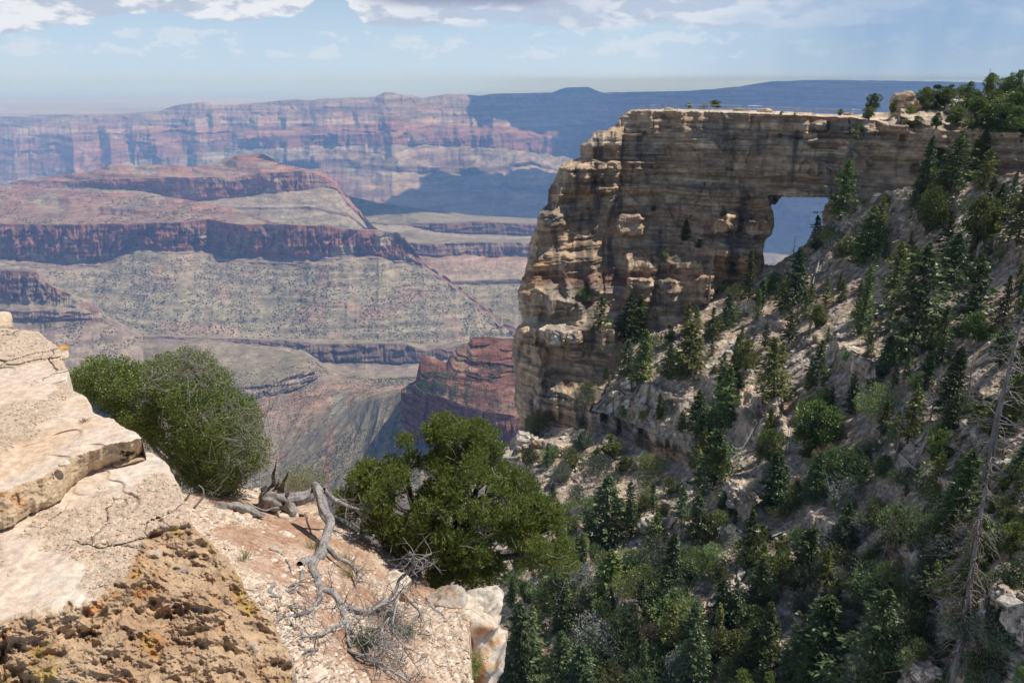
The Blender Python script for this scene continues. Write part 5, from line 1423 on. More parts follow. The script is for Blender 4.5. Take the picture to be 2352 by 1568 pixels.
proto('brown_snag', [('trunk', tmesh('trunk', tb, W_snag)), ('branches', tmesh('branches', tw, wood_mat('brown_twigs', (0.12, 0.085, 0.07), (0.26, 0.21, 0.18), 8.0)))])

NAMES = {'fir': 'fir_tree', 'spruce': 'spruce_tree', 'pinyon': 'pinyon_pine', 'juniper': 'juniper_tree', 'shrub': 'green_shrub', 'grey_shrub': 'grey_shrub', 'silver_shrub': 'silver_shrub', 'dead_shrub': 'dead_shrub', 'snag': 'dead_tree', 'brown_snag': 'dead_tree'}
CATS = {'fir': 'fir', 'spruce': 'spruce', 'pinyon': 'pine', 'juniper': 'juniper', 'shrub': 'shrub', 'grey_shrub': 'shrub', 'silver_shrub': 'shrub', 'dead_shrub': 'shrub', 'snag': 'dead tree', 'brown_snag': 'dead tree'}
PLANTS = []
prng = np.random.default_rng(99)


def plant(kind, u, vtop, vbase, width=1.0, lean=None, D=None):
    ps = PROTO[kind]
    parts = ps[int(prng.integers(0, len(ps)))]
    if D is None: D = float(slope_at(u, vbase))
    base = P(u, vbase, D)
    top = ray(u, vtop)[1] * D
    h = max(0.3, top - base[2])
    root = empty(NAMES[kind], base - np.array([0, 0, 0.02 * h]))
    ww = width * prng.uniform(0.88, 1.12)
    root.scale = (h * ww, h * ww * prng.uniform(0.9, 1.1), h)
    rx, ry = prng.normal() * 0.035, prng.normal() * 0.035
    if lean is not None: ry = lean
    root.rotation_euler = (rx, ry, prng.uniform(0, 6.28))
    for nm, me in parts:
        o = bpy.data.objects.new(nm, me); scene.collection.objects.link(o); o.parent = root
        if nm in ('branches', 'stems'): o['kind'] = 'stuff'
    PLANTS.append(dict(o=root, kind=kind, u=u, v0=vtop, v1=vbase, h=h, D=D))
    return root


firs = [(1378, 677, 761), (1441, 671, 779), (1466, 675, 764), (1441, 779, 860), (1472, 753, 874), (1578, 739, 863), (1657, 838, 981), (1692, 772, 849), (1719, 574, 695), (1684, 581, 629), (1633, 706, 779), (1600, 702, 757), (1670, 673, 750), (1604, 896, 988), (1567, 940, 988),
        (1640, 984, 1116), (1611, 951, 1035), (1391, 1087, 1243), (1450, 1094, 1231), (1502, 1106, 1182), (1516, 904, 962), (1822, 566, 700), (1841, 601, 682), (1793, 620, 722), (1811, 700, 788), (1779, 773, 912), (1985, 471, 602), (1974, 596, 768), (2050, 553, 690), (2097, 553, 792), (2178, 531, 665), (2230, 580, 755), (2302, 630, 750),
        (2160, 700, 846), (2178, 795, 956), (1881, 777, 883), (1899, 744, 788), (1954, 846, 950), (1910, 880, 953), (2083, 865, 1022), (2031, 920, 993), (2302, 847, 993), (2295, 722, 847), (2346, 656, 740), (1781, 1034, 1163), (1873, 1034, 1146), (2210, 1034, 1190), (2142, 1034, 1140), (1999, 1340, 1600), (1846, 1197, 1345), (1870, 1374, 1560),
        (1750, 1378, 1530), (2108, 1300, 1443), (2159, 1163, 1306), (2040, 1163, 1255), (1931, 1150, 1272), (1733, 1170, 1293), (1404, 1255, 1383), (1541, 1222, 1359), (1289, 1325, 1444), (1191, 1386, 1590), (1228, 1389, 1500), (1286, 1450, 1600), (1325, 1471, 1610), (1496, 1380, 1441), (1928, 365, 507), (2123, 310, 445), (2179, 280, 445), (2149, 329, 421), (2240, 296, 412), (2255, 339, 431), (2320, 389, 478), (2294, 418, 510), (2175, 484, 610), (2337, 412, 560), (2268, 478, 570), (1966, 280, 320),
        (1572, 502, 551), (2345, 760, 900), (2330, 1000, 1120), (2250, 1180, 1320), (1600, 1130, 1235), (1655, 1330, 1440), (1590, 1440, 1570), (2040, 690, 760), (1745, 640, 700), (1860, 650, 700)]
wide = {2097: 1.35, 1781: 1.6, 1578: 1.3, 1999: 1.1, 1391: 1.25, 2179: 1.35, 1640: 1.35, 1541: 1.3, 1404: 1.35, 1873: 1.2, 1870: 1.3, 1846: 1.2, 2178: 1.2}
for (u, a, b) in firs:
    kind = 'spruce' if (u * 7 + a) % 3 == 0 or u in (1781, 2097, 1502, 1289) else 'fir'
    plant(kind, u, a, b, wide.get(u, 1.1))
pins = [(1400, 988, 1054, 1.1), (1437, 1043, 1083, 1.2), (1870, 905, 1030, 1.0), (1764, 638, 675, 1.0), (2129, 412, 540, 0.9), (2238, 428, 570, 1.0), (2320, 1187, 1285, 1.1), (1661, 472, 499, 0.7), (2291, 214, 262, 1.1), (1204, 1331, 1383, 1.2), (1640, 227, 250, 1.8),
        (2149, 186, 247, 1.5), (2182, 188, 232, 1.5), (2307, 168, 232, 1.3), (2342, 181, 292, 1.1), (1790, 1220, 1280, 1.2), (2060, 1460, 1560, 1.1), (2200, 1290, 1390, 1.0), (1480, 1290, 1360, 1.1), (1700, 1440, 1520, 1.1), (2280, 198, 262, 1.2), (2252, 246, 288, 1.3), (2332, 236, 304, 1.2), (2362, 150, 262, 1.3), (2120, 192, 250, 1.3), (2300, 262, 310, 1.1), (2168, 196, 250, 1.3), (2215, 206, 262, 1.5), (2240, 200, 268, 1.3), (2198, 236, 286, 1.4), (2320, 200, 290, 1.3), (2150, 252, 296, 1.2), (2270, 256, 312, 1.2), (2345, 262, 330, 1.2), (2100, 262, 300, 1.1), (2225, 262, 300, 1.2)]
for (u, a, b, w_) in pins: plant('pinyon', u, a, b, w_)
juns = [(2004, 207, 262, 0.9), (1996, 240, 276, 1.2), (1930, 247, 267, 0.9), (2053, 224, 264, 1.0), (2140, 215, 252, 1.3), (2225, 181, 232, 1.0), (2265, 158, 226, 0.8), (2205, 190, 224, 1.0), (2010, 292, 313, 1.2), (1581, 235, 250, 1.7), (2090, 236, 262, 1.0), (2330, 150, 240, 0.9)]
for (u, a, b, w_) in juns: plant('juniper', u, a, b, w_)
shr = [(1241, 940, 990, 's'), (1607, 545, 568, 's'), (1526, 575, 592, 's'), (1576, 588, 602, 'g'), (1552, 585, 600, 'v'), (1615, 588, 603, 'v'), (1398, 780, 812, 'g'), (1510, 765, 800, 's'), (1380, 800, 822, 'v'), (1392, 845, 868, 's'), (1352, 875, 905, 's'), (1340, 895, 930, 'g'), (1430, 930, 955, 's'), (1480, 930, 960, 's'), (1340, 985, 1030, 'g'), (1265, 1020, 1060, 's'), (1310, 1025, 1075, 's'), (1290, 1060, 1110, 'g'),
       (1770, 860, 880, 'v'), (1725, 690, 722, 'v'), (1875, 695, 725, 'v'), (1820, 740, 765, 'v'), (1960, 880, 905, 'v'), (1720, 940, 970, 'v'), (1985, 560, 590, 'g'), (1690, 650, 685, 's'), (1665, 645, 672, 's'), (2010, 880, 950, 's'), (1895, 1030, 1110, 's'), (1960, 1030, 1100, 's'), (1940, 1150, 1180, 'v'), (2085, 1165, 1250, 's'), (1625, 1175, 1240, 's'), (1715, 1230, 1290, 's'),
       (1600, 1255, 1310, 's'), (1650, 1280, 1335, 's'), (1460, 1310, 1370, 's'), (1560, 1355, 1410, 's'), (1600, 1365, 1395, 'v'), (1660, 1340, 1390, 's'), (1500, 1430, 1480, 'd'), (1470, 1480, 1500, 'v'), (1450, 1455, 1500, 's'), (1530, 1500, 1550, 's'), (1400, 1510, 1560, 's'), (1490, 1535, 1580, 's'), (1360, 1470, 1540, 's'), (1640, 1440, 1510, 's'),
       (1680, 1520, 1580, 's'), (1880, 1025, 1065, 'd'), (1905, 1020, 1080, 'd'), (1595, 540, 552, 'v'), (1500, 470, 484, 's'), (1790, 305, 318, 's'), (1870, 325, 342, 's'), (1690, 262, 272, 'g'), (1795, 255, 264, 's'), (1825, 258, 266, 's'), (1560, 290, 300, 's'), (1480, 300, 312, 's'), (1860, 385, 400, 'g'), (1616, 238, 251, 'g'), (2035, 445, 470, 's'), (1900, 520, 560, 's'), (1940, 540, 590, 's'), (1840, 400, 410, 's'), (1340, 655, 690, 's'),
       (2110, 850, 900, 's'), (2300, 560, 600, 's'), (2200, 900, 950, 'g'), (2150, 960, 1010, 's'), (2270, 1080, 1130, 'g'), (2030, 1040, 1090, 's'), (2340, 1060, 1120, 's'), (1800, 1130, 1180, 's'), (1760, 1060, 1090, 'v'), (2120, 1090, 1130, 'v'), (2080, 270, 285, 's'), (2240, 270, 290, 's'), (2180, 262, 280, 's'), (2290, 290, 320, 's'), (1410, 1080, 1110, 'g'), (1320, 1150, 1180, 's'), (1500, 1040, 1080, 's'), (1540, 1090, 1130, 's')]
KM = {'s': 'shrub', 'g': 'grey_shrub', 'v': 'silver_shrub', 'd': 'dead_shrub'}
for (u, a, b, k) in shr: plant(KM[k], u, a, b, 0.95)
# undergrowth between them, thickest low on the slope
taken = [(p['u'], p['v1']) for p in PLANTS]
cnt = 0
while cnt < 270:
    u = prng.uniform(1170, 2400); v = prng.uniform(640, 1600)
    i = int((v - gv[0]) / DU); j = int((u - gu[0]) / DU)
    if sd_slope[min(i, len(gv) - 1), min(j, len(gu) - 1)] > -12: continue
    de = 0.2 + 0.75 * sstep(v, 950, 1300) + 0.15 * sstep(u, 1900, 2300)
    if prng.uniform() > de: continue
    if min(math.hypot((u - a) * 1.0, (v - b) * 1.3) for a, b in taken) < 14 + 5 * (v > 1200): continue
    k = prng.choice(['shrub', 'grey_shrub', 'silver_shrub', 'fir', 'pinyon', 'spruce'], p=[.40, .15, .08, .17, .11, .09])
    hh_ = prng.uniform(22, 46) * (0.75 + 0.85 * sstep(v, 800, 1500))
    if k in ('fir', 'spruce'): hh_ *= 1.6
    plant(k, u, v - hh_, v, 1.05)
    taken.append((u, v)); cnt += 1
cnt = 0
while cnt < 75:     # slim firs scattered over the open scree
    u = 2400 - 960 * prng.uniform() ** 1.4; v = prng.uniform(480, 1100)
    if sd_slope[int((v - gv[0]) / DU), int((u - gu[0]) / DU)] > -14: continue
    if min(math.hypot(u - a, (v - b) * 0.8) for a, b in taken) < 16: continue
    plant(prng.choice(['fir', 'spruce', 'juniper', 'pinyon'], p=[.5, .25, .1, .15]), u, v - prng.uniform(38, 95), v, 0.95)
    taken.append((u, v)); cnt += 1
snags = [(1528, 495, 555, 1, None), (1627, 551, 690, 1.2, None), (2269, 685, 1091, 1.2, None), (2214, 773, 956, .8, 0.12), (2057, 902, 1059, .9, None), (2028, 690, 790, .9, None), (1876, 847, 930, 1.6, None), (2130, 825, 997, .8, None), (1822, 540, 590, 1.0, None), (1480, 880, 960, 1.2, None), (1563, 905, 985, 1.0, -0.2), (2262, 155, 225, 1.6, None), (2310, 820, 1000, 1.0, 0.1), (1870, 1330, 1440, 1.4, None), (1745, 1400, 1530, 1.0, None)]
for (u, a, b, w_, ln) in snags: plant('snag', u, a, b, w_, ln)
plant('brown_snag', 2020, 1170, 1325, 1.15)
bs = plant('brown_snag', 2188, 1040, 1590, 1.0)
bs['label_fix'] = 1


# loose blocks and scree as real stones
rs = np.random.default_rng(44)
n = 60000
u = rs.uniform(1160, 2420, n); v = rs.uniform(430, 1640, n)
jj = ((u - gu[0]) / DU).astype(int).clip(0, len(gu) - 1); ii = ((v - gv[0]) / DU).astype(int).clip(0, len(gv) - 1)
Dd_ = Ds[ii, jj]
cl_ = fbm(u / 60, v / 60, o=3, seed=91)
ok = (sd_slope[ii, jj] < -4) & (cl_ > rs.uniform(-0.5, 0.5, n)) & (rs.uniform(size=n) < (60 / Dd_) ** 0.5 * 0.75)
u, v, Dd_ = u[ok], v[ok], Dd_[ok]
p_ = P(u, v, Dd_); m_ = len(u)
s_ = np.exp(rs.normal(-1.55, 0.55, m_)).clip(0.08, 1.1) * (0.55 + 0.45 * Dd_ / 100)
V0, F0 = ICO1
Vl = V0[None] * rs.uniform(0.65, 1.15, (m_, len(V0), 1)) * (s_[:, None] * rs.uniform(0.6, 1.3, (m_, 3)) * np.array([1, 1, 0.6]))[:, None]
a_ = rs.uniform(0, 6.28, m_); c_, d_ = np.cos(a_)[:, None], np.sin(a_)[:, None]
Vv = np.stack([Vl[..., 0] * c_ - Vl[..., 1] * d_, Vl[..., 0] * d_ + Vl[..., 1] * c_, Vl[..., 2]], -1) + p_[:, None]
cc__ = np.array([(0.46, 0.38, 0.31), (0.54, 0.47, 0.39), (0.38, 0.30, 0.24), (0.58, 0.53, 0.46), (0.32, 0.27, 0.23)])[rs.integers(0, 5, m_)]
tag(raw_mesh('scree', Vv.reshape(-1, 3), (F0[None] + (np.arange(m_) * len(V0))[:, None, None]).reshape(-1, 3), M_slope, np.repeat(cc__, len(V0), 0), smooth=False), 'pale broken scree strewn over the wooded slope', 'scree', kind='stuff')


# fallen logs
def fallen(u0, v0, u1, v1, rad, label):
    D0 = float(slope_at(u0, v0)) - 0.25; D1 = float(slope_at(u1, v1)) - 0.25
    pts = smooth_path([P(u0, v0, D0), (P(u0, v0, D0) + P(u1, v1, D1)) / 2, P(u1, v1, D1)], 10, int(u0), 0.08)
    tb = Tubes(); tb.add(pts, np.linspace(rad, rad * 0.4, 10), 7, 0.15, int(u0))
    o = tb.build('fallen_log', wood_mat('log_wood', (0.34, 0.32, 0.29), (0.52, 0.49, 0.45), 6.0))
    tag(o, label, 'log', 'fallen logs on the wooded slope')


for q in [(1885, 590, 1866, 655, .16, 'long white fallen log on the open scree right of the window'), (2068, 1044, 2106, 1082, .2, 'pale forked fallen log in the lower right woods'), (1364, 940, 1390, 915, .2, 'short grey log at the end of the lower ledge'), (2232, 1060, 2262, 1010, .15, 'dark fallen log below the tall snag'),
          (1808, 1040, 1816, 960, .13, 'thin upright bleached log beside the dark outcrop'), (1640, 1240, 1560, 1390, .17, 'long weathered log lying down the lower slope'), (1215, 1050, 1240, 1110, .13, 'pale stick log below the foot of the buttress'), (1740, 970, 1700, 1040, .13, 'grey log across the middle scree'), (1470, 880, 1440, 930, .14, 'dark log under the twin firs'), (2130, 1010, 2095, 1080, .15, 'mossy leaning log between firs')]:
    fallen(*q)

# ------------------------------------------------------------------ labels that single out each plant
def size_word(p, lst):
    q = sorted(x['h'] for x in lst); f = q.index(p['h']) / max(1, len(q) - 1)
    return 'tiny' if f < .2 else 'small' if f < .45 else 'medium' if f < .7 else 'tall' if f < .92 else 'very tall'


ZONES = [('on the rim at the far right', 2110, 2500, 100, 300), ('on top of the rock wall', 1430, 2110, 100, 272), ('on the face of the rock wall', 1430, 2110, 272, 480), ('on the stony shelf left of the window', 1430, 1770, 480, 650),
         ('under the rock wall right of the window', 1860, 2110, 400, 620), ('under the cliff at the upper right', 2110, 2500, 300, 620), ('on the scree below the window', 1700, 1960, 560, 720), ('on the ledges of the left buttress', 1100, 1430, 480, 960), ('where the shelf meets the scree', 1430, 1700, 650, 820),
         ('on the sunny scree above the dark outcrop', 1960, 2150, 620, 800), ('high on the right side of the slope', 2150, 2500, 620, 800), ('in the middle of the slope', 1430, 1700, 820, 1010), ('beside the dark rock outcrops', 1700, 1960, 720, 960), ('right of the dark rock outcrop', 1960, 2150, 800, 1010), ('near the tall grey snag', 2150, 2500, 800, 1010),
         ('below the foot of the buttress', 1100, 1430, 960, 1130), ('under the lower rock band', 1430, 1700, 1010, 1180), ('in the centre of the lower slope', 1700, 1960, 960, 1180), ('in the woods at the lower right', 1960, 2200, 1010, 1240), ('at the right edge of the woods', 2200, 2500, 1010, 1240),
         ('right of the near pinyon', 1100, 1430, 1130, 1330), ('above the small lower cliff', 1430, 1700, 1180, 1330), ('in the thick lower woods', 1700, 1960, 1180, 1330), ('behind the big brown dead tree', 1960, 2500, 1240, 1420), ('beyond the orange rock pillar', 1100, 1330, 1330, 1700), ('in the gully at the bottom', 1330, 1560, 1330, 1700), ('in the bottom thicket', 1560, 1800, 1330, 1700),
         ('at the bottom right of the thicket', 1800, 2060, 1330, 1700), ('at the lower right corner', 2060, 2500, 1420, 1700)]
LOOK = {'fir': 'dark green pointed fir', 'spruce': 'blue green pointed spruce', 'pinyon': 'yellow green bushy pinyon', 'juniper': 'dark gnarled juniper', 'shrub': 'round green shrub', 'grey_shrub': 'dusty grey green shrub', 'silver_shrub': 'pale silver shrub', 'dead_shrub': 'rusty brown dead shrub', 'snag': 'bare grey dead tree', 'brown_snag': 'brown dead tree full of fine twigs'}
ORD = ['leftmost', 'second from left', 'third from left', 'fourth from left', 'fifth from left', 'sixth from left', 'seventh from left', 'eighth from left', 'ninth from left', 'tenth from left', 'eleventh from left', 'twelfth from left']


def zone(p):
    for nm, a, b, c, d in ZONES:
        if a <= p['u'] < b and c <= p['v1'] < d: return nm
    return 'along the slope'


groups = {}
for p in PLANTS:
    p['z'] = zone(p); groups.setdefault((p['kind'], p['z']), []).append(p)
for (k, z), ps in groups.items():
    ps.sort(key=lambda p: p['u'])
    allk = [p for p in PLANTS if p['kind'] == k]
    for i, p in enumerate(ps):
        if len(ps) == 1: lb = f"the only {LOOK[k]} {z}"
        else: lb = f"{LOOK[k]} {z}, {ORD[min(i, 11)]}"
        tag(p['o'], lb, CATS[k], {'snag': 'dead trees on the slope', 'brown_snag': 'dead trees on the slope'}.get(k, CATS[k] + ' plants on the rock and slope'))
bs['label'] = 'big leaning brown dead tree with a thick trunk at the lower right corner'
del bs['label_fix']

# ------------------------------------------------------------------ near pinyon
def near_plant(u, v, D, name, label, cat):
    o = empty(name, P(u, v, D))
    return tag(o, label, cat)


def local(root, V):
    return V - np.array(root.location)


def limb(tb, a, b, r0, r1, seed, sag=0.15, n=9, sides=7, rough=0.15):
    a = np.asarray(a, float); b = np.asarray(b, float)
    m = (a + b) / 2; L = np.linalg.norm(b - a)
    r = np.random.default_rng(seed)
    m = m + r.normal(size=3) * L * 0.10 + np.array([0, 0, -sag * L * 0.5])
    p = smooth_path([a, m, b], n, seed, L * 0.02)
    tb.add(p, np.linspace(r0, r1, n), sides, rough, seed)
    return p


root = near_plant(1035, 1300, 9.6, 'pinyon_pine', 'spreading green pinyon pine with orange buds rooted under the near cliff edge', 'pine')
crown_poly = [(768, 1150), (800, 1090), (832, 1045), (868, 1068), (905, 1030), (918, 992), (945, 998), (952, 1030), (978, 1048), (998, 1032), (970, 990), (976, 958), (1020, 944), (1060, 965), (1110, 968), (1152, 998), (1162, 1040), (1150, 1066), (1195, 1060), (1212, 1098), (1240, 1130), (1272, 1150), (1298, 1200), (1312, 1245), (1342, 1290), (1330, 1322), (1282, 1312), (1232, 1326), (1208, 1300), (1180, 1310), (1172, 1262), (1130, 1250), (1150, 1290), (1160, 1330),
              (1130, 1356), (1060, 1350), (1000, 1348), (975, 1322), (962, 1290), (900, 1272), (865, 1250), (818, 1236), (786, 1192)]
r = np.random.default_rng(17)
cl = []
tries = 0
while len(cl) < 340 and tries < 20000:
    tries += 1
    u = r.uniform(770, 1345); v = r.uniform(944, 1356)
    s = float(sdist(np.array(u), np.array(v), crown_poly))
    if s > -11: continue
    if float(fbm(np.array(u / 55.0), np.array(v / 40.0), o=2, seed=8)) < -0.30 and s < -25: continue
    if math.hypot((u - 1052) / 30, (v - 1205) / 26) < 1: continue
    depth = min(1.0, -s / 90)
    side = r.choice([-1, 1], p=[.68, .32])
    D = 9.75 + side * 1.15 * math.sqrt(depth) * r.uniform(0.3, 1.0) + (v - 1150) * -0.0022
    p = P(u, v, D)
    if any(np.linalg.norm(p - q[:3]) < 0.135 for q in cl): continue
    cl.append(np.r_[p, r.uniform(0.10, 0.175)])
cl = np.array(cl)
tb = Tubes()
base = P(1000, 1345, 9.4) + np.array([0, 0, -0.1])
crotch = P(1040, 1262, 9.6)
tb.add(smooth_path([base, (base + crotch) / 2 + np.array([.06, 0, 0]), crotch], 10, 3, 0.02), np.linspace(0.13, 0.10, 10), 10, 0.25, 3)
mains = [P(880, 1150, 9.7), P(930, 1080, 9.9), P(1040, 1060, 9.9), P(1100, 1110, 9.5), P(1200, 1170, 9.5), P(1240, 1260, 9.4), P(1070, 1310, 9.2), P(980, 1200, 9.2), P(1090, 1150, 9.2)]
ends = []
for i, m in enumerate(mains):
    pth = limb(tb, crotch, m, 0.075, 0.028, 40 + i, 0.2, 12, 8, 0.2); ends.append(pth)
allp = np.concatenate(ends)
for i, c in enumerate(cl):
    k = np.argmin(np.linalg.norm(allp - c[:3], axis=1) + 0.4 * np.clip(allp[:, 2] - c[2], 0, 1))
    limb(tb, allp[k], c[:3], 0.016, 0.005, 100 + i, 0.15, 6, 4)
tb.V = [v - np.array(root.location) for v in tb.V]
tb.build('trunk', W_bark, root)
C = []; Dd = []; buds = []
for c in cl:
    n = int(85 * (c[3] / 0.14) ** 2)
    d = r.normal(size=(n, 3)); d[:, 2] += 0.35; d /= np.linalg.norm(d, axis=1)[:, None]
    tip = c[:3] + d * (c[3] * r.uniform(0.45, 1.0, n))[:, None] * np.array([1.15, 1.15, 0.85])
    out = d + np.array([0, 0, 0.45]) + r.normal(size=(n, 3)) * 0.25
    out /= np.linalg.norm(out, axis=1)[:, None]
    for q in range(13):
        f = r.normal(size=(n, 3)) * 0.75 + out * 1.0
        f /= np.linalg.norm(f, axis=1)[:, None]
        C.append(tip + out * (0.012 * (q % 4) - 0.02) + f * 0.017); Dd.append(f)
    mk = r.uniform(size=n) < 0.24
    buds.append((tip + out * 0.02)[mk & (d[:, 2] > -0.1)])
C = np.concatenate(C); Dd = np.concatenate(Dd)
V, F = quads(C, Dd, 0.038 * r.uniform(0.7, 1.2, len(C)), 0.0085, r)
raw_mesh('needles', local(root, V), F, L_npin, smooth=False, parent=root)
bd = np.concatenate(buds)
V, F = quads(np.repeat(bd, 2, 0), r.normal(size=(len(bd) * 2, 3)) * 0.3 + np.array([0, 0, 1.0]), 0.026, 0.018, r)
raw_mesh('buds', local(root, V), F, L_cone, smooth=False, parent=root)
# bare grey twigs inside
tw = Tubes()
for i in range(150):
    c = cl[r.integers(0, len(cl))][:3] + r.normal(size=3) * 0.1 - np.array([0, 0.12, 0.05])
    d = r.normal(size=3); d /= np.linalg.norm(d)
    tw.add(smooth_path([c, c + d * 0.12 + r.normal(size=3) * .02, c + d * 0.24 + r.normal(size=3) * .05], 5, i, 0.01), np.linspace(0.005, 0.002, 5), 3)
tw.V = [v - np.array(root.location) for v in tw.V]
tag(tw.build('bare_twigs', W_twig, root), kind='stuff')

# two tips of pinyons poking up at the bottom edge
for k, (u0, v0, D0, rad, lb) in enumerate([(1730, 1580, 15.0, 0.62, 'yellow green pinyon top rising over the bottom edge'), (2385, 1545, 15.5, 0.35, 'pinyon tip with orange buds cut by the right edge')]):
    rt = near_plant(u0, v0 + 90, D0, 'pinyon_pine', lb, 'pine')
    cc2 = P(u0, v0, D0); C = []; Dd = []; bud = []
    tb = Tubes(); b0 = P(u0, v0 + 200, D0)
    for i in range(34):
        a = r.uniform(0, 6.28); q = rad * math.sqrt(r.uniform(0, 1))
        c = cc2 + np.array([q * math.cos(a), q * math.sin(a), r.uniform(-0.5, 0.22) * rad - 0.3 * q * q])
        tb.add([b0, (b0 + c) / 2 + np.array([0, 0, .1]), c], [0.04, 0.02, 0.006], 4)
        n = 50
        d = r.normal(size=(n, 3)); d[:, 2] += .4; d /= np.linalg.norm(d, axis=1)[:, None]
        tip = c + d * 0.15 * r.uniform(.4, 1, (n, 1)); out = d + np.array([0, 0, .5]); out /= np.linalg.norm(out, axis=1)[:, None]
        for q2 in range(12):
            f = r.normal(size=(n, 3)) * .7 + out; f /= np.linalg.norm(f, axis=1)[:, None]
            C.append(tip + f * .02); Dd.append(f)
        bud.append((tip + out * .025)[r.uniform(size=n) < .25])
    C = np.concatenate(C); Dd = np.concatenate(Dd)
    V, F = quads(C, Dd, 0.045, 0.009, r); raw_mesh('needles', local(rt, V), F, L_npin, smooth=False, parent=rt)
    bd = np.concatenate(bud); V, F = quads(bd, r.normal(size=(len(bd), 3)) * .3 + np.array([0, 0, 1.]), .035, .02, r); raw_mesh('buds', local(rt, V), F, L_cone, smooth=False, parent=rt)
    tb.V = [v - np.array(rt.location) for v in tb.V]; tb.build('branches', W_bark, rt)

# ------------------------------------------------------------------ big leafy shrub behind the ledge
root = near_plant(470, 1150, 9.2, 'leafy_shrub', 'large rounded leafy green shrub growing behind the near ledge', 'shrub')
sp = [(152, 842), (185, 828), (225, 828), (262, 818), (300, 822), (338, 832), (372, 822), (395, 806), (430, 796), (455, 806), (485, 818), (515, 842), (535, 868), (550, 892), (578, 915), (598, 932), (602, 972), (612, 1010), (625, 1050), (612, 1088), (585, 1102), (552, 1122), (515, 1150), (488, 1135), (468, 1118), (430, 1120), (405, 1090), (380, 1050), (340, 1010), (300, 1000), (240, 960), (190, 905), (160, 885)]
cl = []; tries = 0
while len(cl) < 330 and tries < 30000:
    tries += 1
    u = r.uniform(150, 628); v = r.uniform(795, 1150)
    s = float(sdist(np.array(u), np.array(v), sp))
    if s > -9: continue
    if float(fbm(np.array(u / 48.0), np.array(v / 38.0), o=3, seed=28)) < -0.42 and s < -22: continue
    dep = min(1, -s / 110)
    side = r.choice([-1, 1], p=[.72, .28])
    D = 9.9 + side * 1.1 * math.sqrt(dep) * r.uniform(0.2, 1.0) - 0.0032 * (v - 950) + 0.002 * (300 - u) * (u < 300)
    p = P(u, v, D)
    if any(np.linalg.norm(p - q[:3]) < 0.12 for q in cl): continue
    cl.append(np.r_[p, r.uniform(0.09, 0.16)])
cl = np.array(cl)
tb = Tubes()
b0 = P(500, 1165, 9.3)
stems = []
for i in range(9):
    tgt = cl[r.integers(0, len(cl))][:3] * 0.55 + P(380, 960, 9.9) * 0.45
    stems.append(limb(tb, b0 + r.normal(size=3) * np.array([.12, .12, 0.02]), tgt, 0.04, 0.012, 300 + i, -0.1, 10, 6))
al = np.concatenate(stems)
for i, c in enumerate(cl):
    k = np.argmin(np.linalg.norm(al - c[:3], axis=1)); limb(tb, al[k], c[:3], 0.010, 0.003, 400 + i, 0.0, 5, 3)
tb.V = [v - np.array(root.location) for v in tb.V]
tb.build('stems', W_twig, root)
C = []; Dd = []; tw = Tubes()
for i, c in enumerate(cl):
    n = int(300 * (c[3] / 0.125) ** 2)
    dcl = r.normal(size=(n, 3)); dcl /= np.linalg.norm(dcl, axis=1)[:, None]
    p = c[:3] + dcl * (c[3] * r.uniform(0.3, 1.15, n) ** 0.7)[:, None]
    C.append(p); Dd.append(dcl + r.normal(size=(n, 3)) * 0.8 + np.array([0, 0, 0.3]))
    if i % 2 == 0:
        d = r.normal(size=3); d[2] = abs(d[2]); d /= np.linalg.norm(d)
        tw.add(smooth_path([c[:3], c[:3] + d * .10, c[:3] + d * .19 + r.normal(size=3) * .03], 4, i, .01), np.linspace(.0035, .0015, 4), 3)
C = np.concatenate(C); Dd = np.concatenate(Dd)
V, F = quads(C, Dd, 0.026 * r.uniform(0.7, 1.3, len(C)), 0.017, r)
raw_mesh('leaves', local(root, V), F, L_oak, smooth=False, parent=root)
# grey dead sprays on top and on the right flank
for (u, v, n, L) in [(455, 850, 26, .34), (425, 840, 18, .3), (585, 960, 26, .34), (560, 1000, 22, .4), (600, 1040, 24, .36), (540, 1060, 20, .36), (500, 870, 12, .2), (350, 880, 14, .2), (470, 960, 12, .2), (610, 920, 12, .3), (570, 1090, 20, .3)]:
    c0 = P(u, v, 8.95)
    for q in range(n):
        d = r.normal(size=3) + np.array([.3, -.25, .45]); d /= np.linalg.norm(d)
        c = c0 + r.normal(size=3) * .09
        tw.add(smooth_path([c, c + d * L * .5 + r.normal(size=3) * .03, c + d * L + r.normal(size=3) * .07], 6, q, .015), np.linspace(.0045, .0014, 6), 3)
        for z in range(2):
            s0 = c + d * L * r.uniform(.3, .9); d2 = d + r.normal(size=3) * .8
            tw.add([s0, s0 + d2 * .06, s0 + d2 * .12 + r.normal(size=3) * .02], [.0025, .0018, .001], 3)
tw.V = [v - np.array(root.location) for v in tw.V]
tag(tw.build('bare_twigs', W_twig, root), kind='stuff')
# yellowish bush behind the stump
root = near_plant(700, 1140, 9.9, 'pale_bush', 'thin yellow green bush behind the splintered stump', 'shrub')
tw = Tubes(); C = []; Dd = []
for q in range(220):
    c = P(r.uniform(655, 735), r.uniform(1105, 1140), r.uniform(9.7, 10.3)); d = np.array([r.normal() * .5, r.normal() * .5, 1.0]); d /= np.linalg.norm(d); L = r.uniform(.15, .42) * (1 - abs(c[0] - root.location[0]) * .8)
    tw.add([c, c + d * L * .5, c + d * L + r.normal(size=3) * .03], [.003, .002, .001], 3)
    m = 24
    s_ = r.uniform(.3, 1.05, m)[:, None]
    C.append(c + d * L * s_ + r.normal(size=(m, 3)) * .018); Dd.append(d + r.normal(size=(m, 3)) * .6)
tw.V = [v - np.array(root.location) for v in tw.V]; tw.build('stems', W_twig, root)
C = np.concatenate(C); V, F = quads(C, np.concatenate(Dd), .018, .008, r)
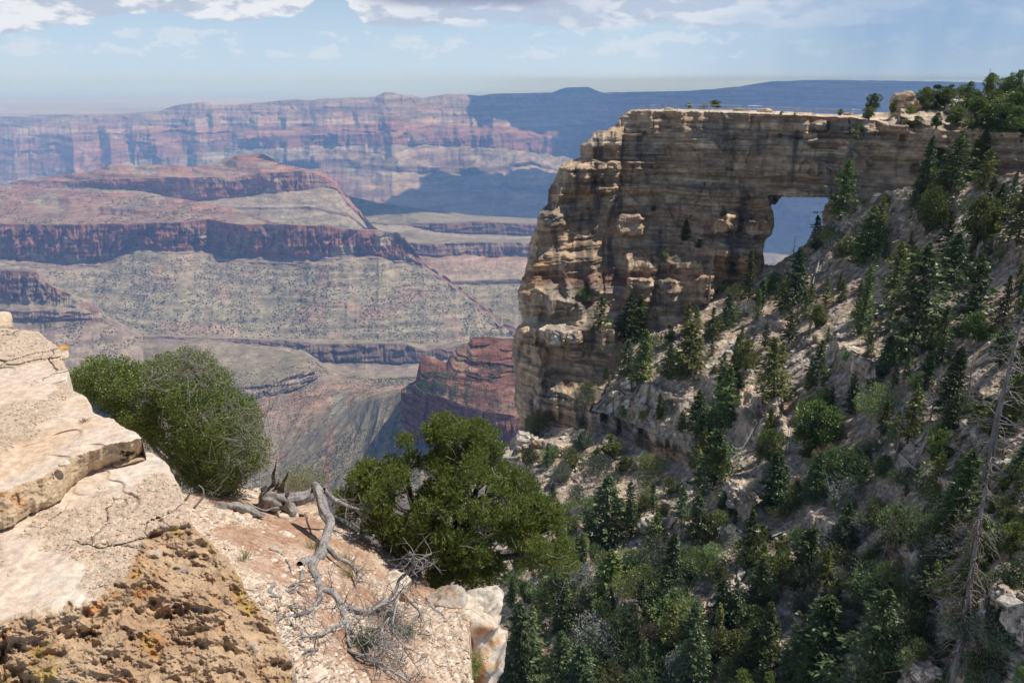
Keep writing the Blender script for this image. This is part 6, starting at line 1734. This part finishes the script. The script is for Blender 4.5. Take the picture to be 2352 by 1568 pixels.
raw_mesh('foliage', local(root, V), F, leaf_mat('yellow_leaves', (0.22, 0.25, 0.07), (0.42, 0.42, 0.22), 0), smooth=False, parent=root)


# ------------------------------------------------------------------ weathered dead tree lying down the gravel
def Z6(x, y):
    return 574 + x * .3226, 1062 + y * .3226


def path6(pts, lift=0.06):
    out = []
    for q in pts:
        u, v = Z6(q[0], q[1])
        if len(q) > 2: D = min(q[2], float(fg_at(u, v)) - 0.03)
        else: D = float(fg_at(u, v)) - lift
        out.append(P(u, v, D))
    return np.array(out)


root = near_plant(735, 1290, 8.0, 'dead_tree', 'bleached grey twisted dead tree fallen down the gravel slope', 'dead tree')
tb = Tubes(); tw = Tubes(); br_nodes = []


def br(pts, r0, r1, n=22, sides=9, rough=.2, seed=1, tube=tb):
    p = smooth_path(path6(pts), n, seed, 0.008)
    tube.add(p, np.linspace(r0, r1, n), sides, rough, seed)
    br_nodes.append((p, r0, r1))
    return p


trunk = Tubes()
p = smooth_path(path6([(455, 160, 8.75), (480, 190, 8.65), (500, 260, 8.5), (530, 350, 8.3), (575, 430, 8.1), (550, 500, 7.95), (530, 580, 7.8), (505, 650, 7.65)]), 34, 5, .006)
trunk.add(p, np.interp(np.linspace(0, 1, 34), [0, .12, .5, .7, 1], [.035, .055, .054, .045, .06]), 28, .28, 5)
trunk.V = [v - np.array(root.location) for v in trunk.V]; trunk.build('trunk', W_dead, root)
br([(520, 640, 7.65), (460, 690, 7.5), (400, 700, 7.45), (350, 735, 7.4)], .06, .04, seed=7)
br([(500, 650, 7.65), (440, 740, 7.4), (470, 820, 7.15), (505, 890, 7.0), (590, 925, 6.9), (640, 1005, 6.75), (720, 1045, 6.75), (830, 1065, 6.8), (900, 1020, 6.95), (1000, 960, 7.15), (1045, 880, 7.3), (1060, 825, 7.35), (1110, 790, 7.4), (1160, 745, 7.4), (1180, 710, 7.4), (1290, 655, 7.4)], .048, .010, 80, 20, .25, 11)
br([(1165, 740, 7.4), (1165, 670, 7.4), (1140, 630, 7.4)], .012, .005, 8, 5, seed=12)
br([(1185, 710, 7.4), (1240, 705, 7.4), (1320, 720, 7.4)], .008, .003, 8, 4, seed=13)
br([(525, 195, 8.6), (600, 260, 8.7), (700, 310, 8.8), (780, 330, 8.85), (840, 350, 8.9)], .035, .012, 20, 7, .25, 14)
br([(740, 320, 8.85), (790, 370, 8.8), (845, 385, 8.8)], .018, .008, 8, 5, seed=15)
br([(540, 600, 7.8), (600, 660, 7.6), (680, 700, 7.5), (740, 750, 7.4), (775, 850, 7.1)], .030, .010, 20, 6, .2, 16)
br([(500, 890, 7.0), (490, 980, 6.7), (440, 1040, 6.55), (340, 1085, 6.4), (230, 1100, 6.3), (170, 1155, 6.15)], .030, .008, 24, 6, .2, 17)
br([(330, 1085, 6.4), (295, 1050, 6.45), (280, 1030, 6.5)], .02, .012, 6, 6, .2, 18)
br([(645, 1010, 6.75), (665, 1080, 6.6), (680, 1125, 6.5), (600, 1165, 6.35), (520, 1210, 6.2), (440, 1235, 6.1), (370, 1240, 6.05)], .032, .008, 26, 6, .2, 19)
br([(685, 1125, 6.5), (695, 1200, 6.3), (700, 1260, 6.15), (715, 1320, 6.0)], .024, .012, 14, 6, .2, 20)
br([(690, 1130, 6.5), (730, 1210, 6.35), (790, 1280, 6.2), (840, 1310, 6.15), (860, 1370, 6.0)], .016, .008, 14, 5, .2, 21)
br([(700, 1050, 6.75), (760, 1110, 6.6), (800, 1170, 6.5), (860, 1190, 6.5), (940, 1170, 6.6), (1000, 1100, 6.8)], .022, .007, 20, 5, .2, 22)
br([(1065, 930, 7.1), (1040, 1000, 6.9), (1030, 1080, 6.75), (1020, 1150, 6.65), (1010, 1260, 6.5)], .018, .006, 16, 5, .2, 23)
br([(850, 1065, 6.8), (940, 1010, 6.95), (1030, 980, 7.05), (1070, 930, 7.1), (1110, 930, 7.1)], .02, .012, 16, 5, .2, 24)
br([(1100, 930, 7.1), (1140, 990, 7.0), (1200, 1050, 6.95), (1225, 1130, 6.8)], .018, .006, 14, 5, .2, 25)
br([(1110, 935, 7.1), (1125, 900, 7.15), (1145, 870, 7.2)], .012, .005, 6, 5, seed=26)
br([(1250, 960, 7.2), (1300, 1030, 7.1), (1370, 1080, 7.1), (1380, 1130, 7.0)], .014, .006, 10, 5, seed=27)
br([(940, 1180, 6.6), (940, 1260, 6.45), (920, 1350, 6.3), (890, 1400, 6.2)], .013, .005, 12, 5, seed=28)
br([(1000, 1180, 6.6), (1060, 1260, 6.5), (1130, 1370, 6.35), (1240, 1520, 6.1)], .011, .004, 14, 4, seed=29)
br([(700, 1330, 6.0), (820, 1390, 6.0), (930, 1430, 6.1), (1050, 1500, 6.1), (1160, 1568, 6.0)], .018, .008, 16, 5, seed=30)
br([(370, 780, 7.3), (360, 850, 7.0), (300, 880, 6.9), (240, 900, 6.8)], .018, .008, 12, 5, seed=31)
br([(380, 770, 7.3), (340, 870, 7.0), (270, 920, 6.8)], .014, .006, 10, 5, seed=32)
br([(470, 850, 7.1), (500, 1000, 6.75), (560, 1040, 6.6), (610, 1020, 6.65), (640, 960, 6.8)], .008, .004, 12, 4, seed=33)
tb.V = [v - np.array(root.location) for v in tb.V]; tb.build('limbs', W_dead, root)
rr_ = np.random.default_rng(77)
wts = []
for (pp, a0, a1) in br_nodes[1:]:
    for q in range(int(len(pp) * 0.75)):
        k = rr_.integers(len(pp) // 3, len(pp)); c = pp[k]
        d = rr_.normal(size=3) + np.array([.15, -.3, -.1]); d /= np.linalg.norm(d); L = rr_.uniform(.08, .3)
        q1 = smooth_path([c, c + d * L * .5 + rr_.normal(size=3) * .03, c + d * L + rr_.normal(size=3) * .06], 6, q, .012)
        tw.add(q1, np.linspace(.006, .0018, 6), 4)
        for z in range(2):
            s0 = q1[rr_.integers(2, 6)]; d2 = d + rr_.normal(size=3) * .8
            tw.add([s0, s0 + d2 * .05, s0 + d2 * .1 + rr_.normal(size=3) * .02], [.003, .002, .0012], 3)
for q in range(230):     # tangle at the lower end
    x, y = rr_.uniform(760, 1180), rr_.uniform(1080, 1500)
    if rr_.uniform() > math.exp(-((x - 960) / 160) ** 2 - ((y - 1260) / 150) ** 2) + .1: continue
    u, v = Z6(x, y); c = P(u, v, float(fg_at(u, v)) - rr_.uniform(.02, .25))
    d = rr_.normal(size=3); d /= np.linalg.norm(d)
    tw.add(smooth_path([c - d * .14, c + rr_.normal(size=3) * .03, c + d * .14], 6, q, .02), np.linspace(.005, .0016, 6), 3)
tw.V = [v - np.array(root.location) for v in tw.V]; tag(tw.build('twigs', W_dead, root), kind='stuff')

for pts_, r_a, r_b, lb in [([(160, 870), (140, 905), (160, 950), (230, 955)], .026, .014, 'hooked grey stick lying left of the dead tree'), ([(130, 610), (210, 640), (270, 710), (300, 790)], .014, .006, 'long thin stick on the pale gravel left of the dead trunk'), ([(340, 1310), (380, 1340), (440, 1335), (490, 1325)], .014, .008, 'small brown stick low on the gravel near the rough rock'), ([(700, 1330), (820, 1390), (930, 1430), (1050, 1500), (1160, 1568)], .018, .008, 'dark branch half buried below the tangle of dead twigs')]:
    tk = Tubes(); tk.add(smooth_path(path6(pts_, 0.03), 14, 3, .006), np.linspace(r_a, r_b, 14), 6, .2, 4)
    tag(tk.build('dead_branch', W_dead), lb, 'branch')

# stump with splintered spires, and the log left of it
root = near_plant(660, 1160, 9.1, 'stump', 'grey splintered stump with dark pointed shards beside the leafy shrub', 'stump')
tb = Tubes()
tb.add(smooth_path([P(596, 1165, 9.1), P(625, 1140, 9.0), P(655, 1150, 9.05), P(700, 1140, 9.15), P(722, 1128, 9.2)], 26, 3, .01), np.interp(np.linspace(0, 1, 26), [0, .25, .5, .75, 1], [.05, .12, .11, .07, .05]), 32, .45, 8)
tb.add(smooth_path([P(660, 1160, 8.95), P(672, 1178, 8.9), P(668, 1190, 8.85)], 8, 3, .01), np.linspace(.09, .03, 8), 24, .4, 9)
tb.V = [v - np.array(root.location) for v in tb.V]; tb.build('base', W_dead, root)
W_dark = wood_mat('charred_wood', (0.05, 0.04, 0.035), (0.16, 0.12, 0.09))
for i, (u0, v0, u1, v1, r0) in enumerate([(618, 1145, 634, 1052, .045), (640, 1140, 662, 1078, .055), (628, 1135, 641, 1098, .04), (606, 1150, 622, 1112, .035), (654, 1140, 668, 1118, .03)]):
    s_ = Tubes(); s_.add(smooth_path([P(u0, v0, 9.05), P((u0 + u1) / 2 + 2, (v0 + v1) / 2, 9.0), P(u1, v1, 9.0)], 14, i, .012), np.linspace(r0, .004, 14), 7, .5, 20 + i)
    s_.V = [v - np.array(root.location) for v in s_.V]; s_.build('splinter', W_dark if i != 4 else W_dead, root)
tb = Tubes(); tb.add(smooth_path([P(495, 1162, 8.3), P(530, 1166, 8.3), P(565, 1168, 8.35), P(608, 1184, 8.4)], 24, 3, .012), np.interp(np.linspace(0, 1, 24), [0, .3, .8, 1], [.035, .055, .05, .02]), 28, .4, 12)
tag(tb.build('fallen_log', W_dead), 'thick grey weathered log lying under the leafy shrub', 'log')
for i, pts in enumerate([[(425, 1150), (438, 1128), (440, 1118)], [(432, 1178), (455, 1155), (468, 1140), (466, 1122), (455, 1112)], [(700, 1180), (712, 1215), (720, 1235)], [(640, 1165), (600, 1170), (560, 1150)]]):
    tb = Tubes(); q = np.array([P(a, b, 7.9 if i < 2 else 8.6 - .002 * (b - 1100)) for a, b in pts]); tb.add(smooth_path(q, 12, i, .01), np.linspace(.016, .006, 12), 5, .2, i)
    tag(tb.build('dead_branch', W_dead), ['short bleached branch at the corner of the ledge', 'curved white branch arching beside the ledge corner', 'thin dead branch on the red soil below the stump', 'grey stick between the log and the stump'][i], 'branch')


# fine litter of twigs on the soil
tw = Tubes(); rl = np.random.default_rng(31); k_ = 0
while k_ < 520:
    u, v = rl.uniform(440, 1060), rl.uniform(1165, 1600)
    j = int((u - fu[0]) / FDU); i = int((v - fvv[0]) / FDU)
    if sd_g[i, j] > -4 or sd_led[i, j] < 2: continue
    c = P(u, v, float(Dg[i, j]) - .012); a = rl.uniform(0, 6.28); L = rl.uniform(.02, .09)
    d = np.array([math.cos(a), math.sin(a), rl.normal() * .12])
    tw.add([c - d * L, c + rl.normal(size=3) * .006, c + d * L], [.0022, .003, .0015], 3); k_ += 1
tag(tw.build('twig_litter', W_twig), 'dry twigs littering the gravel round the dead tree', 'litter', kind='stuff')


# sage, grass tufts
def tuft(u, v, D, hgt, n, spread, mat, name, label, cat, lw=.004, leaves=False):
    rt = near_plant(u, v, D, name, label, cat)
    d = np.stack([rr_.normal(size=n) * spread, rr_.normal(size=n) * spread, np.ones(n)], -1); d /= np.linalg.norm(d, axis=1)[:, None]
    L = hgt * rr_.uniform(.5, 1.1, n)
    b = np.stack([rr_.normal(size=n) * hgt * .12, rr_.normal(size=n) * hgt * .12, np.zeros(n)], -1)
    V, F = quads(b + d * L[:, None] * .5, d, L, lw, rr_)
    raw_mesh('blades' if not leaves else 'stems', V, F, mat if not leaves else W_twig, smooth=False, parent=rt)
    if leaves:
        m = n * 14; k = rr_.integers(0, n, m); s = rr_.uniform(.35, 1.05, m)[:, None]
        V, F = quads(b[k] + d[k] * L[k][:, None] * s + rr_.normal(size=(m, 3)) * .012, rr_.normal(size=(m, 3)) + np.array([0, 0, .5]), .018, .011, rr_)
        raw_mesh('leaves', V, F, mat, smooth=False, parent=rt)
    return rt


L_sage = leaf_mat('sage_leaves', (0.26, 0.28, 0.19), (0.42, 0.44, 0.33), 0)
u, v = Z6(740, 960); tuft(u, v + 12, 7.35, .34, 150, .6, L_sage, 'sagebrush', 'grey green sagebrush in the crook of the dead tree', 'shrub', leaves=True)
u, v = Z6(960, 1130); tuft(u, v + 14, 7.0, .30, 130, .65, L_sage, 'sagebrush', 'second grey sagebrush under the right limbs of the dead tree', 'shrub', leaves=True)
u, v = Z6(1080, 1300); tuft(u, v, 6.9, .30, 140, .5, L_sage, 'sagebrush', 'dusty sagebrush beyond the tangle of dead twigs', 'shrub', leaves=True)
u, v = Z6(830, 1330); tuft(u, v, 6.2, .22, 90, .6, leaf_mat('dark_leaves', (.05, .08, .03), (.1, .14, .06), 0), 'small_bush', 'small dark green bush under the dead twigs', 'shrub', leaves=True)
tuft(560, 1288, float(fg_at(560, 1288)), .15, 70, .35, leaf_mat('green_grass', (.20, .22, .07), (.36, .34, .14), 0), 'grass_tuft', 'small green grass tuft on the pale gravel', 'grass')
u, v = Z6(450, 640); tuft(u, v, 7.8, .22, 90, .4, leaf_mat('green_grass', (.22, .24, .07), (.40, .38, .16), 0), 'grass_tuft', 'yellow green grass tuft left of the dead trunk', 'grass')
u, v = Z6(700, 700); tuft(u, v + 14, 7.7, .28, 90, .35, L_grass, 'grass_tuft', 'dry straw grass behind the dead trunk', 'grass')
u, v = Z6(700, 820); tuft(u, v + 10, 7.3, .26, 90, .35, L_grass, 'grass_tuft', 'dry straw grass above the sagebrush', 'grass')
u, v = Z6(1180, 1330); tuft(u, v, 7.0, .30, 110, .35, L_grass, 'grass_tuft', 'tall straw grass at the brink left of the rock pillar', 'grass')
u, v = Z6(1240, 1420); tuft(u, v + 30, 6.9, .34, 100, .35, L_grass, 'grass_tuft', 'straw grass in front of the rock pillar', 'grass')
u, v = Z6(1560, 1520); tuft(u, v + 40, 6.6, .34, 120, .35, L_grass, 'grass_tuft', 'straw grass on the right of the bottom pale boulder', 'grass')
u, v = Z6(1590, 1440); tuft(u, v + 20, 7.1, .26, 120, .5, leaf_mat('lime_leaves', (.14, .2, .04), (.26, .32, .1), 0), 'small_bush', 'bright green bush at the foot of the orange pillar', 'shrub', leaves=True)
tuft(195, 972, Z1 / ray(195, 972)[1], .085, 60, .9, leaf_mat('brown_grass', (.22, .14, .08), (.36, .26, .17), 0), 'grass_tuft', 'withered brown tuft in a crack of the bare ledge', 'grass')
tuft(30, 1566, 4.15, .12, 90, .5, leaf_mat('moss_leaves', (.2, .24, .09), (.36, .38, .18), 0), 'small_bush', 'pale green sprig in the lower left corner', 'shrub', leaves=True)
tuft(232, 1126, Z2 / ray(232, 1126)[1], .06, 14, .8, W_twig, 'grass_tuft', 'few dead stalks at the foot of the ledge step', 'grass')

# ------------------------------------------------------------------ railing and low masonry along the top of the wall
m_metal, t = new_mat('galvanised_metal')
b_ = finish(t, (0.45, 0.45, 0.46), 0.4, spec=0.5); b_.inputs['Metallic'].default_value = 0.3


def top_point(u, dv):
    v = float(np.interp(u, [p[0] for p in wall_poly[:5]], [p[1] for p in wall_poly[:5]])) + dv
    return P(u, v, float(slope_at(u, v)))


def railing(us, dvs, label, rails=(1.1, 0.6), hgt=1.12):
    pts = [top_point(u, dv) for u, dv in zip(us, dvs)]
    rt = empty('safety_railing', pts[0]); tag(rt, label, 'railing', 'railings on top of the rock wall')
    o0 = np.array(pts[0])
    for p in pts:
        tb = Tubes(); q = p - o0; tb.add([q - [0, 0, .25], q + [0, 0, .5], q + [0, 0, hgt]], .06, 6); tb.build('post', m_metal, rt)
    for k, h in enumerate(rails):
        tb = Tubes(); tb.add([p - o0 + np.array([0, 0, h]) for p in pts], .07 if k == 0 else .04, 6); tb.build('rail' if k == 0 else 'lower_rail', m_metal, rt)


railing([1476, 1491, 1504, 1526, 1531, 1556], [3, 6.5, 3, 6.5, 3, 6.5], 'dark metal railing at the left end of the wall top')
railing([1578, 1612, 1641, 1671, 1700], [3, 3, 3, 3, 3], 'railing passing in front of the round rim bushes')
railing([1716, 1748, 1780, 1806, 1830], [3, 3, 4, 4, 4.5], 'long railing slanting down the middle of the wall top')
railing([1832, 1837, 1872, 1873], [3, 6.5, 6.5, 3], 'bright boxed railing above the window')
railing([1876, 1900, 1930, 1955, 1975], [3, 3, 3, 3, 3], 'short railing at the right end of the wall top')
m_mas = rock_mat('masonry', 0.5, 0.05, 0.25, 0.3, 0.0)
for k, (u, dv, sz, lb) in enumerate([(1536, 4, (1.0, .7, .45), 'low pale stone bench at the left end of the wall top'), (1703, 4, (2.0, .6, .5), 'long stone wall block beside the round one on the wall top'), (1756, 4.5, (1.6, .9, .6), 'thick oval stone block in the middle of the wall top'), (1948, 4, (1.0, .7, .5), 'tan stone block near the right end of the railing')]):
    p = top_point(u, dv); V, F = rock_geo(500 + k, sz, 4, 0.03, 6, True)
    o = raw_mesh('stone_block', V, F, m_mas, np.tile((0.5, 0.4, 0.29), (len(V), 1))); o.location = p + np.array([0, 0, sz[2] * .5]); tag(o, lb, 'stone block')
# boulders on the rim hill and slope
M_bould = rock_mat('boulder_rock', 0.6, 0.14, 0.45, 0.5, 0.1)
for k, (u, v, s, lb) in enumerate([(2078, 246, (2.6, 2, 3.2), 'upright tan boulder at the left end of the wooded rim'), (2098, 250, (2.6, 2, 2.4), 'tan boulder leaning right of the upright rim boulder'), (2122, 240, (1.8, 1.5, 2.0), 'orange boulder under the rim junipers'), (2200, 252, (3.0, 2.2, 2.0), 'layered grey boulder on the rim below the junipers'), (2170, 240, (2.2, 2, 1.4), 'flat boulder on the rim among the junipers'), (2320, 245, (2.2, 2, 1.6), 'grey boulder at the far right of the rim'),
                                   (1494, 1205, (1.9, 1.6, 1.5), 'big leaning grey boulder at the head of the lower gully'), (1206, 1010, (2.4, 2, 2.2), 'grey boulder at the foot of the left buttress'), (1172, 1040, (2.6, 2, 1.2), 'flat pale boulder at the left brink of the slope'), (2118, 1545, (1.15, .9, .9), 'white knobbly boulder at the bottom right'), (2010, 545, (2.4, 2, 1.2), 'pale boulder on the scree right of the window'), (1955, 556, (1.8, 1.4, 1.0), 'small pale boulder beside the window scree'), (2352, 1400, (1.2, 1.2, 2.2), 'grey fluted rock at the right edge'),
                                   (1447, 905, (1.6, 1.4, .8), 'pale slab boulder on the middle ledge'), (1278, 772, (2.2, 1.8, 2.0), 'square boulder on the lower shelf of the buttress'), (1316, 774, (2.2, 1.8, 1.6), 'second boulder on the lower shelf of the buttress'), (1866, 1075, (1.0, .9, .7), 'grey boulder in the lower woods')]):
    D = float(slope_at(u, v)); V, F = rock_geo(600 + k, s, 5, 0.14, 14, True)
    n = fbm(V[:, 0] / 1.3 + k, V[:, 1] / 1.3, V[:, 2] / 0.8, o=4, seed=k)
    c1 = np.array((0.50, 0.43, 0.35)) if 'orange' not in lb and 'tan' not in lb else np.array((0.52, 0.37, 0.23))
    C = c1 * (1 - sstep(n, 0, .35)[:, None] * .45)
    if 'white' in lb: C = C * 1.25
    o = raw_mesh('boulder', V, F, M_bould, C); o.location = P(u, v, D) + np.array([0, 0.3, 0]); o.rotation_euler = (0, 0, k * 1.3); tag(o, lb, 'boulder')

# ------------------------------------------------------------------ haze
m_haze = bpy.data.materials.new('haze'); m_haze.use_nodes = True
t = NT(m_haze.node_tree)
pv = t.n('ShaderNodeVolumePrincipled')
pv.inputs['Color'].default_value = (0.24, 0.49, 1.0, 1)
pv.inputs['Density'].default_value = HAZE_D
pv.inputs['Absorption Color'].default_value = (0.76, 0.80, 1, 1)
pv.inputs['Anisotropy'].default_value = 0.0
oo = t.n('ShaderNodeOutputMaterial')
t.set(oo.inputs['Volume'], pv.outputs[0])
x0, x1, y0, y1, z0, z1 = -260000, 260000, -3000, 262000, -1900, 90
vs = np.array([(x, y, z) for z in (z0, z1) for y in (y0, y1) for x in (x0, x1)], float)
fs = np.array([(0, 2, 3, 1), (4, 5, 7, 6), (0, 1, 5, 4), (2, 6, 7, 3), (0, 4, 6, 2), (1, 3, 7, 5)])
hz = raw_mesh('haze', vs, fs, m_haze, smooth=False)
tag(hz, 'pale blue haze filling the canyon', 'haze', kind='stuff')
